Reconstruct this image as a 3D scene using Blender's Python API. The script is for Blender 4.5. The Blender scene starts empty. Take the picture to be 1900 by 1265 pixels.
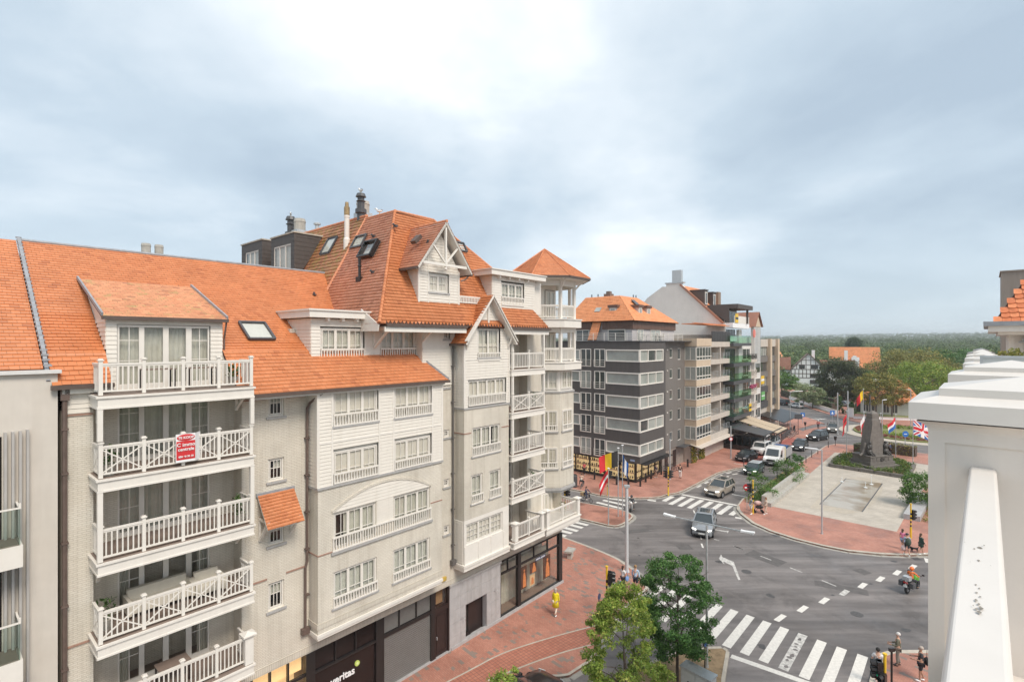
import bpy,bmesh,math,random
import numpy as np
from mathutils import Vector,Matrix
R=math.radians
random.seed(7)
rng=np.random.default_rng(11)
S=bpy.context.scene
COL=S.collection
# ---------------------------------------------------------------- camera
EYE=17.4
FPX=950.0
cd=bpy.data.cameras.new('camera')
cd.sensor_width=36.0
cd.lens=36.0*FPX/1900.0
cd.shift_y=1.5/1900.0
cd.clip_start=0.05
cd.clip_end=9000.0
cam=bpy.data.objects.new('camera',cd)
cam.location=(0,0,EYE)
cam.rotation_euler=(R(90),0,0)
COL.objects.link(cam)
S.camera=cam
# ---------------------------------------------------------------- sky and sun
SUN_EL,SUN_AZ=R(50),R(142)
w=bpy.data.worlds.new('World');S.world=w;w.use_nodes=True
nt=w.node_tree;nt.nodes.clear()
def N(t,**k):
 n=nt.nodes.new(t)
 for a,b in k.items():setattr(n,a,b)
 return n
L=nt.links.new
out=N('ShaderNodeOutputWorld');bg=N('ShaderNodeBackground');bg.inputs[1].default_value=0.127
sky=N('ShaderNodeTexSky',sky_type='NISHITA',sun_disc=False)
sky.sun_elevation=SUN_EL;sky.sun_rotation=SUN_AZ;sky.air_density=1.0;sky.dust_density=2.0
tc=N('ShaderNodeTexCoord')
sep=N('ShaderNodeSeparateXYZ');L(tc.outputs['Generated'],sep.inputs[0])
mz=N('ShaderNodeMath',operation='MAXIMUM');L(sep.outputs[2],mz.inputs[0]);mz.inputs[1].default_value=0.0
az=N('ShaderNodeMath',operation='ADD');L(mz.outputs[0],az.inputs[0]);az.inputs[1].default_value=0.22
dx=N('ShaderNodeMath',operation='DIVIDE');L(sep.outputs[0],dx.inputs[0]);L(az.outputs[0],dx.inputs[1])
dy=N('ShaderNodeMath',operation='DIVIDE');L(sep.outputs[1],dy.inputs[0]);L(az.outputs[0],dy.inputs[1])
cmb=N('ShaderNodeCombineXYZ');L(dx.outputs[0],cmb.inputs[0]);L(dy.outputs[0],cmb.inputs[1])
def noise(scale,detail,rough,off,dist=0.0):
 mp=N('ShaderNodeMapping');mp.inputs['Location'].default_value=off
 L(cmb.outputs[0],mp.inputs[0])
 n=N('ShaderNodeTexNoise');n.inputs['Scale'].default_value=scale
 n.inputs['Detail'].default_value=detail;n.inputs['Roughness'].default_value=rough
 n.inputs['Distortion'].default_value=dist
 L(mp.outputs[0],n.inputs['Vector']);return n
n1=noise(0.75,6.0,0.52,(0.4,5.2,0.0),0.35)
n2=noise(2.1,6.0,0.55,(7.7,2.2,3.0),0.3)
mx=N('ShaderNodeMath',operation='MULTIPLY');L(n2.outputs[0],mx.inputs[0]);mx.inputs[1].default_value=0.26
ad=N('ShaderNodeMath',operation='ADD');L(n1.outputs[0],ad.inputs[0]);L(mx.outputs[0],ad.inputs[1])
def lobe(d,sharp,amt,prev):
 v=Vector(d).normalized();dp=N('ShaderNodeVectorMath',operation='DOT_PRODUCT');nv_=N('ShaderNodeVectorMath',operation='NORMALIZE');L(tc.outputs['Generated'],nv_.inputs[0]);L(nv_.outputs[0],dp.inputs[0]);dp.inputs[1].default_value=v
 mr=N('ShaderNodeMapRange');mr.interpolation_type='SMOOTHSTEP';L(dp.outputs['Value'],mr.inputs[0]);mr.inputs[1].default_value=sharp;mr.inputs[2].default_value=1.0;mr.inputs[3].default_value=0;mr.inputs[4].default_value=amt
 q=N('ShaderNodeMath',operation='ADD');L(prev.outputs[0],q.inputs[0]);L(mr.outputs[0],q.inputs[1]);return q
ad=lobe((-.08,.80,.72),.72,.13,ad);ad=lobe((.75,.80,.42),.88,-.13,ad);ad=lobe((-.80,.85,.40),.88,-.09,ad);ad=lobe((-.1,1,.22),.95,-.05,ad)
ramp=N('ShaderNodeValToRGB');L(ad.outputs[0],ramp.inputs[0])
cr=ramp.color_ramp
cr.elements[0].position=0.42;cr.elements[0].color=(1.72,2.10,2.48,1)
cr.elements[1].position=0.90;cr.elements[1].color=(4.6,4.7,4.8,1)
e=cr.elements.new(0.58);e.color=(2.20,2.60,2.95,1)
e=cr.elements.new(0.72);e.color=(2.98,3.28,3.52,1)
hz=N('ShaderNodeMapRange');L(sep.outputs[2],hz.inputs[0])
hz.inputs[1].default_value=0.0;hz.inputs[2].default_value=0.20;hz.inputs[3].default_value=0.75;hz.inputs[4].default_value=0.0
m1=N('ShaderNodeMixRGB');L(hz.outputs[0],m1.inputs[0]);L(ramp.outputs[0],m1.inputs[1]);m1.inputs[2].default_value=(2.55,3.0,3.3,1)
m2=N('ShaderNodeMixRGB');m2.inputs[0].default_value=0.94;L(sky.outputs[0],m2.inputs[1]);L(m1.outputs[0],m2.inputs[2])
L(m2.outputs[0],bg.inputs[0]);L(bg.outputs[0],out.inputs[0])
sl=bpy.data.lights.new('sun','SUN');sl.energy=1.42;sl.angle=R(22);sl.color=(1.0,0.91,0.80)
so=bpy.data.objects.new('sun',sl);COL.objects.link(so)
sd=Vector((math.sin(SUN_AZ)*math.cos(SUN_EL),math.cos(SUN_AZ)*math.cos(SUN_EL),math.sin(SUN_EL)))
so.rotation_euler=(-sd).to_track_quat('-Z','Y').to_euler()
so.location=(0,-20,60)
S.view_settings.view_transform='Standard';S.view_settings.look='None'
S.view_settings.exposure=1.18;S.view_settings.gamma=1.0
S.view_settings.use_curve_mapping=False
S.cycles.max_bounces=6;S.cycles.transparent_max_bounces=12
S.cycles.diffuse_bounces=4;S.cycles.glossy_bounces=3;S.cycles.transmission_bounces=3
S.cycles.volume_bounces=0;S.cycles.caustics_reflective=False;S.cycles.caustics_refractive=False
S.cycles.use_denoising=True
# ---------------------------------------------------------------- survey helpers: points of the place as read off the photo
def G(px,py,z=0.0):
 t=FPX*(EYE-z)/(py-634.0)
 return Vector(((px-950.0)/FPX*t,t,z))
FD=Vector((.655,.7556)).normalized()
FN=Vector((FD.y,-FD.x))
FDIST=21.4
def U(px,c=0.0):
 r=Vector(((px-950.0)/FPX,1.0));t=-(FDIST-c)/r.dot(FN)
 return t*r.dot(FD)
def along(px,p0,dd):
 k=(px-950.0)/FPX
 return(k*p0[1]-p0[0])/(dd[0]-k*dd[1])
# ---------------------------------------------------------------- mesh builder
class MB:
 def __init__(s):s.v=[];s.f=[];s.m=[]
 def add(s,vs,fs,mi=0):
  o=len(s.v);s.v+=[tuple(v)for v in vs]
  for f in fs:s.f.append(tuple(i+o for i in f));s.m.append(mi)
  return s
 def box(s,x0,x1,y0,y1,z0,z1,mi=0):
  return s.add([(x0,y0,z0),(x1,y0,z0),(x1,y1,z0),(x0,y1,z0),(x0,y0,z1),(x1,y0,z1),(x1,y1,z1),(x0,y1,z1)],[(0,3,2,1),(4,5,6,7),(0,1,5,4),(1,2,6,5),(2,3,7,6),(3,0,4,7)],mi)
 def b(s,u0,u1,c0,c1,z0,z1,mi=0):
  return s.box(u0,u1,-c1,-c0,z0,z1,mi)
 def bar(s,a,b_,w,h=None,mi=0,up=(0,0,1)):
  a=Vector(a);b_=Vector(b_);h=h or w
  d=(b_-a).normalized();u=Vector(up)
  if abs(d.dot(u))>.98:u=Vector((1,0,0))
  x=d.cross(u).normalized()*w/2;y=x.cross(d).normalized()*h/2
  vs=[a-x-y,a+x-y,a+x+y,a-x+y,b_-x-y,b_+x-y,b_+x+y,b_-x+y]
  return s.add(vs,[(0,3,2,1),(4,5,6,7),(0,1,5,4),(1,2,6,5),(2,3,7,6),(3,0,4,7)],mi)
 def tube(s,a,b_,r0,r1=None,n=8,mi=0,cap=True):
  a=Vector(a);b_=Vector(b_);r1=r0 if r1 is None else r1
  d=(b_-a).normalized();u=Vector((0,0,1))if abs(d.z)<.9 else Vector((1,0,0))
  x=d.cross(u).normalized();y=d.cross(x).normalized()
  vs=[]
  for p,r in((a,r0),(b_,r1)):
   for i in range(n):
    t=2*math.pi*i/n;vs.append(p+x*math.cos(t)*r+y*math.sin(t)*r)
  fs=[(i,(i+1)%n,n+(i+1)%n,n+i)for i in range(n)]
  if cap:fs+=[tuple(range(n-1,-1,-1)),tuple(range(n,2*n))]
  return s.add(vs,fs,mi)
 def path(s,pts,r,n=8,mi=0):
  for a,b_ in zip(pts[:-1],pts[1:]):s.tube(a,b_,r,r,n,mi)
  return s
 def lathe(s,prof,o=(0,0,0),n=12,mi=0):
  vs=[];fs=[]
  for r,z in prof:
   for i in range(n):
    t=2*math.pi*i/n;vs.append((o[0]+r*math.cos(t),o[1]+r*math.sin(t),o[2]+z))
  for k in range(len(prof)-1):
   for i in range(n):fs.append((k*n+i,k*n+(i+1)%n,(k+1)*n+(i+1)%n,(k+1)*n+i))
  fs.append(tuple(range(n-1,-1,-1)));fs.append(tuple(range((len(prof)-1)*n,len(prof)*n)))
  return s.add(vs,fs,mi)
 def ball(s,c,r,n=10,k=6,mi=0,sq=(1,1,1)):
  prof=[(r*math.sin(math.pi*i/k),-r*math.cos(math.pi*i/k))for i in range(k+1)]
  prof[0]=(r*.02,-r);prof[-1]=(r*.02,r)
  o=len(s.v);s.lathe(prof,(0,0,0),n,mi)
  for i in range(o,len(s.v)):
   v=s.v[i];s.v[i]=(c[0]+v[0]*sq[0],c[1]+v[1]*sq[1],c[2]+v[2]*sq[2])
  return s
 def prism(s,poly,vec,mi=0):
  n=len(poly);vec=Vector(vec);p=[Vector(q)for q in poly]
  return s.add(p+[q+vec for q in p],[tuple(range(n-1,-1,-1)),tuple(range(n,2*n))]+[(i,(i+1)%n,n+(i+1)%n,n+i)for i in range(n)],mi)
 def quad(s,a,b_,c,d,mi=0):return s.add([a,b_,c,d],[(0,1,2,3)],mi)
 def build(s,name,mats,parent=None,loc=None,smooth=False,kind=None,label=None):
  me=bpy.data.meshes.new(name);me.from_pydata(s.v,[],s.f)
  if not isinstance(mats,(list,tuple)):mats=[mats]
  for m in mats:me.materials.append(m)
  if len(mats)>1:me.polygons.foreach_set('material_index',s.m)
  bm=bmesh.new();bm.from_mesh(me);bmesh.ops.recalc_face_normals(bm,faces=bm.faces);bm.to_mesh(me);bm.free()
  if smooth:me.polygons.foreach_set('use_smooth',[True]*len(me.polygons))
  me.update()
  o=bpy.data.objects.new(name,me);COL.objects.link(o)
  if parent is not None:o.parent=parent
  if loc is not None:o.location=loc
  if kind:o['kind']=kind
  if label:o['label']=label
  return o
def raw(name,vs,fs,m,parent=None,kind=None,smooth=False):
 me=bpy.data.meshes.new(name)
 vs=np.asarray(vs,dtype=np.float32);fs=np.asarray(fs,dtype=np.int32)
 k=fs.shape[1]
 me.vertices.add(len(vs));me.vertices.foreach_set('co',vs.ravel())
 me.loops.add(fs.size);me.loops.foreach_set('vertex_index',fs.ravel())
 me.polygons.add(len(fs));me.polygons.foreach_set('loop_start',np.arange(0,fs.size,k,dtype=np.int32))
 me.polygons.foreach_set('loop_total',np.full(len(fs),k,dtype=np.int32))
 for q in(m if isinstance(m,(list,tuple))else[m]):me.materials.append(q)
 me.update(calc_edges=True);me.validate()
 if smooth:me.polygons.foreach_set('use_smooth',[True]*len(me.polygons))
 o=bpy.data.objects.new(name,me);COL.objects.link(o)
 if parent is not None:o.parent=parent
 if kind:o['kind']=kind
 return o
def tag(o,label=None,cat=None,group=None,kind=None):
 if label:o['label']=label
 if cat:o['category']=cat
 if group:o['group']=group
 if kind:o['kind']=kind
 return o
def thing(name,label,cat,loc=(0,0,0),rz=0.0,group=None):
 o=bpy.data.objects.new(name,None);COL.objects.link(o)
 o.location=loc;o.rotation_euler=(0,0,rz);o.empty_display_size=.2
 return tag(o,label,cat,group)
def dup(root,loc=None,rz=None,label=None,group=None,parent=None,dz=None):
 r=root.copy();COL.objects.link(r)
 if parent is not None:r.parent=parent
 if loc is not None:r.location=loc
 if rz is not None:r.rotation_euler=(0,0,rz)
 if label:r['label']=label
 if group:r['group']=group
 for ch in list(root.children):
  c=ch.copy();COL.objects.link(c);c.parent=r
  for g in list(ch.children):
   d=g.copy();COL.objects.link(d);d.parent=c
 return r
def inst(src,loc,parent,rz=0.0):
 o=bpy.data.objects.new(src.name.split('.')[0],src.data);COL.objects.link(o)
 o.parent=parent;o.location=loc;o.rotation_euler=(0,0,rz);return o
# ---------------------------------------------------------------- materials
def mat(name,col,rough=.6,var=.10,scale=4.0,bump=0.0,bscale=40.0,metal=0.0,spec=.5,emit=0.0,detail=4.0,stretch=None,streak=0.0,coat=0.0):
 m=bpy.data.materials.new(name);m.use_nodes=True;t=m.node_tree;nd=t.nodes;lk=t.links.new
 p=nd['Principled BSDF'];p.inputs['Roughness'].default_value=rough;p.inputs['Metallic'].default_value=metal
 p.inputs['Specular IOR Level'].default_value=spec;p.inputs['Coat Weight'].default_value=coat
 c=nd.new('ShaderNodeTexCoord');co=c.outputs['Object']
 if stretch:
  mp=nd.new('ShaderNodeMapping');mp.inputs['Scale'].default_value=stretch;lk(co,mp.inputs[0]);co=mp.outputs[0]
 n=nd.new('ShaderNodeTexNoise');n.inputs['Scale'].default_value=scale;n.inputs['Detail'].default_value=detail;n.inputs['Roughness'].default_value=.6
 lk(co,n.inputs['Vector'])
 rp=nd.new('ShaderNodeMapRange');lk(n.outputs[0],rp.inputs[0]);rp.inputs[1].default_value=.3;rp.inputs[2].default_value=.7
 rp.inputs[3].default_value=1-var;rp.inputs[4].default_value=1+var
 mu=nd.new('ShaderNodeMixRGB');mu.blend_type='MULTIPLY';mu.inputs[0].default_value=1.0
 mu.inputs[1].default_value=(*col,1);lk(rp.outputs[0],mu.inputs[2]);cur=mu.outputs[0]
 if streak:
  mp=nd.new('ShaderNodeMapping');mp.inputs['Scale'].default_value=(2.2,2.2,.16);lk(c.outputs['Object'],mp.inputs[0])
  n2=nd.new('ShaderNodeTexNoise');n2.inputs['Scale'].default_value=1.6;n2.inputs['Detail'].default_value=6;n2.inputs['Roughness'].default_value=.65
  lk(mp.outputs[0],n2.inputs['Vector'])
  r2=nd.new('ShaderNodeMapRange');lk(n2.outputs[0],r2.inputs[0]);r2.inputs[1].default_value=.48;r2.inputs[2].default_value=.75;r2.inputs[3].default_value=0;r2.inputs[4].default_value=streak
  m2=nd.new('ShaderNodeMixRGB');lk(r2.outputs[0],m2.inputs[0]);lk(cur,m2.inputs[1]);m2.inputs[2].default_value=(col[0]*.52,col[1]*.48,col[2]*.40,1);cur=m2.outputs[0]
 lk(cur,p.inputs['Base Color'])
 if bump:
  nb=nd.new('ShaderNodeTexNoise');nb.inputs['Scale'].default_value=bscale;nb.inputs['Detail'].default_value=3;lk(co,nb.inputs['Vector'])
  b=nd.new('ShaderNodeBump');b.inputs['Strength'].default_value=bump;b.inputs['Distance'].default_value=.02
  lk(nb.outputs[0],b.inputs['Height']);lk(b.outputs[0],p.inputs['Normal'])
 if emit:p.inputs['Emission Color'].default_value=(*col,1);p.inputs['Emission Strength'].default_value=emit
 return m
def brickmat(name,c1,c2,mortar,bw,bh,ms=.012,rough=.8,bump=.5,plane='wall',var=.12,patch=None,off=.5,streak=0.0,rot=0.0,wet=0.0):
 m=bpy.data.materials.new(name);m.use_nodes=True;t=m.node_tree;nd=t.nodes;lk=t.links.new
 p=nd['Principled BSDF'];p.inputs['Roughness'].default_value=rough
 c=nd.new('ShaderNodeTexCoord');co=c.outputs['Object']
 if plane=='wall':
  s_=nd.new('ShaderNodeSeparateXYZ');lk(co,s_.inputs[0])
  a=nd.new('ShaderNodeMath');lk(s_.outputs[0],a.inputs[0]);lk(s_.outputs[1],a.inputs[1])
  q=nd.new('ShaderNodeCombineXYZ');lk(a.outputs[0],q.inputs[0]);lk(s_.outputs[2],q.inputs[1]);v=q.outputs[0]
 else:
  mp=nd.new('ShaderNodeMapping');mp.inputs['Rotation'].default_value=(0,0,rot);lk(co,mp.inputs[0]);v=mp.outputs[0]
 b=nd.new('ShaderNodeTexBrick');lk(v,b.inputs['Vector'])
 b.inputs['Color1'].default_value=(*c1,1);b.inputs['Color2'].default_value=(*c2,1);b.inputs['Mortar'].default_value=(*mortar,1)
 b.inputs['Scale'].default_value=1.0;b.inputs['Brick Width'].default_value=bw;b.inputs['Row Height'].default_value=bh
 b.inputs['Mortar Size'].default_value=ms;b.inputs['Mortar Smooth'].default_value=.3;b.offset=off
 n=nd.new('ShaderNodeTexNoise');n.inputs['Scale'].default_value=.55;n.inputs['Detail'].default_value=6;lk(co,n.inputs['Vector'])
 rp=nd.new('ShaderNodeMapRange');lk(n.outputs[0],rp.inputs[0]);rp.inputs[1].default_value=.3;rp.inputs[2].default_value=.7;rp.inputs[3].default_value=1-var;rp.inputs[4].default_value=1+var
 mu=nd.new('ShaderNodeMixRGB');mu.blend_type='MULTIPLY';mu.inputs[0].default_value=1;lk(b.outputs[0],mu.inputs[1]);lk(rp.outputs[0],mu.inputs[2]);cur=mu.outputs[0]
 if patch:
  w_=nd.new('ShaderNodeTexBrick');lk(v,w_.inputs['Vector']);w_.inputs['Scale'].default_value=1
  w_.inputs['Brick Width'].default_value=bw*2;w_.inputs['Row Height'].default_value=bh*2;w_.inputs['Mortar Size'].default_value=0;w_.offset=off
  w_.inputs['Color1'].default_value=(0,0,0,1);w_.inputs['Color2'].default_value=(1,1,1,1)
  nn=nd.new('ShaderNodeTexNoise');nn.inputs['Scale'].default_value=1.5;nn.inputs['Detail'].default_value=2;lk(co,nn.inputs['Vector'])
  ml=nd.new('ShaderNodeMath');ml.operation='MULTIPLY';lk(w_.outputs[0],ml.inputs[0]);nr=nd.new('ShaderNodeMapRange');lk(nn.outputs[0],nr.inputs[0]);nr.inputs[1].default_value=.38;nr.inputs[2].default_value=.62;nr.inputs[3].default_value=.78;lk(nr.outputs[0],ml.inputs[1])
  gt=nd.new('ShaderNodeMapRange');lk(ml.outputs[0],gt.inputs[0]);gt.inputs[1].default_value=patch[1];gt.inputs[2].default_value=patch[1]+.04
  mm=nd.new('ShaderNodeMixRGB');lk(gt.outputs[0],mm.inputs[0]);lk(cur,mm.inputs[1]);mm.inputs[2].default_value=(*patch[0],1);cur=mm.outputs[0]
 if streak:
  mp=nd.new('ShaderNodeMapping');mp.inputs['Scale'].default_value=(2.0,2.0,.14);lk(co,mp.inputs[0])
  n2=nd.new('ShaderNodeTexNoise');n2.inputs['Scale'].default_value=1.5;n2.inputs['Detail'].default_value=6;n2.inputs['Roughness'].default_value=.65;lk(mp.outputs[0],n2.inputs['Vector'])
  r2=nd.new('ShaderNodeMapRange');lk(n2.outputs[0],r2.inputs[0]);r2.inputs[1].default_value=.48;r2.inputs[2].default_value=.78;r2.inputs[3].default_value=0;r2.inputs[4].default_value=streak
  m2=nd.new('ShaderNodeMixRGB');lk(r2.outputs[0],m2.inputs[0]);lk(cur,m2.inputs[1]);m2.inputs[2].default_value=(c1[0]*.5,c1[1]*.46,c1[2]*.4,1);cur=m2.outputs[0]
 if wet:
  n3=nd.new('ShaderNodeTexNoise');n3.inputs['Scale'].default_value=.35;n3.inputs['Detail'].default_value=5;lk(co,n3.inputs['Vector'])
  r3=nd.new('ShaderNodeMapRange');lk(n3.outputs[0],r3.inputs[0]);r3.inputs[1].default_value=.5;r3.inputs[2].default_value=.62;r3.inputs[3].default_value=rough;r3.inputs[4].default_value=rough-.3
  lk(r3.outputs[0],p.inputs['Roughness'])
  r4=nd.new('ShaderNodeMapRange');lk(n3.outputs[0],r4.inputs[0]);r4.inputs[1].default_value=.5;r4.inputs[2].default_value=.62;r4.inputs[3].default_value=1;r4.inputs[4].default_value=1-wet
  m3=nd.new('ShaderNodeMixRGB');m3.blend_type='MULTIPLY';m3.inputs[0].default_value=1;lk(cur,m3.inputs[1]);lk(r4.outputs[0],m3.inputs[2]);cur=m3.outputs[0]
 lk(cur,p.inputs['Base Color'])
 if bump:
  inv=nd.new('ShaderNodeMath');inv.operation='SUBTRACT';inv.inputs[0].default_value=1;lk(b.outputs['Fac'],inv.inputs[1])
  bm_=nd.new('ShaderNodeBump');bm_.inputs['Strength'].default_value=bump;bm_.inputs['Distance'].default_value=.012;lk(inv.outputs[0],bm_.inputs['Height']);lk(bm_.outputs[0],p.inputs['Normal'])
 return m
def tilemat(name,c1,c2,dark,rough=.48,moss=None,mossamt=0.0):
 m=bpy.data.materials.new(name);m.use_nodes=True;t=m.node_tree;nd=t.nodes;lk=t.links.new
 p=nd['Principled BSDF'];p.inputs['Roughness'].default_value=rough;p.inputs['Specular IOR Level'].default_value=.55
 g=nd.new('ShaderNodeNewGeometry')
 rp=nd.new('ShaderNodeValToRGB');lk(g.outputs['Random Per Island'],rp.inputs[0])
 e=rp.color_ramp.elements;e[0].color=(*dark,1);e[0].position=0;e[1].color=(*c2,1);e[1].position=1
 k=e.new(.10);k.color=(*c1,1)
 c=nd.new('ShaderNodeTexCoord');n=nd.new('ShaderNodeTexNoise');n.inputs['Scale'].default_value=.7;n.inputs['Detail'].default_value=6;lk(c.outputs['Object'],n.inputs['Vector'])
 mr=nd.new('ShaderNodeMapRange');lk(n.outputs[0],mr.inputs[0]);mr.inputs[1].default_value=.3;mr.inputs[2].default_value=.7;mr.inputs[3].default_value=.91;mr.inputs[4].default_value=1.09
 mu=nd.new('ShaderNodeMixRGB');mu.blend_type='MULTIPLY';mu.inputs[0].default_value=1;lk(rp.outputs[0],mu.inputs[1]);lk(mr.outputs[0],mu.inputs[2]);cur=mu.outputs[0]
 if moss:
  n2=nd.new('ShaderNodeTexNoise');n2.inputs['Scale'].default_value=2.6;n2.inputs['Detail'].default_value=8;n2.inputs['Roughness'].default_value=.7;lk(c.outputs['Object'],n2.inputs['Vector'])
  r2=nd.new('ShaderNodeMapRange');lk(n2.outputs[0],r2.inputs[0]);r2.inputs[1].default_value=.62-mossamt*.3;r2.inputs[2].default_value=.72-mossamt*.25;r2.inputs[4].default_value=.85
  mm=nd.new('ShaderNodeMixRGB');lk(r2.outputs[0],mm.inputs[0]);lk(cur,mm.inputs[1]);mm.inputs[2].default_value=(*moss,1);cur=mm.outputs[0]
 lk(cur,p.inputs['Base Color']);return m
def leafmat(name,c1,c2,c3=None,trans=.25,ns=.55):
 m=bpy.data.materials.new(name);m.use_nodes=True;t=m.node_tree;nd=t.nodes;lk=t.links.new
 p=nd['Principled BSDF'];p.inputs['Roughness'].default_value=.55;p.inputs['Specular IOR Level'].default_value=.3
 g=nd.new('ShaderNodeNewGeometry');rp=nd.new('ShaderNodeValToRGB');lk(g.outputs['Random Per Island'],rp.inputs[0])
 e=rp.color_ramp.elements;e[0].color=(*c1,1);e[1].color=(*c2,1)
 if c3:e[1].position=.8;k=e.new(1.0);k.color=(*c3,1)
 c=nd.new('ShaderNodeTexCoord');n=nd.new('ShaderNodeTexNoise');n.inputs['Scale'].default_value=ns;n.inputs['Detail'].default_value=3;lk(c.outputs['Object'],n.inputs['Vector'])
 mr=nd.new('ShaderNodeMapRange');lk(n.outputs[0],mr.inputs[0]);mr.inputs[1].default_value=.3;mr.inputs[2].default_value=.7;mr.inputs[3].default_value=.72;mr.inputs[4].default_value=1.3
 mu=nd.new('ShaderNodeMixRGB');mu.blend_type='MULTIPLY';mu.inputs[0].default_value=1;lk(rp.outputs[0],mu.inputs[1]);lk(mr.outputs[0],mu.inputs[2])
 lk(mu.outputs[0],p.inputs['Base Color'])
 tr=nd.new('ShaderNodeBsdfTranslucent');lk(mu.outputs[0],tr.inputs[0]);mx_=nd.new('ShaderNodeMixShader');mx_.inputs[0].default_value=trans
 lk(p.outputs[0],mx_.inputs[1]);lk(tr.outputs[0],mx_.inputs[2]);lk(mx_.outputs[0],nd['Material Output'].inputs[0]);return m
def glassmat(name,tint=(.955,.955,.94),amount=.9):
 m=bpy.data.materials.new(name);m.use_nodes=True;t=m.node_tree;nd=t.nodes;lk=t.links.new
 nd.remove(nd['Principled BSDF'])
 tr=nd.new('ShaderNodeBsdfTransparent');tr.inputs[0].default_value=(*tint,1)
 gl=nd.new('ShaderNodeBsdfGlossy');gl.inputs['Roughness'].default_value=.02;gl.inputs[0].default_value=(.95,.97,1,1)
 fr=nd.new('ShaderNodeFresnel');fr.inputs[0].default_value=1.5
 ml=nd.new('ShaderNodeMath');ml.operation='MULTIPLY';ml.inputs[1].default_value=1.3;ml.use_clamp=True;lk(fr.outputs[0],ml.inputs[0]);ge=nd.new('ShaderNodeNewGeometry');sb_=nd.new('ShaderNodeMath');sb_.operation='SUBTRACT';sb_.use_clamp=True;lk(ml.outputs[0],sb_.inputs[0]);lk(ge.outputs['Backfacing'],sb_.inputs[1])
 mx_=nd.new('ShaderNodeMixShader');lk(sb_.outputs[0],mx_.inputs[0]);lk(tr.outputs[0],mx_.inputs[1]);lk(gl.outputs[0],mx_.inputs[2])
 lk(mx_.outputs[0],nd['Material Output'].inputs[0]);return m
M={}
WH=(.78,.745,.70)
M['white']=mat('white paint',(.775,.735,.675),.45,.03,3,.08,60,streak=.10)
M['siding']=mat('white siding board',(.755,.71,.64),.5,.04,2.5,.1,50,stretch=(1,1,6),streak=.17)
M['brick_white']=brickmat('painted white brick',(.69,.635,.545),(.735,.685,.595),(.60,.55,.465),.22,.068,.010,.75,.8,var=.09,streak=.42)
M['soldier']=brickmat('painted white soldier course',(.63,.58,.49),(.69,.64,.55),(.48,.43,.36),.075,.24,.010,.8,.8,var=.1,off=0,streak=.25)
M['tile']=tilemat('orange roof tile',(.53,.178,.064),(.60,.220,.088),(.44,.14,.052))
M['tile_sheen']=tilemat('orange roof tile with painted sky sheen',(.56,.225,.125),(.64,.29,.175),(.43,.16,.085),moss=(.42,.30,.13),mossamt=.05)  # left-facing slopes: sky sheen painted into a paler tile colour, plus sparse moss
M['tile_weath']=tilemat('weathered roof tile',(.56,.24,.12),(.66,.32,.17),(.40,.17,.09),moss=(.42,.32,.13),mossamt=.28)
M['tile_moss']=tilemat('mossy roof tile',(.50,.20,.10),(.60,.28,.14),(.36,.15,.08),moss=(.36,.27,.07),mossamt=.46)
M['tile_far']=tilemat('far orange tile',(.80,.30,.12),(.88,.36,.16),(.70,.24,.10))
M['tile_brown']=tilemat('brown roof tile',(.30,.13,.08),(.36,.17,.11),(.22,.10,.07))
M['under']=mat('roof underlay',(.10,.045,.03),.9,.1)
M['ridge']=mat('ridge tile',(.62,.26,.14),.7,.18,9)
M['lead']=mat('lead flashing',(.30,.31,.33),.5,.2,5,.2,20)
M['gutter']=mat('brown zinc gutter',(.105,.075,.062),.45,.15,5)
M['pipe']=mat('brown downpipe',(.135,.095,.08),.45,.15,4)
M['pipeg']=mat('grey downpipe',(.13,.12,.115),.45,.15,4)
M['stone_sill']=mat('bluestone',(.40,.39,.38),.7,.12,6,.15,50)
M['bluestone']=mat('grey bluestone slab',(.43,.42,.42),.6,.10,2.2,.08,60,streak=.35)
M['redband']=mat('red brick band',(.36,.22,.17),.8,.15,12)
M['black']=mat('black steel',(.022,.02,.02),.35,.1)
M['dkbrown']=mat('dark brown door',(.030,.020,.019),.35,.15,3)
M['dkpanel']=mat('dark shop panel',(.016,.012,.012),.22,.25,2)
M['shutter']=mat('grey roller shutter',(.27,.26,.25),.4,.06,3,metal=.4)
M['curtain']=mat('pale curtain',(.60,.59,.53),.9,.10,3)
M['blind']=mat('pale blind',(.58,.58,.53),.8,.06,5)
M['room']=mat('dim room',(.12,.105,.09),.9,.3,1.2)
M['deck']=mat('brown deck',(.23,.175,.145),.7,.15,5,stretch=(1,8,1))
M['glass']=glassmat('window glass')
M['glass_green']=glassmat('green balcony glass',(.66,.86,.74))
M['glass_bal']=glassmat('clear balcony glass',(.84,.90,.87))
M['warm']=mat('lit shop interior',(.86,.60,.30),.8,.12,2.5,emit=.36)
M['poster_a']=mat('dark poster',(.10,.045,.03),.5,.5,5)
M['poster_b']=mat('orange poster print',(.80,.28,.10),.5,.25,7)
M['poster_c']=mat('pale poster print',(.80,.55,.32),.5,.2,7)
M['navy']=mat('navy sign',(.035,.055,.13),.4,.1)
M['whitepaint']=mat('white lettering',(.85,.85,.85),.5,.02)
M['lime']=mat('lime dot',(.55,.66,.16),.5,.05)
M['red']=mat('red board',(.60,.035,.04),.45,.06)
M['yellow']=mat('yellow paint',(.78,.50,.03),.45,.08)
M['blue']=mat('blue sign',(.03,.16,.50),.4,.06)
M['galv']=mat('galvanised steel',(.52,.54,.55),.45,.12,6,metal=.5)
M['greypole']=mat('grey painted pole',(.55,.56,.57),.4,.06,4)
M['dkgrey']=mat('dark grey metal',(.075,.075,.08),.45,.1)
M['concrete']=mat('concrete',(.42,.40,.36),.8,.16,4,.2,40,streak=.2)
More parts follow.
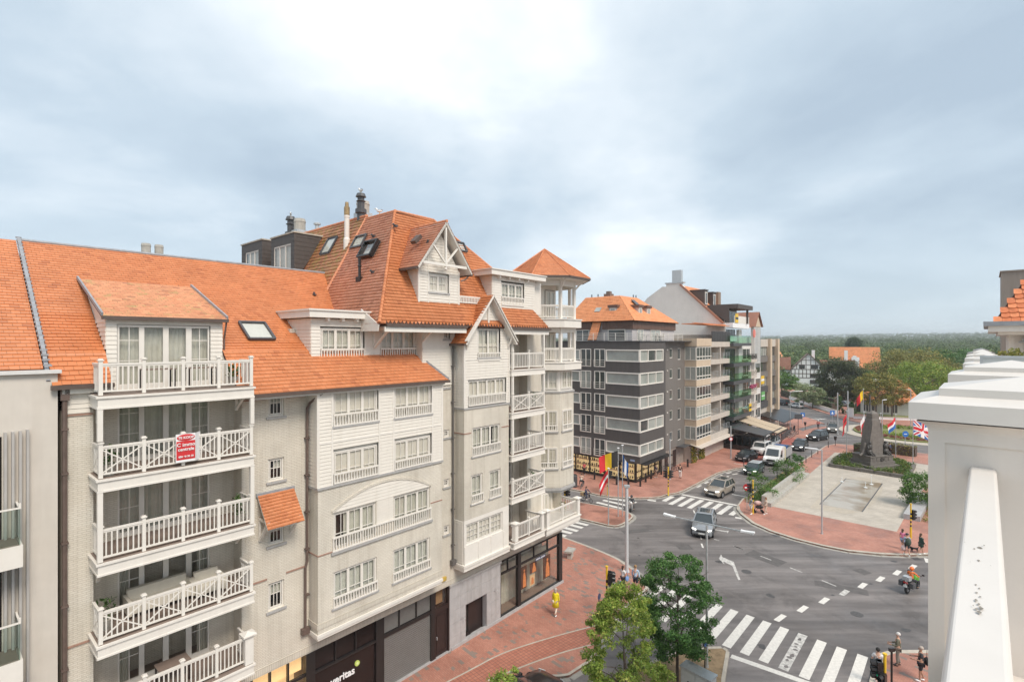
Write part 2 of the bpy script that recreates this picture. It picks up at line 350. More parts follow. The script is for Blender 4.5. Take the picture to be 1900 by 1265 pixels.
def text(body,size,par,loc,m='whitepaint',align='LEFT',ext=.01,off=.0):
 tx=bpy.data.curves.new('lettering','FONT');tx.body=body;tx.size=size;tx.align_x=align;tx.extrude=ext;tx.offset=off
 t=bpy.data.objects.new('tmp',tx);COL.objects.link(t);dg=bpy.context.evaluated_depsgraph_get();dg.update();me=bpy.data.meshes.new_from_object(t.evaluated_get(dg));bpy.data.objects.remove(t)
 me.materials.clear();me.materials.append(M[m]);o=bpy.data.objects.new('lettering',me);COL.objects.link(o);o.parent=par;o.location=loc;o.rotation_euler=(R(90),0,0);return o
# ================================================================ ground, road, pavements, plaza
def asphaltmat():
 m=bpy.data.materials.new('asphalt');m.use_nodes=True;t=m.node_tree;nd=t.nodes;lk=t.links.new
 p=nd['Principled BSDF'];c=nd.new('ShaderNodeTexCoord')
 def nz(sc,det,off=(0,0,0),stretch=(1,1,1),rot=0,ro=.6):
  mp=nd.new('ShaderNodeMapping');mp.inputs['Location'].default_value=off;mp.inputs['Scale'].default_value=stretch;mp.inputs['Rotation'].default_value=(0,0,rot)
  lk(c.outputs['Object'],mp.inputs[0]);n=nd.new('ShaderNodeTexNoise');n.inputs['Scale'].default_value=sc;n.inputs['Detail'].default_value=det;n.inputs['Roughness'].default_value=ro;n.inputs['Distortion'].default_value=.4;lk(mp.outputs[0],n.inputs['Vector']);return n.outputs[0]
 def mr(x,a,b_,lo,hi):
  r=nd.new('ShaderNodeMapRange');lk(x,r.inputs[0]);r.inputs[1].default_value=a;r.inputs[2].default_value=b_;r.inputs[3].default_value=lo;r.inputs[4].default_value=hi;return r.outputs[0]
 def mul(a,b_):
  r=nd.new('ShaderNodeMath');r.operation='MULTIPLY';lk(a,r.inputs[0]);lk(b_,r.inputs[1]);return r.outputs[0]
 big=mr(nz(.12,6),.3,.7,.80,1.22);tyre=mr(nz(.5,5,(3,1,0),(.16,1.6,1),R(-22)),.38,.66,.74,1.28);tyre2=mr(nz(.6,5,(8,4,0),(.14,1.5,1),R(38)),.42,.68,.90,1.12)
 fine=mr(nz(45,2),.3,.7,.82,1.18);patch=mr(nz(.32,8,(5,5,0),ro=.7),.52,.60,1.0,.78)
 f=mul(mul(mul(big,tyre),mul(fine,tyre2)),patch)
 mu=nd.new('ShaderNodeMixRGB');mu.blend_type='MULTIPLY';mu.inputs[0].default_value=1;mu.inputs[1].default_value=(.185,.166,.158,1);lk(f,mu.inputs[2]);lk(mu.outputs[0],p.inputs['Base Color'])
 lk(mr(nz(.3,5,(2,7,0)),.35,.65,.42,.8),p.inputs['Roughness']);p.inputs['Specular IOR Level'].default_value=.4
 b=nd.new('ShaderNodeBump');b.inputs['Strength'].default_value=.25;b.inputs['Distance'].default_value=.01;lk(nz(60,2),b.inputs['Height']);lk(b.outputs[0],p.inputs['Normal']);return m
M['asphalt']=asphaltmat()
M['pave']=brickmat('red brick paving',(.43,.185,.13),(.50,.235,.17),(.30,.16,.12),.21,.105,.008,.8,.5,'floor',.12,((.27,.205,.17),.76),rot=R(49),wet=.18)
M['pave_b']=brickmat('red brick bike path',(.40,.15,.10),(.46,.19,.125),(.20,.10,.08),.21,.21,.014,.8,.5,'floor',.10,off=0,rot=R(49))
M['pave_far']=brickmat('red brick paving far',(.42,.19,.14),(.48,.24,.18),(.32,.16,.12),.21,.105,.006,.8,.3,'floor',.14,rot=R(10),wet=.2)
M['island']=brickmat('red brick island paving',(.42,.18,.125),(.48,.225,.16),(.30,.16,.12),.21,.105,.008,.8,.4,'floor',.16,rot=R(20),wet=.42)
M['kerb']=mat('pale kerb stone',(.48,.43,.36),.8,.14,3,.15,40)
M['gutterstrip']=mat('concrete gutter',(.36,.34,.30),.85,.14,3)
M['mark']=mat('white road paint',(.68,.65,.60),.7,.13,6)
M['markworn']=mat('worn white road paint',(.50,.48,.45),.7,.45,5)
M['plaza']=brickmat('pale plaza paving',(.45,.40,.335),(.52,.465,.395),(.34,.30,.25),.60,.15,.010,.75,.3,'floor',.12,rot=R(-12))
M['grass']=mat('dry grass',(.20,.21,.075),.9,.35,.6,.4,8)
M['soil']=mat('dry soil with needles',(.27,.19,.11),.95,.3,3,.6,25)
M['ground']=mat('ground cover',(.085,.11,.045),.95,.35,.05)
def sheet(name,pts,z,m,kind='structure',parent=None):
 k=MB();k.add([(p[0],p[1],z)for p in pts],[tuple(range(len(pts)))])
 o=k.build(name,m,parent)
 if kind:o['kind']=kind
 return o
def raised(name,pts,z,m,edge=None,label=None):
 """pavement: top sheet with sides down to the road and a kerb of separate stones round the given run of edge"""
 k=MB();n=len(pts);k.add([(p[0],p[1],z)for p in pts]+[(p[0],p[1],-.05)for p in pts],[tuple(range(n))]+[(i,(i+1)%n,n+(i+1)%n,n+i)for i in range(n)])
 o=k.build(name,m);o['kind']='structure'
 return o
def smooth(pts,it=2):
 for _ in range(it):
  q=[pts[0]]
  for a,b_ in zip(pts[:-1],pts[1:]):q+=[a*.75+b_*.25,a*.25+b_*.75]
  pts=q+[pts[-1]]
 return pts
def kerb(parent,pts,z=.125,w=.16,step=1.0,gutter=True,side=1,m='kerb'):
 pts=[Vector((p[0],p[1],0))for p in pts];acc=[]
 for a,b_ in zip(pts[:-1],pts[1:]):
  n=max(1,int(round((b_-a).length/.25)));acc+=[a+(b_-a)*i/n for i in range(n)]
 acc.append(pts[-1]);s=max(1,int(step/.25))
 for i in range(0,len(acc)-1,s):
  seg=acc[i:min(i+s,len(acc)-1)+1];k=MB()
  for a,b_ in zip(seg[:-1],seg[1:]):
   d=(b_-a).normalized();nv=Vector((-d.y,d.x,0))*w;g=d*.006 if a is seg[0]else d*0
   a2=a+g;k.add([a2+Vector((0,0,-.05)),b_+Vector((0,0,-.05)),b_+nv*side+Vector((0,0,-.05)),a2+nv*side+Vector((0,0,-.05)),a2+Vector((0,0,z)),b_+Vector((0,0,z)),b_+nv*side+Vector((0,0,z+.004)),a2+nv*side+Vector((0,0,z+.004))],[(0,3,2,1),(4,5,6,7),(0,1,5,4),(1,2,6,5),(2,3,7,6),(3,0,4,7)])
  k.build('kerb_stone',M[m],parent)
 if gutter:
  k=MB()
  for a,b_ in zip(acc[:-1],acc[1:]):
   d=(b_-a).normalized();nv=Vector((d.y,-d.x,0))*.32*side;k.quad(a+Vector((0,0,.006)),b_+Vector((0,0,.006)),b_+nv+Vector((0,0,.005)),a+nv+Vector((0,0,.005)))
  k.build('gutter_strip',M['gutterstrip'],parent)
FP=lambda u,c:(org_+FD*u+FN*c)
org_=-FN*FDIST
PX=lambda*a:[G(x,y).to_2d()for x,y in a]
gr=sheet('ground',[(-1000,-150),(3900,-150),(3900,3200),(-1000,3200)],-.06,M['ground'])
road=sheet('road',[(-90,-20),(150,-20),(150,95),(122,150),(96,190),(84,190),(60,112),(-90,112)],0.0,M['asphalt'])
def mark(pts,m='mark',name='road_marking',z=.005):
 k=MB();k.add([(p[0],p[1],z)for p in pts],[tuple(range(len(pts)))]);return k.build(name,M[m],road)
def line(a,b_,w,m='mark',name='road_marking',z=.005):
 a=Vector((a[0],a[1]));b_=Vector((b_[0],b_[1]));d=(b_-a).normalized();nv=Vector((-d.y,d.x))*w/2
 return mark([a-nv,b_-nv,b_+nv,a+nv],m,name,z)
# --- pavement of the cream building
kp=[FP(30.6,-14),FP(31.4,-5)]+PX((1020,989),(1044,998),(1091,1015),(1129,1030.5),(1151,1041.5),(1166,1052.5),(1184,1063.5),(1195,1079),(1203,1092),(1199,1098),(1173,1115),(1140,1160),(1096,1230),(1056,1256),(1040,1258.5),(988,1259))+[FP(-14,4.9)]
kp=[Vector(p)for p in kp];kps=kp[:3]+smooth(kp[3:-5],2)+kp[-5:]
pv=raised('pavement',[FP(-14,-.3),FP(29.9,-.3),FP(29.9,-14)]+kps,.12,M['pave']);kerb(pv,kps[1:],side=-1 if False else-1)
def strip(pts,w,m,z,name,par):
 pts=smooth([Vector(p)for p in pts],2);k=MB();L_=[]
 for i,p in enumerate(pts):
  d=(pts[min(i+1,len(pts)-1)]-pts[max(i-1,0)]).normalized();nv=Vector((-d.y,d.x))*w/2;L_.append((p-nv,p+nv))
 for(a,b_),(c,d)in zip(L_[:-1],L_[1:]):k.quad((a.x,a.y,z),(c.x,c.y,z),(d.x,d.y,z),(b_.x,b_.y,z))
 return k.build(name,M[m],par)
PZ=lambda*a:[G(x,y,.12).to_2d()for x,y in a]
l1=PZ((780,1290),(835,1262),(880,1238.5),(924,1214.5),(968,1198.5),(1026,1181),(1070,1169),(1096,1162.5),(1130,1152));l2=PZ((905,1262),(968,1236.5),(1011,1220.5),(1055,1206),(1112,1192),(1128,1184))
s1,s2=smooth(l1,2),smooth(l2,2)
k=MB();n=40;r1=[s1[int(i*(len(s1)-1)/n)]for i in range(n+1)];r2=[s2[int(i*(len(s2)-1)/n)]for i in range(n+1)]
for i in range(n):k.quad((*r1[i],.1235),(*r1[i+1],.1235),(*r2[i+1],.1235),(*r2[i],.1235))
k.build('bike_path',M['pave_b'],pv);strip(l1,.10,'kerb',.128,'edge_strip',pv);strip(l2,.10,'kerb',.128,'edge_strip',pv)
# --- traffic island with the flagpoles
ip=PX((930,930),(1005,948),(1076.5,964),(1104,970.6),(1135,978),(1150.7,977),(1172,965),(1176,958),(1165,951),(1148,946),(1100,937),(1077,933),(960,908))
isl=raised('island_pavement',smooth(ip,1),.12,M['island']);kerb(isl,smooth(ip,1)[2:-2],side=1,gutter=True)
# --- far pavement along the dark grey building and the row
kf=PX((960,893),(1076,911),(1119.7,922),(1173,926),(1223.8,924),(1239,918.6),(1263,915),(1292,900),(1320,885),(1336,877),(1361,871.5),(1386,866.5),(1393,864),(1427,851),(1460,836),(1490,822),(1503,812),(1498,806),(1488,800),(1478,796),(1500,790),(1520,785),(1534,788),(1505,777),(1470,768),(1440,757),(1425,751))
kfs=smooth([Vector(p)for p in kf],1)
fpv=raised('pavement',kfs+[Vector((66,150)),Vector((40,150)),Vector((-40,150)),Vector((-40,66))],.12,M['pave_far'])
kerb(fpv,kfs[:30],side=1)
sheet('parking_bay',PX((1362,858),(1393,864.5),(1428,850),(1488,822),(1470,812),(1420,830)),.126,brickmat('red parking paving',(.36,.10,.075),(.42,.13,.10),(.28,.11,.09),.21,.105,.006,.8,.3,'floor',.15,rot=R(40)))
k=MB();
line(PX((1362,861))[0],PX((1392,865.5))[0],.12,z=.132);line(PX((1392,865.5))[0],PX((1424,851.5))[0],.12,z=.132)
# --- plaza island
kq=PX((1367,940),(1377,927),(1405,910),(1427,896),(1445,885),(1487,857),(1532,827.5),(1551,824),(1585,827),(1640,834),(1725,843),(1900,858))+[Vector((90,38))]+PX((1790,1026),(1718,1031),(1680,1032),(1633,1030),(1573.5,1024),(1526,1014.5),(1474,1001.5),(1429,987),(1395.6,972),(1374,955),(1367,946))
kq=[Vector(p)for p in kq];pl=raised('pavement',kq,.12,M['pave_far'])
kerb(pl,kq[:12],side=-1,gutter=False);kerb(pl,kq[13:]+[kq[0]],side=-1,w=.30)
plz=sheet('plaza',PX((1431,941),(1664,988.5),(1690,940),(1735,880),(1735,866),(1640,851),(1576,842.5),(1549,840.5)),.126,M['plaza'])
def stain(name,col,col2,rough,sc):
 m=mat(name,col,rough,.25,sc,.1,20);return m
wm=bpy.data.materials.new('shallow water');wm.use_nodes=True;t=wm.node_tree;p=t.nodes['Principled BSDF'];p.inputs['Roughness'].default_value=.22;p.inputs['Specular IOR Level'].default_value=.28
c=t.nodes.new('ShaderNodeTexCoord');nn=t.nodes.new('ShaderNodeTexNoise');nn.inputs['Scale'].default_value=.28;nn.inputs['Detail'].default_value=3;t.links.new(c.outputs['Object'],nn.inputs['Vector'])
rp=t.nodes.new('ShaderNodeValToRGB');t.links.new(nn.outputs[0],rp.inputs[0]);rp.color_ramp.elements[0].position=.42;rp.color_ramp.elements[0].color=(.28,.22,.15,1);rp.color_ramp.elements[1].position=.56;rp.color_ramp.elements[1].color=(.44,.40,.34,1);t.links.new(rp.outputs[0],p.inputs['Base Color'])
nb=t.nodes.new('ShaderNodeTexNoise');nb.inputs['Scale'].default_value=3.5;nb.inputs['Detail'].default_value=3;t.links.new(c.outputs['Object'],nb.inputs['Vector']);bb=t.nodes.new('ShaderNodeBump');bb.inputs['Strength'].default_value=.12;t.links.new(nb.outputs[0],bb.inputs['Height']);t.links.new(bb.outputs[0],p.inputs['Normal'])
fq=PX((1521,937.5),(1570,889),(1637.5,898.5),(1599.6,951.6))
ring=mat('tan water stain',(.46,.40,.32),.6,.12,2.5)
cen=sum((Vector(p)for p in fq),Vector((0,0)))/4
def spread(f):return[cen+(Vector(p)-cen)*f for p in fq]
def rounded(q,it=3):q=q+[q[0]];return smooth([Vector(p)for p in q],it)[1:-1]
sheet('stained_paving',rounded(spread(1.28)),.131,ring,parent=plz,kind=None);fo=sheet('fountain_water',fq,.136,wm)
line(fq[0],fq[1],.10,'dkgrey','drain_channel',.142);line(fq[2],fq[3],.10,'dkgrey','drain_channel',.142)
# --- roundabout
rc=Vector((75,96));circ=lambda r,n=48:[rc+Vector((math.cos(2*math.pi*i/n),math.sin(2*math.pi*i/n)))*r for i in range(n)]
raised('roundabout_apron',circ(11.6),.08,M['kerb']);raised('roundabout_bed',circ(9.2),.30,M['grass'])
# --- far side: street running away to the left, verge and pavement beyond it
ng=PX((1552,777),(1600,790),(1660,799),(1725,806),(1900,818));
raised('far_pavement',[Vector(p)for p in PX((1438,733),(1462,743),(1500,757),(1535,768),(1566,778),(1610,787),(1680,794),(1900,806))]+[Vector((160,140)),Vector((120,170)),Vector((96,190))],.12,M['pave_far'])
sheet('lawn',PX((1570,766),(1680,778),(1800,790),(1950,800),(1900,770),(1700,758),(1580,756)),.15,M['grass'])
sheet('grass_verge',PX((1462,741),(1470,740),(1545,763),(1535,765)),.15,M['grass'])
sheet('grass_verge',PX((1440,757.5),(1447,757.5),(1464,764.5),(1458,765.5)),.15,M['grass'])
# --- markings
dS=Vector((.72,-.683));o2=Vector((14.98,32.7));lv=Vector((-2.92,-3.28));
for i in range(-7,10):
 if i in(-7,):continue
 a=o2+dS*(i-2)
 mark([a,a+dS*.50,a+dS*.50+lv,a+lv],'markworn' if i in(5,)else 'mark','zebra_stripe')
sm=mat('dark tyre smear',(.12,.115,.11),.8,.5,9)
for i in range(11):
 t=i/10;a=o2+dS*(3.18+random.uniform(-.1,.1))+lv*(.15+.75*t);d=dS*random.uniform(.15,.30);e=lv*random.uniform(.015,.04)
 mark([a,a+d*.5-e,a+d,a+d+e,a+d*.4+e*1.6,a+e],None or 'asphalt','tyre_smear',.008)if i%4!=1 else None
line(PX((1356.5,1216.5))[0],PX((1560,1288))[0],.38)
o3=Vector((19.46,57.5))-Vector((.30,-.24));d3_=Vector((.79,-.622));lv3=Vector((-2.42,-2.75))
for i in range(8):
 a=o3+d3_*(i-1);f=1.0 if 0<i<7 else .62;s_=Vector((0,0))if i else lv3*.2
 if i==7:s_=lv3*.25
 mark([a+s_,a+s_+d3_*.5,a+s_+d3_*.5+lv3*f,a+s_+lv3*f],'mark','zebra_stripe')
line(PX((1265,917))[0],PX((1369,937.5))[0],.42);line(PX((1358,916.5))[0],PX((1391,922.5))[0],.25)
for a,b_ in(((1098,936.5),(1147,948.5)),((1107,931.5),(1156,943.5)),((1119,927.5),(1165,938)),((1127,923.5),(1181,932))):line(PX(a)[0],PX(b_)[0],.48,name='zebra_stripe')
for a,b_ in(((1062,967),(1091,974)),((1053,972),(1081,979)),((1044,977.5),(1072,985)),((1035,983),(1061,989)),((1030,990),(1050,994))):line(PX(a)[0],PX(b_)[0],.48,name='zebra_stripe')
cz=lambda x,y:(1300+x/4.318,1030+y/4.318)
for cx,cy in((638,500),(818,428),(990,362),(1152,298),(1298,241),(1440,189),(1575,138),(1700,92)):
 g=PX(cz(cx,cy))[0];d=Vector((.78,.62));line(g-d*.55,g+d*.55,.34,'markworn' if cx==1152 else 'mark','dash')
c8=lambda x,y:(1360+x/4.216,820+y/4.216)
for a,b_ in(((10,812),(88,842)),((215,890),(300,922)),((445,980),(540,1018)),((695,1080),(808,1126))):line(PX(c8(*a))[0],PX(c8(*b_))[0],.11,'markworn','dash')
c7=lambda x,y:(1040+x/4.517,840+y/4.517)
mark(PX(*[c7(*p)for p in((1345,850),(1358,872),(1452,912),(1508,1062),(1490,1065),(1440,945),(1362,908),(1375,935),(1328,885))]),'markworn','arrow')
mark(PX(*[c7(*p)for p in((1380,652),(1413,652),(1398,674),(1395,664),(1290,645),(1290,637))]),'markworn','arrow')
for x,y in((1120,492),(1188,776),(1175,706)):g=PX(c7(x,y))[0];line(g-Vector((.1,.45)),g+Vector((.1,-.45))+Vector((0,.9)),.14,name='dash')
for x,y in((765,398),(1505,546)):g=PX(c7(x,y))[0];line(g-Vector((.4,-.2)),g+Vector((.4,-.2)),.45,name='dash')
for a,b_ in(((1285,722),(1330,733)),((1450,778),(1538,810))):line(PX(c7(*a))[0],PX(c7(*b_))[0],.11,'markworn','dash')
c6=lambda x,y:(1260+x/6.327,760+y/6.327)
for a,b_ in(((210,910),(260,885)),((300,865),(345,843)),((380,825),(425,800)),((460,785),(505,765)),((555,748),(615,733)),((690,720),(765,710)),((795,697),(855,688)),((540,797),(580,778)),((625,760),(690,748)),((760,738),(825,725))):line(PX(c6(*a))[0],PX(c6(*b_))[0],.26,name='dash')
ca=lambda x,y:(1420+x/6.129,720+y/6.129)
for x in range(5):a=ca(425+x*50,345+x*2);b_=ca(480+x*50,372-x*0);line(PX(a)[0],PX((b_[0]+1.5,b_[1]-4.2))[0],.55,name='zebra_stripe')
mark(PX(*[ca(*p)for p in((420,500),(440,480),(560,445),(700,435),(690,450),(590,480),(560,520),(540,550),(480,545))]),'mark','crossing_surface',.004).data.materials[0]=M['pave_far']
line(PX(c8(1500,922))[0],PX(c8(1545,930))[0],1.0)
for x,y in((1590/1,1139),(1362,1058)):
 g=PX((x if x>1400 else 1385,y if x>1400 else 1060))[0];k=MB();k.tube((g.x,g.y,.0),(g.x,g.y,.008),.36,.36,20);k.build('manhole_cover',mat('iron cover',(.085,.08,.078),.6,.3,9),road)
md=PX((1258,1215),(1310,1208),(1340,1207),(1347,1212),(1338,1265))+[Vector((9.0,22)),Vector((5.2,22)),Vector((5.0,26))]
mo=raised('median_strip',md,.14,M['soil']);kerb(mo,[md[1],md[2],md[3],md[4],md[5]],side=1,z=.16,w=.18,gutter=False);kerb(mo,[md[7],md[0],md[1]],side=1,z=.16,w=.18,gutter=False)
rp_=PX((1613,1265),(1624,1235),(1632,1215),(1652,1209),(1740,1209))+[Vector((45,26)),Vector((40,-5)),Vector((14,-5)),Vector((15.5,22))]
rv=raised('pavement',rp_,.12,M['pave']);kerb(rv,[rp_[8]]+rp_[:5],side=-1,gutter=False,w=.30)
patch=mat('asphalt patch',(.115,.105,.10),.75,.2,3,.2,50);oil=mat('oil stain',(.07,.065,.062),.5,.3,6)
for px,py,a_,b_,r_ in((1180,985,2.6,.8,.2),(1420,1035,1.4,2.8,.6),(1560,1090,3.2,.9,-.5),(1270,1015,1.2,1.0,.1),(1600,1060,.9,.9,.4)):
 g=PX((px,py))[0];c_,s_=math.cos(r_),math.sin(r_);mark([(g.x+x*c_-y*s_,g.y+x*s_+y*c_)for x,y in((-a_/2,-b_/2),(a_/2,-b_/2),(a_/2,b_/2),(-a_/2,b_/2))],'asphalt','road_patch',.0035).data.materials[0]=patch
for i in range(16):
 g=PX((random.uniform(1150,1690),random.uniform(985,1200)))[0];r_=random.uniform(.08,.32);mark([(g.x+math.cos(t)*r_*random.uniform(.6,1.3),g.y+math.sin(t)*r_*random.uniform(.6,1.3))for t in np.linspace(0,5.7,10)],'asphalt','oil_stain',.0042).data.materials[0]=oil
for px,py in((1125,1036),(1700,1036),(1440,993),(1255,920),(1190,1108)):
 g=PX((px,py))[0];k=MB()
 for i in range(5):k.box(g.x-.28+i*.12,g.x-.22+i*.12,g.y-.2,g.y+.2,.004,.014)
 k.box(g.x-.32,g.x+.32,g.y-.24,g.y-.2,.004,.014);k.box(g.x-.32,g.x+.32,g.y+.2,g.y+.24,.004,.014);k.build('drain_grate',M['dkgrey'],road,kind='stuff')
# ================================================================ tile roofs, walls, windows, balustrades (helpers)
def tiles(name,poly,m,parent,tw=.235,ch=.195,under=True,seed=0,lift=.042,mt=None,single=0):
 """plain tiles laid in courses on a planar convex polygon (3D); each tile its own slab, clipped to the polygon"""
 r=np.random.default_rng(seed)
 P=np.array(poly,float);nrm=np.zeros(3)
 for i in range(len(P)):nrm+=np.cross(P[i]-P[0],P[(i+1)%len(P)]-P[0])
 nrm/=np.linalg.norm(nrm)
 if nrm[2]<0:nrm=-nrm
 sdir=np.cross([0,0,1],nrm);sdir/=np.linalg.norm(sdir);tdir=np.cross(nrm,sdir)
 o=P[np.argmin(P[:,2])]
 q=np.stack([(P-o)@sdir,(P-o)@tdir],1)
 off=(P-o)@nrm
 def span(t):
  xs=[]
  for i in range(len(q)):
   a,b_=q[i],q[(i+1)%len(q)]
   if(a[1]-t)*(b_[1]-t)<=0 and abs(a[1]-b_[1])>1e-6:xs.append(a[0]+(b_[0]-a[0])*(t-a[1])/(b_[1]-a[1]))
  return(min(xs),max(xs))if len(xs)>1 else None
 t0,t1=q[:,1].min(),q[:,1].max();V=[];Fc=[];k=0
 n=max(1,int(round((t1-t0)/ch)));ch=(t1-t0)/n
 for i in range(n):
  ta=t0+i*ch;tb=ta+ch;sa=span(ta+1e-4);sb=span(tb-1e-4)
  if not sa or not sb:continue
  lo=min(sa[0],sb[0]);hi=max(sa[1],sb[1])
  x=lo-(i%2)*tw/2-r.uniform(0,.02)
  while x<hi:
   xa,xb=x+.003,x+tw-.003;x+=tw
   a0,a1=max(xa,sa[0]),min(xb,sa[1]);b0,b1=max(xa,sb[0]),min(xb,sb[1])
   if a1-a0<.004 and b1-b0<.004:continue
   a1=max(a1,a0);b1=max(b1,b0)
   j=r.normal(0,.004);h=lift+r.normal(0,.003);sag=r.normal(0,.0025)
   for s_,t_,h_ in((a0,ta+j,-.004),(a1,ta+j,-.004),(a0,ta+j,h+sag),(a1,ta+j,h-sag),(b1,tb+.01,.010),(b0,tb+.01,.010)):
    V.append(o+sdir*s_+tdir*t_+nrm*h_)
   Fc+=[(k,k+1,k+3,k+2),(k+2,k+3,k+4,k+5)];k+=6
 V=np.array(V);ns=min(single,len(V)//6)
 for i in range(ns):
  me=bpy.data.meshes.new('roof_tile');me.from_pydata([tuple(v)for v in V[i*6:i*6+6]],[],[(0,1,3,2),(2,3,4,5)]);me.materials.append(m);so=bpy.data.objects.new('roof_tile',me);COL.objects.link(so);so.parent=parent
 if ns*6==len(V):V=V[:6]*0+V[:6];Fc=Fc[:0]+[(0,1,3,2)]
 else:V=V[ns*6:];Fc=[tuple(j-ns*6 for j in f)for f in Fc[ns*2:]]
 ob=raw(name,V,Fc,m,parent,'stuff')
 if under:
  u=MB();u.prism([tuple(p-nrm*.006)for p in P],tuple(-nrm*.10));u.build('roof_deck',mt or M['under'],ob)
 return ob
def L3(u,c,z):return(u,-c,z)
def caps(parent,a,b_,r=.085,step=.30,m=None):
 mb=MB();a=Vector(a);b_=Vector(b_);n=max(1,int((b_-a).length/step));d=(b_-a)/n
 for i in range(n):mb.tube(a+d*i,a+d*(i+1.06),r*1.08,r*.92,8)
 return mb.build('ridge_tiles',m or M['ridge'],parent,kind='stuff')
def holewall(mb,u0,u1,z0,z1,c,holes,dep=.16,mi=0,th=.25,rmi=None):
 """wall plane at c, facing out, with rectangular openings and their reveals"""
 us=sorted({u0,u1}|{h[0]for h in holes}|{h[1]for h in holes});zs=sorted({z0,z1}|{h[2]for h in holes}|{h[3]for h in holes})
 us=[x for x in us if u0<=x<=u1];zs=[x for x in zs if z0<=x<=z1]
 for a,b_ in zip(us[:-1],us[1:]):
  for p,q in zip(zs[:-1],zs[1:]):
   cu,cz=(a+b_)/2,(p+q)/2
   if any(h[0]<cu<h[1]and h[2]<cz<h[3]for h in holes):continue
   mb.quad(L3(a,c,p),L3(b_,c,p),L3(b_,c,q),L3(a,c,q),mi)
 rm=mi if rmi is None else rmi
 for a,b_,p,q in[h[:4]for h in holes]:
  mb.quad(L3(a,c,p),L3(a,c-dep,p),L3(a,c-dep,q),L3(a,c,q),rm);mb.quad(L3(b_,c,p),L3(b_,c-dep,p),L3(b_,c-dep,q),L3(b_,c,q),rm)
  mb.quad(L3(a,c,q),L3(b_,c,q),L3(b_,c-dep,q),L3(a,c-dep,q),rm);mb.quad(L3(a,c,p),L3(b_,c,p),L3(b_,c-dep,p),L3(a,c-dep,p),rm)
def sidingwall(mb,a,b_,z0,z1,holes=(),h=.155,outward=None,mi=0,top=None):
 """lapped boards between plan points a and b_ (x,y); holes as (s0,s1,z0,z1) along a->b_; top(s) trims the boards under a gable"""
 a=Vector((a[0],a[1],0));b_=Vector((b_[0],b_[1],0));ln=(b_-a).length;d=(b_-a)/ln
 nv=Vector((d.y,-d.x,0))if outward is None else Vector((*outward,0))
 z=z0
 while z<z1-.02:
  zt=min(z+h,z1);segs=[(0.0,ln)]
  for s0,s1,p,q in holes:
   if p<(z+zt)/2<q:
    ns=[]
    for x0,x1 in segs:
     if s1<=x0 or s0>=x1:ns.append((x0,x1));continue
     if s0>x0:ns.append((x0,s0))
     if s1<x1:ns.append((s1,x1))
    segs=ns
  for x0,x1 in segs:
   xa0,xa1,xb0,xb1=x0,x1,x0,x1
   if top:
    l0,r0=top(z);l1,r1=top(zt);xa0=max(x0,l0);xa1=min(x1,r0);xb0=max(x0,l1);xb1=min(x1,r1)
    if xa1-xa0<.02:continue
    xb1=max(xb1,xb0)
   p0=a+d*xa0;p1=a+d*xa1;q0=a+d*xb0;q1=a+d*xb1
   vs=[p0+Vector((0,0,z)),p1+Vector((0,0,z)),p0+nv*.030+Vector((0,0,z)),p1+nv*.030+Vector((0,0,z)),q1+nv*.010+Vector((0,0,zt)),q0+nv*.010+Vector((0,0,zt)),q1+Vector((0,0,zt)),q0+Vector((0,0,zt))]
   mb.add(vs,[(0,1,3,2),(2,3,4,5),(5,4,6,7),(0,2,5,7),(1,6,4,3)],mi)
  z=zt
WR=random.Random(21)
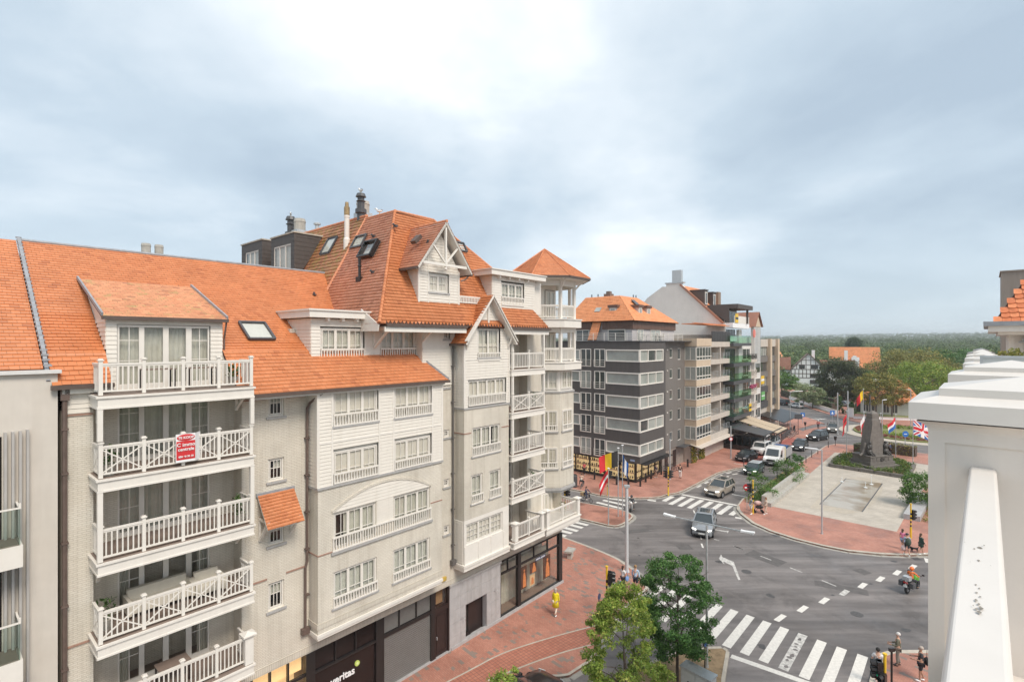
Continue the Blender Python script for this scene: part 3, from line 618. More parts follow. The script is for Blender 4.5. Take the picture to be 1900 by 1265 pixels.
def window(parent,u0,u1,z0,z1,c,n=3,cols=2,split=(.62,),guard=None,sill=True,fill='curtain',frame='white',setback=.09,dark=False,name='window',fw=.06,slat=False,half=None):
 """timber window: frame and casements, glazing bars, a pane per casement, sill, guard rail; curtain and a dim room behind the glass"""
 cf=c-setback
 f=MB();f.b(u0,u1,cf-.05,cf+.03,z1-fw,z1);f.b(u0,u1,cf-.05,cf+.03,z0,z0+fw);f.b(u0,u0+fw,cf-.05,cf+.03,z0+fw,z1-fw);f.b(u1-fw,u1,cf-.05,cf+.03,z0+fw,z1-fw)
 iw=(u1-u0-2*fw)/n;panes=[];cs=.045
 for i in range(n):
  a=u0+fw+iw*i;b_=a+iw
  if i:f.b(a-.025,a+.025,cf-.05,cf+.035,z0+fw,z1-fw)
  a2,b2,p,q=a+.02,b_-.02,z0+fw+.012,z1-fw-.012
  f.b(a2,a2+cs,cf-.03,cf+.02,p,q);f.b(b2-cs,b2,cf-.03,cf+.02,p,q);f.b(a2+cs,b2-cs,cf-.03,cf+.02,p,p+cs);f.b(a2+cs,b2-cs,cf-.03,cf+.02,q-cs,q)
  panes.append((a2+cs,b2-cs,p+cs,q-cs))
 w_=f.build(name,M[frame],parent)
 g=MB()
 for a,b_,p,q in panes:
  for k in range(1,cols):
   x=a+(b_-a)*k/cols;g.b(x-.013,x+.013,cf-.022,cf+.012,p,q)
  for s_ in split:
   y=q-(q-p)*s_;
   for k in range(cols):g.b(a+(b_-a)*k/cols+.013,a+(b_-a)*(k+1)/cols-.013,cf-.021,cf+.011,y-.013,y+.013)
 if g.v:g.build('glazing_bars',M[frame],w_,kind='stuff')
 for a,b_,p,q in panes:
  k=MB();k.b(a,b_,cf-.012,cf-.004,p,q);k.build('pane',M['glass'],w_)
 if fill:
  k=MB();nf=max(6,int((u1-u0)/.09));zt,zb=z1-.02,z0+.02
  if half:zb=z0+(z1-z0)*half
  if slat:
   z=zb
   while z<zt:k.quad(L3(u0+fw,cf-.10,z),L3(u1-fw,cf-.10,z),L3(u1-fw,cf-.125,z+.048),L3(u0+fw,cf-.125,z+.048));z+=.055
  else:
   pts=[(u0+.03+(u1-u0-.06)*i/nf,cf-.075-(.03 if i%2 else 0))for i in range(nf+1)];gap=WR.uniform(.15,.85)if WR.random()<.45 else 9;gw=WR.uniform(.06,.16)
   for i,((x0,c0),(x1,c1))in enumerate(zip(pts[:-1],pts[1:])):
    if abs(i/nf-gap)>gw:k.quad(L3(x0,c0,zb),L3(x1,c1,zb),L3(x1,c1,zt),L3(x0,c0,zt))
  k.build('curtain' if not slat else 'blind',M[fill],w_)
 k=MB();k.b(u0-.05,u1+.05,cf-.75,cf-.70,z0-.05,z1+.05);k.b(u0-.05,u1+.05,cf-.70,cf-.06,z0-.08,z0-.02);k.b(u0-.05,u1+.05,cf-.70,cf-.06,z1+.02,z1+.08);k.b(u0-.09,u0-.04,cf-.70,cf-.06,z0,z1);k.b(u1+.04,u1+.09,cf-.70,cf-.06,z0,z1)
 k.build('room',M['room'],w_)
 if sill:
  k=MB();k.b(u0-.09,u1+.09,c-setback-.05,c+.06,z0-.10,z0-.004);k.build('sill',M['stone_sill'],w_)
 if guard:
  g0,g1=guard;k=MB();k.b(u0-.02,u1+.02,c+.005,c+.065,g1-.07,g1);k.b(u0-.02,u1+.02,c+.005,c+.065,g0,g0+.06)
  m_=max(4,int((u1-u0)/.135))
  for i in range(m_+1):
   x=u0+(u1-u0)*i/m_;k.b(x-.022,x+.022,c+.012,c+.055,g0+.06,g1-.07)
  k.build('window_guard',M['white'],w_)
 return w_
def balustrade(parent,pts,zd,h=1.0,posts=None,cross=False,single=True,bay=None,pw=.10,step=.135,endposts=None):
 """posts, rails and balusters along plan points (u,c); pieces are sub-parts of the balcony"""
 nb=[]
 for(a,b_)in zip(pts[:-1],pts[1:]):
  a=Vector(a);b_=Vector(b_);ln=(b_-a).length;d=(b_-a)/ln
  def at(s,z):p=a+d*s;return L3(p.x,p.y,z)
  k=MB();k.bar(at(0,zd+h-.03),at(ln,zd+h-.03),.075,.06);k.bar(at(0,zd+h-.085),at(ln,zd+h-.085),.045,.05);k.build('top_rail',M['white'],parent)
  k=MB();k.bar(at(0,zd+.12),at(ln,zd+.12),.055,.055);k.build('bottom_rail',M['white'],parent)
  nbay=bay if(bay and ln>1.6)else 1
  for i in range(nbay):
   s0,s1=ln*i/nbay,ln*(i+1)/nbay
   if i:
    k=MB();x,y,_=at(s0,0);k.box(x-pw/2,x+pw/2,y-pw/2,y+pw/2,zd,zd+h+.10);k.box(x-pw*.8,x+pw*.8,y-pw*.8,y+pw*.8,zd+h+.10,zd+h+.135);k.box(x-pw*.55,x+pw*.55,y-pw*.55,y+pw*.55,zd+h+.135,zd+h+.165);k.build('post',M['white'],parent)
   n=max(2,int(round((s1-s0)/step)))
   for j in range(1,n):
    x,y,_=at(s0+(s1-s0)*j/n,0);nb.append((x,y))
   if cross and s1-s0>.6:
    k=MB();p,q=s0+.05,s1-.05
    k.bar(at(p,zd+.16),at(q,zd+h-.13),.042,.032);k.bar(at(p,zd+h-.13),at(q,zd+.16),.042,.032);k.build('cross_brace',M['white'],parent)
 hb=h-.11-.145
 if single:
  me=bpy.data.meshes.get('baluster_%d'%round(hb*1000))
  if me is None:
   k=MB();k.box(-.019,.019,-.019,.019,0,hb);o=k.build('baluster',M['white'],parent,loc=(nb[0][0],nb[0][1],zd+.147));me=o.data;me.name='baluster_%d'%round(hb*1000);nb=nb[1:]
  for x,y in nb:
   o=bpy.data.objects.new('baluster',me);COL.objects.link(o);o.parent=parent;o.location=(x,y,zd+.147)
 else:
  k=MB()
  for x,y in nb:k.box(x-.019,x+.019,y-.019,y+.019,zd+.147,zd+.147+hb)
  k.build('balusters',M['white'],parent,kind='stuff')
def post(parent,u,c,z0,z1,w=.13,cap=True,name='post'):
 k=MB();k.b(u-w/2,u+w/2,c-w/2,c+w/2,z0,z1)
 if cap:k.b(u-w*.75,u+w*.75,c-w*.75,c+w*.75,z1,z1+.035);k.b(u-w*.5,u+w*.5,c-w*.5,c+w*.5,z1+.035,z1+.07)
 return k.build(name,M['white'],parent)
def pedestal(parent,u,c,z0,z1,w=.30):
 k=MB();k.b(u-w/2,u+w/2,c-w/2,c+w/2,z0,z1);k.b(u-w/2-.04,u+w/2+.04,c-w/2-.04,c+w/2+.04,z1,z1+.05)
 a=w/2+.09;zz=z1+.05;k.b(u-a,u+a,c-a,c+a,zz,zz+.05);t=zz+.05
 k.add([L3(u-a,c-a,t),L3(u+a,c-a,t),L3(u+a,c+a,t),L3(u-a,c+a,t),L3(u,c,t+.10)],[(0,1,4),(1,2,4),(2,3,4),(3,0,4)])
 return k.build('pedestal',M['white'],parent)
def bracket(parent,u,c0,c1,z0,z1,w=.08,mname='white'):
 k=MB();k.b(u-w/2,u+w/2,c0,c0+.08,z0,z1);k.bar(L3(u,c0+.06,z0+.06),L3(u,c1-.04,z1-.05),w,.09,up=(1,0,0));k.b(u-w/2,u+w/2,c0+.08,c1,z1-.08,z1)
 return k.build('bracket',M[mname],parent)
def slab(parent,u0,u1,c0,c1,z0,z1,name='floor_slab'):
 k=MB();k.b(u0,u1,c0,c1,z0,z1-.10);k.b(u0-.05,u1+.05,c0,c1+.05,z1-.10,z1-.03);k.b(u0-.02,u1+.02,c0,c1+.02,z0-.06,z0)
 k.build(name,M['white'],parent)
 k=MB();k.b(u0+.03,u1-.03,c0,c1-.03,z1-.03,z1);k.build('deck',M['deck'],parent)
# ================================================================ the cream apartment building on the left
B=thing('apartment_building','long cream apartment building with orange tiled roofs, white balconies and a corner turret','building')
org=-FN*FDIST
B.location=(org.x,org.y,0);B.rotation_euler=(0,0,math.atan2(FD.y,FD.x))
uL0,uL1=3.70,8.32
FL=[5.2,7.92,10.50,13.12,15.72]
B_m0=Matrix.Translation(B.location)@Matrix.Rotation(B.rotation_euler.z,4,'Z');PLANT=leafmat('pot plant leaf',(.04,.09,.02),(.10,.18,.05))
# --- ground-floor masonry and solid core
k=MB();k.b(2.92,30.1,-9,-1.75,0,15.2);k.b(11.2,28.0,-9,-1.9,15.2,18.0);k.build('core',M['brick_white'],B)
k=MB()
narrow=[(9.36,10.02,14.30,15.30),(9.36,10.02,11.62,12.56),(9.36,10.02,8.98,9.95),(9.36,10.02,6.28,7.42)]
slots=[(18.92,19.34,17.55,17.98),(18.92,19.34,14.88,15.32),(18.92,19.34,12.1,12.52),(18.92,19.34,9.35,9.78),(18.92,19.34,6.72,7.2)]
holewall(k,2.92,uL0,3.85,15.2,0,[])
holewall(k,uL1,11.2,3.85,15.2,0,narrow)
holewall(k,11.2,18.05,3.85,4.9,0,[])
holewall(k,18.05,19.72,3.85,15.0,0,slots[1:])
holewall(k,19.72,24.0,3.85,5.2,0,[])
holewall(k,23.9,30.1,3.85,4.6,0,[])
k.quad(L3(uL0,0,3.85),L3(uL0,-1.75,3.85),L3(uL0,-1.75,15.2),L3(uL0,0,15.2));k.quad(L3(uL1,0,3.85),L3(uL1,-1.0,3.85),L3(uL1,-1.0,15.2),L3(uL1,0,15.2))
k.quad(L3(2.92,0,3.85),L3(2.92,-9,3.85),L3(2.92,-9,15.2),L3(2.92,0,15.2));k.quad(L3(30.1,0,3.85),L3(30.1,-9,3.85),L3(30.1,-9,7),L3(30.1,0,7))
k.build('wall',M['brick_white'],B)
k=MB();k.b(8.4,30.12,-.3,.025,3.80,4.10);k.build('soldier_course',M['soldier'],B)
k=MB();dz=[(FL[i]+.02,FL[i]+2.28)for i in range(5)]
holewall(k,uL0,uL1,3.9,15.75,-.78,[(4.50,7.43,a,b_)for a,b_ in dz[:4]],dep=.12)
k.build('wall',M['brick_white'],B)
for i,z in enumerate(FL):
 fw=MB();z0,z1=z+.02,z+2.28;cf=-.86
 xs=[4.50,5.16,5.26,5.90,6.02,6.65,6.78,7.43]
 fw.b(4.50,7.43,cf-.04,cf+.05,z1-.08,z1)
 for a,b_ in((4.50,4.56),(5.13,5.29),(5.87,6.05),(6.62,6.81),(7.37,7.43)):fw.b(a,b_,cf-.04,cf+.05,z0,z1-.08)
 fw.b(4.56,7.37,cf-.035,cf+.045,z0,z0+.16)
 d_=fw.build('glazed_doors',M['white'],B)
 g=MB()
 for a,b_ in((4.56,5.13),(6.81,7.37)):
  g.b((a+b_)/2-.014,(a+b_)/2+.014,cf-.02,cf+.02,z0+.16,z1-.08)
  for f_ in(.36,.68):g.b(a,b_,cf-.019,cf+.019,z0+.16+(z1-z0)*f_,z0+.186+(z1-z0)*f_)
 g.build('glazing_bars',M['white'],d_,kind='stuff')
 for a,b_ in((4.56,5.13),(5.29,5.87),(6.05,6.62),(6.81,7.37)):
  q=MB();q.b(a,b_,cf-.006,cf+.002,z0+.16,z1-.08);q.build('pane',M['glass'],d_)
 q=MB();q.b(4.3,7.7,cf-3.1,cf-3.0,z-.05,z+2.5);q.b(4.25,4.3,cf-3,cf-.1,z,z+2.5);q.b(7.7,7.75,cf-3,cf-.1,z,z+2.5);q.b(4.3,7.7,cf-3,cf-.1,z+2.45,z+2.5);q.build('room',M['room'],d_)
 q=MB();q.b(4.3,7.7,cf-3,cf-.1,z-.05,z);q.build('room_floor',M['deck'],d_)
 if i>=2:
  q=MB();nf=34;pts=[(4.52+2.9*j/nf,cf-.16-(.05 if j%2 else 0))for j in range(nf+1)]
  for(x0,c0),(x1,c1)in zip(pts[:-1],pts[1:]):q.quad(L3(x0,c0,z+.05),L3(x1,c1,z+.05),L3(x1,c1,z1),L3(x0,c0,z1))
  q.build('curtain',M['curtain'],d_,kind='stuff')
 else:
  q=MB();
  for a,b_ in((4.52,4.85),(7.05,7.42)):
   pts=[(a+(b_-a)*j/8,cf-.16-(.05 if j%2 else 0))for j in range(9)]
   for(x0,c0),(x1,c1)in zip(pts[:-1],pts[1:]):q.quad(L3(x0,c0,z+.05),L3(x1,c1,z+.05),L3(x1,c1,z1),L3(x0,c0,z1))
  q.build('curtain',M['curtain'],d_,kind='stuff')
for a,b_,z in((2.98,3.68,7.62),(8.36,9.3,7.62),(10.1,11.0,7.62),(2.98,3.68,15.02),(8.36,9.3,15.02),(10.1,11.0,15.02)):
 k=MB();k.b(a,b_,-.02,.035,z,z+.06);k.build('brick_band',M['redband'],B)
bl,br,bc=3.60,8.30,1.2
for i,z in enumerate(FL):
 lab=['lowest left-hand balcony with broad capped corner pedestals',None,None,None,None][i]
 k=MB();k.b(bl+.05,br-.05,-.78,bc-.08,z-.36,z-.10);bal=k.build('balcony',M['white'],B)
 slab(bal,bl,br,-.78,bc,z-.38,z)
 uin=[(bl+.08,.12),(bl+.08,bc-.08),(br-.08,bc-.08),(br-.08,.12)]
 if i==0:
  pedestal(bal,bl+.16,bc-.16,z,z+1.02);pedestal(bal,br-.16,bc-.16,z,z+1.02)
  uin=[(bl+.16,.1),(bl+.16,bc-.16),(br-.16,bc-.16),(br-.16,.1)]
 else:
  post(bal,bl+.08,bc-.08,z,z+1.08,.11);post(bal,br-.08,bc-.08,z,z+1.08,.11)
 balustrade(bal,uin,z,1.0,cross=(i in(1,3)),bay=4)
 if i in(1,2,4):
  for u_ in(bl+.2,br-.2):bracket(bal,u_,.0,.8,z-1.0,z-.38,.09)
 if i in(2,3):
  for u_ in(bl+.06,br-.06):post(bal,u_,bc-.06,z if i==2 else z+1.16,z+2.24,.14,False)
# --- bay 1
b1u0,b1u1,b1c=11.10,18.08,.80
W4=[(11.83,14.09,13.70,15.22),(15.06,17.36,13.70,15.22)];W3=[(11.85,14.08,11.16,12.56),(15.06,17.32,11.16,12.56)]
W2=[(11.83,14.0,8.28,9.88),(15.0,17.26,8.28,9.88)];W1=[(11.82,14.05,5.74,7.30),(14.97,17.25,5.74,7.30)]
k=MB();holewall(k,b1u0,b1u1,4.85,11.04,b1c,W2+W1,dep=.10)
for u_ in(b1u0,b1u1):k.quad(L3(u_,b1c,4.85),L3(u_,0,4.85),L3(u_,0,11.04),L3(u_,b1c,11.04))
k.b(b1u0,b1u1,0,b1c-.16,4.85,4.95)
k.build('bay_wall',M['brick_white'],B)
k=MB();k.b(b1u0-.03,b1u1+.03,0,b1c+.03,5.08,5.30);k.build('soldier_course',M['soldier'],B)
k=MB();k.b(b1u0-.05,b1u1+.05,0,b1c+.05,4.72,4.86);k.b(b1u0,b1u1,0,b1c,4.60,4.72);k.build('bay_base',M['white'],B)
k=MB();k.b(b1u0-.05,b1u1+.05,0,b1c+.07,11.04,11.14);k.build('sill_band',M['stone_sill'],B)
k=MB();k.b(b1u0-.02,W2[0][0]-.05,0,b1c+.02,8.2,8.26);k.build('brick_band',M['redband'],B);k=MB();k.b(W2[1][1]+.05,b1u1+.02,0,b1c+.02,9.0,9.06);k.build('brick_band',M['redband'],B)
k=MB();k.b(b1u0+.04,b1u1-.04,0,b1c-.14,11.14,15.3)
sidingwall(k,(b1u0,-b1c),(b1u1,-b1c),11.14,15.3,[(a-b1u0-.06,b_-b1u0+.06,p-.05,q+.06)for a,b_,p,q in W4+W3])
sidingwall(k,(b1u0,0),(b1u0,-b1c),11.14,15.3,outward=(-1,0));sidingwall(k,(b1u1,-b1c),(b1u1,0),11.14,15.3,outward=(1,0))
k.build('siding',M['siding'],B,kind='stuff')
k=MB();
for u_ in(b1u0,b1u1):k.b(u_-.06,u_+.06,b1c-.09,b1c+.04,11.14,15.3)
for u_ in(11.75,14.17,14.98,17.42):k.b(u_-.045,u_+.045,b1c,b1c+.042,11.14,15.3)
for a,b_ in((b1u0+.06,11.705),(14.215,14.935),(17.465,b1u1-.06)):k.b(a,b_,b1c,b1c+.040,12.98,13.07)
k.b(11.795,14.125,b1c,b1c+.040,12.98,13.07);k.b(15.025,17.375,b1c,b1c+.040,12.98,13.07)
k.build('trim_boards',M['white'],B)
for a in W4:window(B,*a,b1c,guard=(a[2]-.02,a[2]+.52),sill=True)
for a in W3:window(B,*a,b1c,guard=(a[2]-.0,a[2]+.46),sill=False)
for a in W2:window(B,*a,b1c,guard=None,sill=False)
for a in W1:window(B,*a,b1c,guard=(a[2]-.02,a[2]+.46),fill='blind',slat=True)
k=MB();n_=24;ua,ub,zs_,zp=11.74,17.34,9.90,10.72;um=(ua+ub)/2
arc=[(ua+(ub-ua)*i/n_,zs_+(zp-zs_)*(1-((ua+(ub-ua)*i/n_-um)/((ub-ua)/2))**2))for i in range(n_+1)]
for(x0,z0),(x1,z1)in zip(arc[:-1],arc[1:]):
 k.add([L3(x0,b1c+.004,z0),L3(x1,b1c+.004,z1),L3(x1,b1c+.055,z1),L3(x0,b1c+.055,z0),L3(x0,b1c+.004,z0+.12),L3(x1,b1c+.004,z1+.12),L3(x1,b1c+.055,z1+.12),L3(x0,b1c+.055,z0+.12)],[(0,1,2,3),(4,5,6,7),(3,2,6,7),(0,1,5,4)])
k.build('arch_moulding',M['brick_white'],B)
k=MB();sidingwall(k,(ua+.02,-b1c-.004),(ub-.02,-b1c-.004),9.93,10.70,h=.15,top=lambda z:((um-ua)*(1-max(0,1-(z-zs_)/(zp-zs_))**.5),(um-ua)*(1+max(0,1-(z-zs_)/(zp-zs_))**.5)))
k.b(14.03,14.97,b1c-.02,b1c+.02,8.85,9.93);k.build('arch_infill',M['siding'],B)
k=MB();g0,g1=8.20,8.84;k.b(11.76,17.32,b1c+.01,b1c+.08,g1-.07,g1);k.b(11.76,17.32,b1c+.01,b1c+.08,g0,g0+.06)
for i in range(42):
 x=11.80+5.48*i/41;k.b(x-.022,x+.022,b1c+.02,b1c+.065,g0+.06,g1-.07)
k.build('window_guard',M['white'],B)
k=MB();k.b(11.7,17.4,b1c-.02,b1c+.08,8.08,8.19);k.build('sill',M['stone_sill'],B)
for a in narrow:window(B,*a,0,n=1,cols=3,split=(.42,),setback=.10,fill='blind',half=.5)
for a in slots:window(B,*a,0,n=1,cols=2,split=(.5,),setback=.08,fw=.05,fill=None)
k=MB();k.prism([L3(8.90,.06,11.16),L3(10.40,.06,11.16),L3(10.40,.98,10.02),L3(8.90,.98,10.02)],(0,0,-.05));cn=k.build('canopy',M['white'],B)
tiles('canopy_tiles',[L3(8.90,.06,11.18),L3(10.40,.06,11.18),L3(10.40,1.0,10.0),L3(8.90,1.0,10.0)],M['tile'],cn,under=False,tw=.17,ch=.135)
k=MB();k.b(8.86,10.44,.0,.09,11.12,11.26);k.build('lead_strip',M['lead'],cn)
for u_ in(9.0,10.30):bracket(cn,u_,0,.85,9.3,10.25,.09)
# --- bay 2 with its gable
b2u0,b2u1,b2c=19.72,23.46,.80
V5=(20.80,22.62,16.50,18.18);V4=(20.05,23.15,13.80,15.24);V3=(20.34,22.68,10.94,12.54);V2a=(20.27,21.19,8.28,9.88);V2b=(21.76,22.72,8.26,9.84);V1=(19.86,22.92,6.06,7.22)
k=MB();holewall(k,b2u0,b2u1,7.45,13.62,b2c,[V3,V2a,V2b],dep=.10)
for u_ in(b2u0,b2u1):k.quad(L3(u_,b2c,7.45),L3(u_,0,7.45),L3(u_,0,13.62),L3(u_,b2c,13.62))
k.build('bay_wall',M['brick_white'],B)
k=MB();k.b(b2u0-.05,b2u1+.05,0,b2c+.05,13.62,13.72);k.build('sill_band',M['stone_sill'],B)
k=MB();k.b(b2u0-.02,20.25,0,b2c+.02,12.25,12.31);k.build('brick_band',M['redband'],B);k=MB();k.b(22.8,b2u1+.02,0,b2c+.02,12.25,12.31);k.build('brick_band',M['redband'],B)
gz0,gpk,gum=17.55,19.95,21.6
gtop=lambda z:((0,9)if z<gz0 else((gum-b2u0)-(gpk-z)/(gpk-gz0)*(gum-b2u0),(gum-b2u0)+(gpk-z)/(gpk-gz0)*(b2u1-gum)))
k=MB();k.b(b2u0+.04,b2u1-.04,-.5,b2c-.16,13.72,17.3)
sidingwall(k,(b2u0,-b2c),(b2u1,-b2c),13.72,19.75,[(a-b2u0-.06,b_-b2u0+.06,p-.05,q+.06)for a,b_,p,q in(V5,V4)],top=gtop)
sidingwall(k,(b2u0,.4),(b2u0,-b2c),13.72,17.5,outward=(-1,0));sidingwall(k,(b2u1,-b2c),(b2u1,.4),13.72,17.5,outward=(1,0))
k.build('siding',M['siding'],B,kind='stuff')
k=MB()
for u_ in(b2u0,b2u1):k.b(u_-.06,u_+.06,b2c-.09,b2c+.045,13.72,17.5)
k.b(b2u0+.06,b2u1-.06,b2c,b2c+.04,16.36,16.42);k.b(b2u0+.06,b2u1-.06,b2c+.02,b2c+.07,18.40,18.50);k.b(gum-.06,gum+.06,b2c+.02,b2c+.10,18.50,19.55);k.ball(L3(gum,b2c+.09,18.34),.07)
k.build('trim_boards',M['white'],B)
k=MB()
for s_ in(-1,1):
 e0=L3(gum+s_*2.12,b2c+.42,17.42);e1=L3(gum,b2c+.42,20.05);k.bar(e0,e1,.05,.26,up=(0,1,0))
k.build('bargeboards',M['white'],B)
for s_ in(-1,1):bracket(B,gum+s_*1.75,b2c,b2c+.42,17.0,17.75,.08)
window(B,*V5,b2c,n=2,guard=(16.30,16.78));window(B,*V4,b2c,n=4,guard=(13.78,14.36),sill=False);window(B,*V3,b2c,n=3,guard=(10.9,11.46))
window(B,*V2a,b2c,n=1,guard=(8.22,8.76));window(B,*V2b,b2c,n=1,guard=(8.22,8.76))
k=MB();k.b(b2u0,b2u1,0,b2c-.16,4.72,7.45);holewall(k,b2u0,b2u1,4.72,7.45,b2c,[V1],dep=.1)
for u_ in(b2u0,b2u1):k.quad(L3(u_,b2c,4.72),L3(u_,0,4.72),L3(u_,0,7.45),L3(u_,b2c,7.45))
k.b(b2u0-.10,b2u1+.10,0,b2c+.10,4.86,5.0);k.b(b2u0-.05,b2u1+.05,0,b2c+.05,4.64,4.86)
for u_ in(b2u0+.05,20.85,21.9,22.98):k.b(u_-.04,u_+.04,b2c,b2c+.03,5.0,6.0)
k.build('box_bay',M['white'],B)
k=MB();sidingwall(k,(b2u0-.002,0),(b2u0-.002,-b2c+.12),5.05,7.4,outward=(-1,0));k.build('siding',M['siding'],B,kind='stuff')
window(B,*V1,b2c,n=3,cols=3,split=(.34,.67),sill=False,fill='blind')
k=MB();sidingwall(k,(17.42,0),(19.72,0),15.0,18.2,[(18.92-17.42-.05,19.34-17.42+.05,17.5,18.03)]);k.b(17.42,17.56,-.55,.0,15.6,18.2)
sidingwall(k,(17.42,.55),(17.42,0),15.9,18.2,outward=(-1,0));k.build('siding',M['siding'],B,kind='stuff')
# --- white box dormer left of the upper eave
k=MB();D2=[(11.95,14.18,16.68,18.04),(15.15,17.40,16.68,17.98)]
k.b(11.52,17.42,-2.9,-.72,15.9,18.45)
sidingwall(k,(11.48,.5),(17.44,.5),16.4,18.46,[(a-11.48-.05,b_-11.48+.05,p-.05,q+.05)for a,b_,p,q in D2])
sidingwall(k,(11.48,3.2),(11.48,.5),16.4,18.46,outward=(-1,0))
dm=k.build('box_dormer',M['siding'],B)
k=MB();k.b(11.22,14.75,-3.3,-.14,18.50,18.80);k.b(11.16,14.80,-3.3,-.08,18.80,18.87);k.build('fascia',M['white'],dm)
k=MB();k.b(11.26,14.70,-3.2,-.2,18.87,18.885);k.build('flat_roof',M['lead'],dm)
for u_ in(12.2,12.95,13.7,14.4):
 k=MB();k.b(u_-.06,u_+.06,-.5,-.25,18.36,18.5);k.build('bracket',M['white'],dm)
for a in D2:window(B,*a,-.5,guard=(a[2]-.04,a[2]+.40),sill=False,fill='curtain' if a[0]<14 else 'blind',half=.0 if a[0]<14 else .55)
k=MB();k.b(11.44,17.46,-.50,-.44,16.46,16.60);k.build('lead_strip',M['lead'],dm)
# --- roofs
zr=21.50;cr_=-7.33
A=(lambda c:17.0+.687*(-.78-c))
rf=MB();rf.b(2.7,18,-7.6,-2.2,15.2,17.2);rfo=rf.build('roof_void',M['under'],B)
for a_,b_,c_,s_ in((2.66,4.17,-.78,90),(4.17,7.9,-3.2,0),(7.9,18.3,-.78,150)):tiles('roof_tiles',[L3(a_,c_,A(c_)),L3(b_,c_,A(c_)),L3(b_,cr_,zr),L3(a_,cr_,zr)],M['tile'],B,seed=int(a_*10),single=s_)
tiles('roof_tiles',[L3(2.66,.22,16.02),L3(4.16,.22,16.02),L3(4.16,-.80,17.04),L3(2.66,-.80,17.04)],M['tile'],B,seed=2,single=40)
tiles('roof_tiles',[L3(7.90,.95,15.36),L3(18.42,.95,15.36),L3(17.45,-.30,16.56),L3(16.9,-.80,17.04),L3(7.90,-.80,17.04)],M['tile'],B,seed=3)
tiles('roof_tiles',[L3(-6,-.2,16.55),L3(2.50,-.2,16.55),L3(2.50,cr_,zr-.02),L3(-6,cr_,zr-.02)],M['tile'],B,seed=4)
k=MB();k.prism([L3(2.66,cr_,zr),L3(18.3,cr_,zr),L3(18.3,-15,15.5),L3(2.66,-15,15.5)],(0,0,-.12));k.prism([L3(-6,cr_,zr),L3(2.5,cr_,zr),L3(2.5,-15,15.5),L3(-6,-15,15.5)],(0,0,-.12));k.build('rear_slope',M['ridge'],B)
caps(B,L3(2.66,cr_,zr+.03),L3(17.6,cr_,zr+.03),.07,.33,M['lead'])
k=MB();pts=[L3(2.58,.1,16.15),L3(2.58,-.78,17.05),L3(2.58,-4,19.28),L3(2.58,cr_,zr+.06)]
for a,b_ in zip(pts[:-1],pts[1:]):k.bar(a,b_,.16,.10,up=(1,0,0))
for i in range(34):
 t=i/33;c_=.1+(cr_-.1)*t;k.b(2.49,2.67,c_-.02,c_+.02,A(min(c_,-.1))+.1,A(min(c_,-.1))+.155)
k.build('lead_verge',M['lead'],B)
k=MB();k.b(2.62,4.2,.20,.34,15.90,16.04);k.build('gutter',M['gutter'],B)
k=MB();k.b(8.34,18.46,.93,1.07,15.24,15.37);k.build('gutter',M['gutter'],B)
k=MB();k.b(8.36,18.2,.0,.92,15.14,15.24);k.b(2.9,4.2,0,.2,15.75,15.9);k.build('soffit',M['white'],B)
k=MB();sidingwall(k,(2.95,0),(3.62,0),15.1,15.85);sidingwall(k,(8.34,0),(11.1,0),15.1,15.2);k.build('siding',M['siding'],B,kind='stuff')
k=MB();k.bar(L3(18.44,.97,15.42),L3(17.45,-.32,16.66),.05,.10);k.build('lead_verge',M['lead'],B)
k=MB();k.b(4.26,7.82,-4.6,-2.0,15.7,18.2)
sidingwall(k,(4.18,.78),(4.48,.78),15.75,18.22);sidingwall(k,(7.45,.78),(7.88,.78),15.75,18.22);k.b(4.48,7.45,-.9,-.76,18.02,18.25)
for u_,o_ in((4.18,-1),(7.88,1)):
 for i in range(16):
  z=15.75+i*.155;cz=-.78-max(0,(z-18.2))*2.4;cr2=-.78-(z-17.0)/.687
  if cr2<cz:sidingwall(k,((u_,-cr2)if o_<0 else(u_,-cz)),((u_,-cz)if o_<0 else(u_,-cr2)),z,z+.155,outward=(o_,0))
 if True:
  for i in range(8):z=15.75+i*.155;sidingwall(k,((u_,2.0)if o_<0 else(u_,.78)),((u_,.78)if o_<0 else(u_,2.0)),z,z+.155,outward=(o_,0))
dq=k.build('dormer',M['siding'],B)
for u_ in(4.19,7.87):
 k=MB();k.prism([L3(u_,-.8,18.14),L3(u_,-4.6,19.70),L3(u_,-2.5,18.1)],(.03 if u_<5 else-.03,0,0));k.build('cheek',M['siding'],dq)
tiles('dormer_tiles',[L3(4.06,-.62,18.28),L3(8.00,-.62,18.28),L3(8.00,-4.80,19.86),L3(4.06,-4.80,19.86)],M['tile_weath'],dq,seed=5)
k=MB();k.b(4.02,8.04,-.66,-.52,18.17,18.29);k.build('gutter',M['gutter'],dq)
k=MB();
for u_ in(4.04,8.02):k.bar(L3(u_,-.6,18.35),L3(u_,-4.85,19.95),.06,.12)
k.build('lead_verge',M['lead'],dq)
k=MB();k.path([L3(7.98,-.6,18.2),L3(7.98,-.7,17.9),L3(7.98,-.85,17.5),L3(7.98,-.85,16.9)],.035);k.build('downpipe',M['pipe'],dq)
k=MB();k.prism([L3(7.90,.93,15.30),L3(7.90,-.82,16.98),L3(7.90,-.82,15.2),L3(7.90,.93,15.2)],(.03,0,0));k.prism([L3(4.17,.2,15.95),L3(4.17,-.82,16.98),L3(4.17,-.82,15.6),L3(4.17,.2,15.6)],(-.03,0,0));k.build('cheek',M['siding'],dq,kind='stuff')
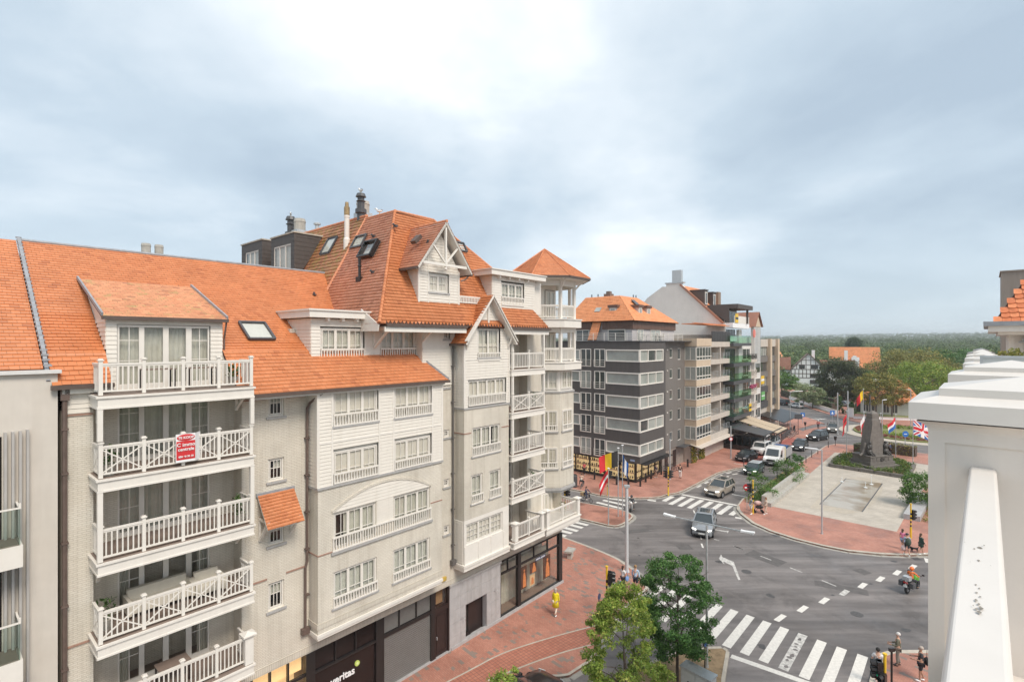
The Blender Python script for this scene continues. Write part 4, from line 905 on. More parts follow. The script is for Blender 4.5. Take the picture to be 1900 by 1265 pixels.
def skylight(u0,u1,c0,z0,c1,z1,open_=0.0,box=.10,m='dkgrey',par=None,axis='c',fill='blind'):
 """roof window on a slope: (c0,z0) lower edge, (c1,z1) upper edge"""
 dn=Vector((0,z1-z0,c0-c1)).normalized()*1.0
 nv=Vector((0,-(z1-z0),(c0-c1))).normalized();nv=Vector((0,-abs(nv.y),abs(nv.z)))
 k=MB();A_,B_=Vector(L3(u0,c0,z0)),Vector(L3(u1,c0,z0));C_,D_=Vector(L3(u1,c1,z1)),Vector(L3(u0,c1,z1))
 lift=nv*(.05+box/2)
 for a,b_ in((A_,B_),(C_,D_),(A_,D_),(B_,C_)):k.bar(a+lift,b_+lift,.09,box,up=nv)
 o=k.build('roof_window',M[m],par or B)
 k=MB();i=.05;k.quad(A_+lift,B_+lift,C_+lift,D_+lift);k.build('pane',M['glass'],o)
 k=MB();q=nv*.045;k.quad(A_+q,B_+q,C_+q,D_+q);k.build('blind',M[fill],o)
 return o
skylight(9.15,10.25,-1.40,17.45,-2.48,18.19)
# --- tall hipped roof of the corner block
sl_=1.733
P_=(17.72,-2.80,24.86);Q_=(20.55,-2.80,24.86);R_=(24.7,-.95,21.66)
tiles('hip_roof_tiles',[L3(14.05,1.0,18.25),L3(27.40,1.0,18.25),L3(*R_),L3(*Q_),L3(*P_)],M['tile'],B,seed=6)
tiles('hip_roof_tiles',[L3(14.05,1.0,18.25),L3(*P_),L3(17.72,-5.75,24.86),L3(14.05,-5.75,18.25)],M['tile_sheen'],B,seed=7)
k=MB();k.add([L3(*P_),L3(*Q_),L3(*R_),L3(27.4,1,18.25),L3(27.4,-9,18.25),L3(24,-9,22),L3(20.55,-9,24.86),L3(17.72,-9,24.86)],[(0,1,6,7),(1,2,5,6),(2,3,4,5)]);k.build('rear_slope',M['ridge'],B)
caps(B,L3(14.05,1.0,18.30),L3(P_[0],P_[1],P_[2]+.03),.085,.22,M['tile'])
caps(B,L3(*P_),L3(*Q_),.08,.3);caps(B,L3(*Q_),L3(*R_),.08,.3);caps(B,L3(*P_),L3(17.72,-5.7,24.86),.08,.3)
caps(B,L3(17.76,-5.75,24.92),L3(14.05,-5.75,18.30),.09,.3,M['ridge'])
k=MB();k.b(14.4,19.72,.96,1.10,18.14,18.27);k.build('gutter',M['gutter'],B);k=MB();k.b(23.2,27.42,.96,1.10,18.14,18.27);k.build('gutter',M['gutter'],B)
k=MB();k.b(14.4,19.7,-.5,.97,18.04,18.14);k.b(14.35,19.7,.93,1.0,17.88,18.10);k.b(23.4,27.3,-.6,.97,18.04,18.14);k.b(23.4,27.3,.90,.98,17.86,18.10);k.build('soffit',M['white'],B)
k=MB();k.prism([L3(14.02,.9,17.9),L3(14.02,.98,18.2),L3(14.02,-.5,19.0),L3(14.02,-.5,17.9)],(.05,0,0));k.build('verge_board',M['white'],B)
for u_ in(14.75,17.46):bracket(B,u_,-.5,.80,17.05,18.04,.09)
gd0,gd1,gdc,gdp=16.93,19.75,.30,18.38
k=MB();k.b(gd0+.05,gd1-.05,-2.2,gdc-.12,19.3,21.3)
gt=lambda z:((0,9)if z<21.35 else((gdp-gd0)*(1-(23.3-z)/(23.3-21.35)),(gdp-gd0)+(gd1-gdp)*(23.3-z)/(23.3-21.35)))
GW=(17.62,18.98,20.06,21.02)
sidingwall(k,(gd0,-gdc),(gd1,-gdc),19.4,23.2,[(GW[0]-gd0-.05,GW[1]-gd0+.05,GW[2]-.05,GW[3]+.05)],top=gt)
sidingwall(k,(gd0,2.2),(gd0,-gdc),19.4,21.4,outward=(-1,0));sidingwall(k,(gd1,-gdc),(gd1,2.2),19.4,21.4,outward=(1,0))
gd=k.build('gable_dormer',M['siding'],B)
k=MB()
for s_ in(-1,1):k.bar(L3(gdp+s_*1.90,gdc+.44,21.20),L3(gdp,gdc+.44,23.72),.06,.24,up=(0,1,0))
k.build('bargeboards',M['white'],gd)
k=MB();k.bar(L3(gdp-1.55,gdc+.46,21.50),L3(gdp+1.55,gdc+.46,21.50),.09,.14);k.bar(L3(gdp,gdc+.46,21.4),L3(gdp,gdc+.46,23.5),.10,.13,up=(0,1,0));k.ball(L3(gdp,gdc+.46,21.30),.085)
for s_ in(-1,1):k.bar(L3(gdp+s_*.05,gdc+.46,21.62),L3(gdp+s_*.85,gdc+.46,22.48),.08,.10,up=(0,1,0))
k.build('truss',M['white'],gd)
k=MB()
for u_ in(gd0,gd1):k.b(u_-.055,u_+.055,gdc-.08,gdc+.045,19.45,21.3)
for u_ in(17.55,19.05):k.b(u_-.03,u_+.03,gdc,gdc+.04,19.45,22.3)
k.build('trim_boards',M['white'],gd)
window(gd,*GW,gdc,n=2,cols=2,split=(.5,),sill=True,fill='blind')
tiles('dormer_tiles',[L3(16.44,gdc+.56,21.22),L3(gdp,gdc+.56,23.82),L3(gdp,-2.3,23.82),L3(16.44,-1.0,21.22)],M['tile_sheen'],gd,seed=8,mt=M['white'])
tiles('dormer_tiles',[L3(20.32,gdc+.56,21.22),L3(gdp,gdc+.56,23.82),L3(gdp,-2.3,23.82),L3(20.32,-1.0,21.22)],M['tile'],gd,seed=9,mt=M['white'])
caps(gd,L3(gdp,gdc+.58,23.85),L3(gdp,-2.25,23.85),.08,.28)
k=MB();k.b(16.36,16.50,-1.0,gdc+.5,21.10,21.22);k.build('gutter',M['gutter'],gd);k=MB();k.b(20.26,20.40,-1.0,gdc+.5,21.10,21.22);k.build('gutter',M['gutter'],gd)
k=MB();k.prism([L3(16.5,gdc+.4,21.12),L3(16.95,gdc+.4,21.45),L3(16.95,-1.4,21.45),L3(16.5,-1.4,21.12)],(0,0,.04));k.build('soffit',M['white'],gd)
k=MB();k.path([L3(20.3,gdc+.3,21.15),L3(20.1,gdc+.2,20.9),L3(19.85,gdc+.1,20.8)],.04);k.build('downpipe',M['pipe'],gd)
k=MB();b3=(23.35,25.48,19.95,21.06)
k.b(22.6,27.6,-3.0,.08,19.2,21.35)
sidingwall(k,(22.5,-.3),(26.6,-.3),19.45,21.4,[(b3[0]-22.5-.05,b3[1]-22.5+.05,b3[2]-.05,b3[3]+.05)])
sidingwall(k,(22.5,2.2),(22.5,-.3),19.3,21.4,outward=(-1,0));sidingwall(k,(19.8,1.75),(22.5,1.75),19.3,21.4)
d3=k.build('box_dormer',M['siding'],B)
k=MB();k.b(22.1,27.4,-4,.66,21.42,21.72);k.b(19.9,22.1,-4,-1.35,21.42,21.72);k.b(22.05,27.45,-4,.72,21.72,21.78);k.build('fascia',M['white'],d3)
for u_ in(23.0,23.9,24.8,25.7):
 k=MB();k.b(u_-.06,u_+.06,.3,.55,21.28,21.42);k.build('bracket',M['white'],d3)
window(d3,*b3,.3,n=3,guard=(19.66,20.2),sill=False)
window(d3,20.9,21.9,19.9,21.0,-1.75,n=2,cols=1,split=(),sill=False,fill=None)
f=MB();f.box(22.44,22.5,.55,1.55,19.9,19.96);f.box(22.44,22.5,.55,1.55,20.94,21.0);f.box(22.44,22.5,.55,.61,19.96,20.94);f.box(22.44,22.5,1.49,1.55,19.96,20.94);f.box(22.44,22.5,1.02,1.08,19.96,20.94);wq=f.build('window',M['white'],d3)
f=MB();f.box(22.455,22.462,.61,1.02,19.96,20.94);f.box(22.455,22.462,1.08,1.49,19.96,20.94);f.build('pane',M['glass'],wq)
f=MB();f.box(22.47,22.485,.6,1.5,19.95,20.95);f.build('curtain',M['room'],wq)
k=MB();k.b(19.8,22.5,.28,.34,19.92,20.0);k.b(19.8,22.5,.28,.34,19.60,19.66)
for i in range(22):x=19.86+2.6*i/21;k.b(x-.03,x+.03,.285,.335,19.66,19.92)
k.build('window_guard',M['white'],d3)
tiles('gable_tiles',[L3(19.42,b2c+.46,17.28),L3(gum,b2c+.46,20.08),L3(gum,-.15,20.08),L3(19.42,-.2,17.28)],M['tile'],B,seed=10,mt=M['white'])
tiles('gable_tiles',[L3(23.78,b2c+.46,17.28),L3(gum,b2c+.46,20.08),L3(gum,-.15,20.08),L3(23.78,-.2,17.28)],M['tile'],B,seed=12,mt=M['white'])
k=MB();k.b(19.30,19.46,-.1,b2c+.44,17.18,17.30);k.build('gutter',M['gutter'],B);k=MB();k.b(23.74,23.9,-.1,b2c+.44,17.18,17.30);k.build('gutter',M['gutter'],B)
k=MB();k.path([L3(11.25,.9,15.2),L3(11.02,.25,14.75),L3(10.98,.10,14.5),L3(10.98,.10,7.9),L3(10.90,.10,7.6),L3(10.90,.10,5.0)],.055);k.b(10.72,11.06,.02,.22,4.78,5.02);
for z in(13.2,11.6,10.0,8.4,6.4):k.b(10.88,11.07,.0,.17,z,z+.05)
k.build('downpipe',M['pipe'],B)
k=MB();k.path([L3(19.52,.12,17.2),L3(19.52,.12,5.2)],.055);k.b(19.36,19.66,.02,.24,4.92,5.2)
for z in(16,14,12,10,8,6):k.b(19.43,19.61,.0,.18,z,z+.05)
k.build('downpipe',M['pipeg'],B)
k=MB();k.path([L3(2.97,.10,15.9),L3(2.97,.10,.2)],.07);k.b(2.86,3.08,.0,.2,15.55,15.9)
for z in(14.6,13.2,11,9,7,5):k.b(2.88,3.06,.0,.18,z,z+.06)
k.build('downpipe',M['pipe'],B)
# --- second balcony stack (recessed, between bay 2 and the turret)
F2=[5.22,7.92,10.50,13.10,15.72]
k=MB();holewall(k,23.5,28.2,4.6,18.0,-1.0,[(24.1,25.9,z+.05,z+2.2)for z in F2],dep=.1);k.b(26.6,27.0,-1.0,-.3,4.6,18.0);k.b(27.0,28.3,-2.0,-.45,4.6,18.0);k.build('wall',M['brick_white'],B)
for z in F2:window(B,24.1,25.9,z+.05,z+2.2,-1.0,n=2,cols=2,split=(.5,),sill=False,name='balcony_door')
for i,z in enumerate(F2):
 c1=1.2 if i==0 else 1.0;r_=26.55 if i==0 else 26.85
 k=MB();k.b(23.52,r_-.05,-1.0,c1-.08,z-.36,z-.10);bal=k.build('balcony',M['white'],B)
 slab(bal,23.52,r_,-1.0,c1,z-.36,z)
 if i==0:
  pedestal(bal,23.78,c1-.16,z,z+1.02,.28);pedestal(bal,r_-.16,c1-.16,z,z+1.02,.28)
  pp=[(23.6,.86),(23.78,c1-.16),(r_-.16,c1-.16),(r_-.16,-.3)]
 else:
  pp=[(23.60,.82),(23.66,c1-.07),(r_-.08,c1-.07),(r_-.08,-.3)]
  post(bal,r_-.08,c1-.07,z,z+1.08,.11);post(bal,23.66,c1-.07,z,z+1.08,.11)
 balustrade(bal,pp,z,1.0,cross=(i in(1,3)),bay=2,step=.15)
 if i in(2,4):
  for u_ in(23.66,r_-.08):post(bal,u_,c1-.07,z,z+2.3,.13,False)
 elif i==3:
  for u_ in(23.66,r_-.08):post(bal,u_,c1-.07,z+1.1,z+2.3,.13,False)
# --- corner turret: octagonal bay
def octo(r):return[(30.8+r*math.cos(R(22.5+45*i)),-2.05+r*math.sin(R(22.5+45*i)))for i in range(8)]
OC=octo(2.22)
k=MB()
for i in range(8):
 (u0,c0),(u1,c1)=OC[i],OC[(i+1)%8]
 k.quad(L3(u0,c0,6.95),L3(u1,c1,6.95),L3(u1,c1,13.75),L3(u0,c0,13.75))
k.prism([L3(u,c,6.95)for u,c in OC],(0,0,.05));k.build('turret_wall',M['brick_white'],B)
k=MB();k.prism([L3(u,c,6.78)for u,c in octo(2.34)],(0,0,.17));k.prism([L3(u,c,6.60)for u,c in octo(2.2)],(0,0,.18));k.build('turret_base',M['stone_sill'],B)
k=MB();k.prism([L3(u,c,13.75)for u,c in octo(2.30)],(0,0,.10));k.build('sill_band',M['stone_sill'],B)
k=MB();k.prism([L3(u,c,13.85)for u,c in octo(2.12)],(0,0,1.6));k.build('turret_top',M['white'],B)
k=MB();k.prism([L3(u,c,15.40)for u,c in octo(2.80)],(0,0,.48));k.prism([L3(u,c,15.88)for u,c in octo(2.86)],(0,0,.07));k.build('turret_slab',M['white'],B)
k=MB();k.prism([L3(u,c,18.42)for u,c in octo(2.80)],(0,0,.55));k.prism([L3(u,c,18.97)for u,c in octo(2.88)],(0,0,.07));k.build('turret_slab',M['white'],B)
def facet_window(a,b_,z0,z1,s0,s1,guard=True,n=2):
 """window on a turret facet: built flat, then turned to lie on the facet"""
 a=Vector(L3(a[0],a[1],0));b_=Vector(L3(b_[0],b_[1],0));d=(b_-a);ln=d.length
 w_=window(B,s0*ln,s1*ln,z0,z1,.03,n=n,cols=2,split=(.62,),setback=.0,guard=(z0-.02,z0+.46)if guard else None,sill=guard)
 w_.location=a;w_.rotation_euler=(0,0,math.atan2(d.y,d.x));return w_
fA=(OC[3],OC[2]);fB=(OC[2],OC[1])
for z0,z1 in((8.35,9.85),(11.0,12.5)):
 facet_window(*fA,z0,z1,.10,.88);facet_window(*fB,z0,z1,.12,.86)
OT=octo(2.14)
facet_window(OT[3],OT[2],14.0,15.3,.06,.92,False);facet_window(OT[2],OT[1],14.0,15.3,.08,.92,False)
for z0,z1,rr in((15.95,18.42,2.25),(19.04,21.9,2.25)):
 O2=octo(rr)
 for i in(0,1,2,3,7):post(B,O2[i][0],O2[i][1],z0,z1,.20,False,'turret_post')
 k=MB();k.prism([L3(u,c,z0)for u,c in[(28.6,-1.9),(29.2,-1.3),(31.2,-1.3),(31.6,-2.2),(31.6,-6),(28.6,-6)]],(0,0,z1-z0));k.build('turret_core',M['siding'],B)
 k=MB();k.prism([L3(28.2,-1.0,z0),L3(28.2,-4,z0),L3(28.4,-4,z0),L3(28.4,-1.0,z0)],(0,0,z1-z0));k.build('turret_core',M['siding'],B)
 for i in(7,0,1,2):
  gb=MB();gb.bar(L3(*O2[i],z0+.98),L3(*O2[i+1 if i<7 else 0],z0+.98),.07,.07);ra=gb.build('railing',M['white'],B)
  balustrade(ra,[O2[i],O2[i+1 if i<7 else 0]],z0+.03,.95,single=False,step=.12)
 window(B,29.9,31.0,z0+.05,z0+2.1,-1.3+.06,n=2,cols=1,split=(),sill=False,setback=0.0,name='balcony_door')
k=MB();k.bar(L3(octo(2.25)[2][0],octo(2.25)[2][1],21.15),L3(octo(2.9)[2][0],octo(2.9)[2][1],21.85),.10,.12);k.bar(L3(octo(2.25)[1][0],octo(2.25)[1][1],21.15),L3(octo(2.9)[1][0],octo(2.9)[1][1],21.85),.10,.12);k.build('bracket',M['white'],B)
OE=octo(3.45)
for i in range(8):tiles('turret_tiles',[L3(*OE[i],22.0),L3(*OE[(i+1)%8],22.0),L3(30.8,-2.05,24.35)],M['tile'],B,seed=20+i)
for i in range(8):caps(B,L3(*OE[i],22.03),L3(30.8,-2.05,24.38),.055,.3,M['tile'])
k=MB()
for i in range(8):k.bar(L3(*OE[i],21.95),L3(*OE[(i+1)%8],21.95),.10,.12)
k.build('gutter',M['gutter'],B)
k=MB();k.prism([L3(u,c,21.84)for u,c in octo(3.30)],(0,0,.06));k.build('soffit',M['white'],B)
for z0,z1 in((18.08,18.42),(21.42,21.84)):
 for i in(7,0,1,2):O2=octo(2.25);k=MB();k.bar(L3(*O2[i],(z0+z1)/2),L3(*O2[(i+1)%8],(z0+z1)/2),.16,z1-z0);k.build('turret_beam',M['white'],B)
k=MB();cb=[(26.75,.1),(26.75,1.2),(30.72,1.2),(30.72,-2.4),(28.3,-2.4)]
k.prism([L3(u,c,4.78)for u,c in cb],(0,0,.30));bal=k.build('balcony',M['white'],B)
k=MB();k.prism([L3(u,c,5.08)for u,c in[(26.70,.1),(26.70,1.26),(30.78,1.26),(30.78,-2.4)]],(0,0,.08));k.prism([L3(u,c,4.66)for u,c in[(26.8,.1),(26.8,1.15),(30.67,1.15),(30.67,-2.4)]],(0,0,.12));k.build('floor_slab',M['white'],bal)
pedestal(bal,26.95,1.04,5.16,6.24,.30);pedestal(bal,30.56,1.04,5.16,6.24,.30)
balustrade(bal,[(26.95,1.04),(30.56,1.04)],5.2,1.0,bay=2,step=.14);balustrade(bal,[(30.56,1.04),(30.56,-2.3)],5.2,1.0,step=.15)
window(B,28.9,30.3,5.25,6.6,-.6,n=3,cols=1,split=(),sill=False,name='balcony_door')
k=MB();k.b(28.3,30.4,-3,-.72,4.7,6.62);k.build('wall',M['white'],B)
post(B,30.45,-.55,5.2,6.62,.16,False)
# --- ground floor shop fronts
k=MB();k.b(19.42,30.25,-.1,.10,0,.28);k.b(2.9,19.42,-.1,.06,0,.20);k.build('plinth',M['bluestone'],B)
sf=MB();us=[8.74,9.43,10.20,10.96]
for a,b_ in((2.95,3.1),(5.9,6.05),(8.40,8.74),(9.40,9.47),(10.16,10.23)):sf.b(a,b_,-.12,.02,.2,3.80)
sf.b(8.74,10.96,-.10,.0,2.82,2.95);sh=sf.build('shop_front',M['black'],B,label='black framed shop window with warm lit interior')
for a,b_ in((8.74,9.40),(9.47,10.16),(10.23,10.96)):
 for p,q in((.3,2.82),(2.95,3.80)):
  k=MB();k.b(a,b_,-.07,-.06,p,q);k.build('pane',M['glass'],sh)
k=MB();k.b(6.0,11.0,-1.2,-1.15,.2,3.8)
for i in range(40):x=8.7+2.3*i/40;k.b(x,x+.05,-.5,-.45,2.95,3.78)
k.build('lit_interior',M['warm'],sh)
sf=MB();sf.b(10.96,11.38,-.2,.06,.2,3.80);sf.b(14.52,14.90,-.2,.06,.2,3.80);sf.b(11.38,14.52,-.2,.05,2.76,2.86);sf.b(11.38,14.52,-.2,-.02,.2,.5)
for x in(U(622.5),U(660)):sf.b(x-.03,x+.03,-.2,.03,2.86,3.80)
s2=sf.build('shop_front',M['black'],B,label='black shop front with white lettering and a lime dot')
k=MB();k.b(11.38,14.52,-.1,-.05,.5,3.78);k.build('dark_panel',M['dkpanel'],s2)
text('veritas',.46,s2,L3(12.16,-.03,1.80),ext=.012,off=.010)
k=MB();c0=Vector(L3(13.52,-.05,2.20));k.tube(c0,c0+Vector((0,-.05,0)),.125,.125,20);k.build('lime_dot',M['lime'],s2)
k=MB();c0=Vector(L3(13.52,-.02,2.20));k.tube(c0,c0+Vector((0,-.03,0)),.06,.06,16);k.build('dot_centre',mat('pale lime',(.70,.78,.38),.5,.02),s2)
sf=MB();sf.b(14.90,15.0,-.2,.03,.2,3.80);sf.b(17.98,18.24,-.2,.05,.2,3.80);sf.b(15.0,17.98,-.2,.04,2.74,2.92)
for x in(U(740.7),U(772.4)):sf.b(x-.03,x+.03,-.2,.03,2.92,3.80)
s3=sf.build('shutter_front',M['black'],B)
for i in range(24):
 z=.22+i*.105;k=MB();k.prism([L3(15.0,-.11,z),L3(15.0,-.04,z+.012),L3(15.0,-.025,z+.06),L3(15.0,-.11,z+.092)],(2.98,0,0));k.build('slat',M['shutter'],s3)
for i in range(12):
 z=2.93+i*.0725;k=MB();k.prism([L3(15.0,-.10,z),L3(15.0,-.05,z+.008),L3(15.0,-.035,z+.04),L3(15.0,-.10,z+.064)],(2.98,0,0));k.build('slat',M['shutter'],s3)
k=MB();k.b(18.24,18.32,-.2,.04,.2,3.80);k.b(19.22,19.30,-.2,.04,.2,3.80);k.b(18.32,19.22,-.2,.03,2.62,2.86);k.b(18.32,19.22,-.18,-.04,.2,2.62)
k.b(18.42,19.12,-.04,-.02,2.35,2.42);k.b(18.42,19.12,-.04,-.02,.35,.42);k.b(18.42,18.48,-.04,-.02,.42,2.35);k.b(19.06,19.12,-.04,-.02,.42,2.35)
d1=k.build('door',M['dkbrown'],B,label='dark brown panelled door with glazed fanlight')
k=MB();k.b(18.32,19.22,-.06,-.05,2.86,3.78);k.build('pane',M['glass'],d1);k=MB();k.b(18.32,19.22,-.5,-.45,2.8,3.8);k.build('lit_interior',mat('dim warm room',(.42,.24,.12),.8,.1),d1)
k=MB();k.b(18.40,18.44,-.04,.05,1.15,1.30);k.build('handle',M['galv'],d1)
k=MB();holewall(k,19.30,23.56,.0,3.72,.02,[(20.56,22.31,.14,2.22)],dep=.5);k.b(19.3,23.56,-1,-.5,0,3.7);st=k.build('stone_front',M['bluestone'],B)
for x0,x1 in((19.32,20.16),(20.17,20.98),(20.99,21.83),(21.84,22.68),(22.69,23.54)):
 for z0,z1 in((.05,.78),(.79,1.55),(1.56,2.26),(2.27,2.96),(2.97,3.68)):
  a,b_=x0,x1
  if z0<2.2:
   if a<20.56<b_:b_=20.55
   elif a<22.31<b_:a=22.32
   elif a>=20.56 and b_<=22.31:continue
  d_=random.uniform(0,.006);k=MB();k.b(a,b_,.02,.05+d_,z0,z1);k.build('stone_slab',M['bluestone'],st)
k=MB();k.b(19.28,23.58,.0,.12,3.70,3.82);k.build('cornice',M['stone_sill'],st)
k=MB();k.b(20.56,20.64,-.45,-.3,.14,2.22);k.b(21.10,21.30,-.45,-.3,.14,2.22);k.b(22.25,22.31,-.45,-.3,.14,2.22);k.b(21.30,22.25,-.44,-.34,.14,2.22);k.b(20.64,21.1,-.45,-.3,.14,.3)
d1=k.build('door',M['dkbrown'],B,label='dark double door recessed in the grey stone entrance')
k=MB();k.b(20.64,21.10,-.38,-.37,.3,2.22);k.build('pane',M['glass'],d1);k=MB();k.b(20.6,21.15,-.9,-.85,.1,2.3);k.build('lit_interior',mat('dim warm hall',(.30,.18,.12),.8,.1),d1)
for u_,z in((20.15,1.62),(22.95,2.16)):
 k=MB();k.path([L3(u_,.06,z),L3(u_+.08,.22,z+.10),L3(u_+.16,.30,z+.02),L3(u_+.2,.26,z-.16)],.014,6);k.build('wall_bracket',M['galv'],B)
k=MB();k.b(18.7,19.05,-.0,.10,4.22,4.42);k.build('wall_lamp',mat('amber lamp',(.55,.38,.08),.4,.1),B)
sf=MB();P0,P1=(23.56,30.15)
for a,b_ in((23.56,23.62),(25.27,25.56),(29.80,30.18)):sf.b(a,b_,-.2,.03,.28,3.72)
for a,b_ in((23.62,25.27),(25.56,29.80)):sf.b(a,b_,-.12,.0,2.86,2.97);sf.b(a,b_,-.12,.0,.28,.36);sf.b(a,b_,-.12,.0,3.66,3.72)
for x in(U(943),U(991.5),U(1016.5)):sf.b(x-.025,x+.025,-.12,.0,2.97,3.66)
s4=sf.build('shop_front',M['black'],B,label='corner shop window with pale drapes and orange posters')
for a,b_,p,q in((23.62,25.27,.36,2.86),(25.56,29.80,.36,2.86),(23.62,24.3,2.97,3.66),(24.35,25.27,2.97,3.66),(25.56,26.98,2.97,3.66),(27.03,28.30,2.97,3.66),(28.35,29.80,2.97,3.66)):
 k=MB();k.b(a,b_,-.075,-.065,p,q);k.build('pane',M['glass'],s4)
k=MB();k.box(30.16,30.168,.2,5.5,.36,3.66);k.build('pane',M['glass'],s4)
k=MB();nf=80
for a,b_ in zip(range(nf),range(1,nf+1)):
 f_=lambda i:(23.6+6.2*i/nf,-.95-(.09 if i%2 else 0)-.03*math.sin(i*1.3));(x0,c0),(x1,c1)=f_(a),f_(b_);k.quad(L3(x0,c0,.3),L3(x1,c1,.3),L3(x1,c1,2.8),L3(x0,c0,2.8))
k.build('drapes',M['curtain'],s4)
k=MB();k.b(23.3,30.1,-5,-4.9,.2,3.75);k.b(23.3,30.1,-4.9,-.13,3.74,3.79);k.build('room',mat('pale shop wall',(.50,.44,.36),.8,.15),s4)
k=MB();k.b(23.3,30.1,-4.9,-.1,.2,.29);k.build('room_floor',M['deck'],s4)
def poster(x0,x1,y0,y1,mm,c=-.14):
 u0,u1=U(x0,c),U(x1,c);um_=(u0+u1)/2;xm=(x0+x1)/2
 r_=Vector(((xm-950)/FPX,1,0));t=-(FDIST-c)/(r_.x*FN.x+r_.y*FN.y);z=lambda y:EYE+(634-y)/FPX*t
 k=MB();k.b(u0,u1,c-.012,c,z(y1),z(y0));o=k.build('poster',M[mm],s4);return u0,u1,z(y1),z(y0),o
Cq=lambda x,y:(900+x/6.325,960+y/6.325)
for x0,x1,y0,y1,m_ in((418,488,570,830,'poster_a'),(525,605,520,645,'poster_a'),(525,583,668,790,'poster_c'),(680,765,440,705,'poster_a')):
 a=Cq(x0,y0);b_=Cq(x1,y1);u0,u1,z0,z1,o=poster(a[0],b_[0],a[1],b_[1],m_)
 k=MB();w_=u1-u0;h_=z1-z0;c=-.13
 if m_=='poster_a':
  k.add([L3(u0+w_*.35,c,z0+h_*.05),L3(u0+w_*.9,c,z0+h_*.05),L3(u0+w_*.85,c,z0+h_*.45),L3(u0+w_*.75,c,z0+h_*.62),L3(u0+w_*.65,c,z0+h_*.72),L3(u0+w_*.5,c,z0+h_*.72),L3(u0+w_*.42,c,z0+h_*.6),L3(u0+w_*.36,c,z0+h_*.4)],[(0,1,2,3,4,5,6,7)])
  k.tube(L3(u0+w_*.58,c,z0+h_*.80),L3(u0+w_*.58,c+.004,z0+h_*.80),w_*.12,w_*.12,10)
 else:k.add([L3(u0+w_*.3,c,z0+h_*.1),L3(u0+w_*.8,c,z0+h_*.15),L3(u0+w_*.7,c,z0+h_*.75),L3(u0+w_*.35,c,z0+h_*.7)],[(0,1,2,3)])
 k.build('print',M['poster_b'],o)
for x0,y0,x1,y1,tl in((592,505,708,430,.0),(585,930,703,850,.0)):
 a=Cq(x0,(y0+y1)/2-18);b_=Cq(x1,(y0+y1)/2+18);u0,u1,z0,z1,o=poster(a[0],b_[0],a[1],b_[1],'navy',-.05)
 k=MB();zc=(z0+z1)/2
 for i in range(11):
  x=u0+.1+(u1-u0-.2)*i/10;k.b(x-.028,x+.022,-.048,-.044,zc-.05,zc+.05 if i!=5 else zc-.02)
 k.build('lettering',M['whitepaint'],o)
# --- things fixed on the roofs of this building
def vent(u,c,z,h=.16):
 k=MB();k.b(u-.08,u+.08,c-.05,c+.14,z-.02,z+.05);k.tube(L3(u,c,z+.03),L3(u,c+.02,z+h),.05,.06,8);return k.build('roof_vent',M['dkgrey'],B)
for u_,c_ in((14.0,-5.0),):vent(u_,c_,A(c_)+.05)
def lf(u):return 18.25+(u-14.05)*(24.86-18.25)/(17.72-14.05)
for u_,c_ in((16.9,-3.6),(17.1,-1.85),(15.6,-1.75)):
 k=MB();z=lf(u_);k.box(u_-.12,u_+.04,-c_-.10,-c_+.10,z-.05,z+.07);k.tube((u_-.1,-c_,z+.02),(u_-.22,-c_,z+.10),.06,.06,8);k.build('roof_vent',M['dkgrey'],B)
k=MB();z=lf(15.5);k.box(15.3,15.6,2.6,3.0,z-.25,z+.02);k.lathe([(.11,z-.2),(.075,z+.1),(.075,z+.55),(.11,z+.58),(.11,z+.62),(.07,z+.66),(.08,z+1.05)],(15.42,2.8,0),10);k.build('vent_pipe',M['black'],B)
def leftsky(u0,u1,y0,y1,frame='dkgrey',box=.10,lift=.06):
 z0,z1=lf(u0),lf(u1);nv=Vector((-(z1-z0),0,u1-u0)).normalized();q=nv*(lift+box/2)
 A_,B_,C_,D_=Vector((u0,y0,z0)),Vector((u0,y1,z0)),Vector((u1,y1,z1)),Vector((u1,y0,z1))
 k=MB()
 for a,b_ in((A_,B_),(C_,D_),(A_,D_),(B_,C_)):k.bar(a+q,b_+q,.10,box,up=nv)
 o=k.build('roof_window',M[frame],B);k=MB();k.quad(A_+q,B_+q,C_+q,D_+q);k.build('pane',M['glass'],o)
 k=MB();q2=nv*.04;k.quad(A_+q2,B_+q2,C_+q2,D_+q2);k.build('blind',M['blind'],o);return o
leftsky(16.62,17.02,5.55,4.45,box=.08);leftsky(16.12,16.62,3.75,2.55,'black',box=.26,lift=.08)
k=MB();u_=17.4;
skylight(21.35,22.3,-1.72,18.25+1.733*2.72,-2.05,18.25+1.733*3.05,m='dkgrey')
k=MB();zq=22.0;k.prism([L3(17.05,-.4,22.55),L3(17.45,-.4,22.95),L3(17.45,.0,22.95),L3(17.05,.0,22.55)],(-.14,0,.14));k.build('roof_vent',M['gutter'],B)
vent(17.5,.35,22.62)
k=MB();k.lathe([(.20,22.6),(.20,23.6),(.15,23.7),(.15,24.9),(.17,24.92),(.17,25.05)],(16.9,6.5,0),14);fl=k.build('flue',M['white'],B)
k=MB();k.lathe([(.155,25.05),(.17,25.1),(.17,25.55),(.12,25.6),(.10,25.85)],(16.9,6.5,0),14);k.build('flue_cap',mat('copper cap',(.36,.25,.13),.4,.2,metal=.5),fl)
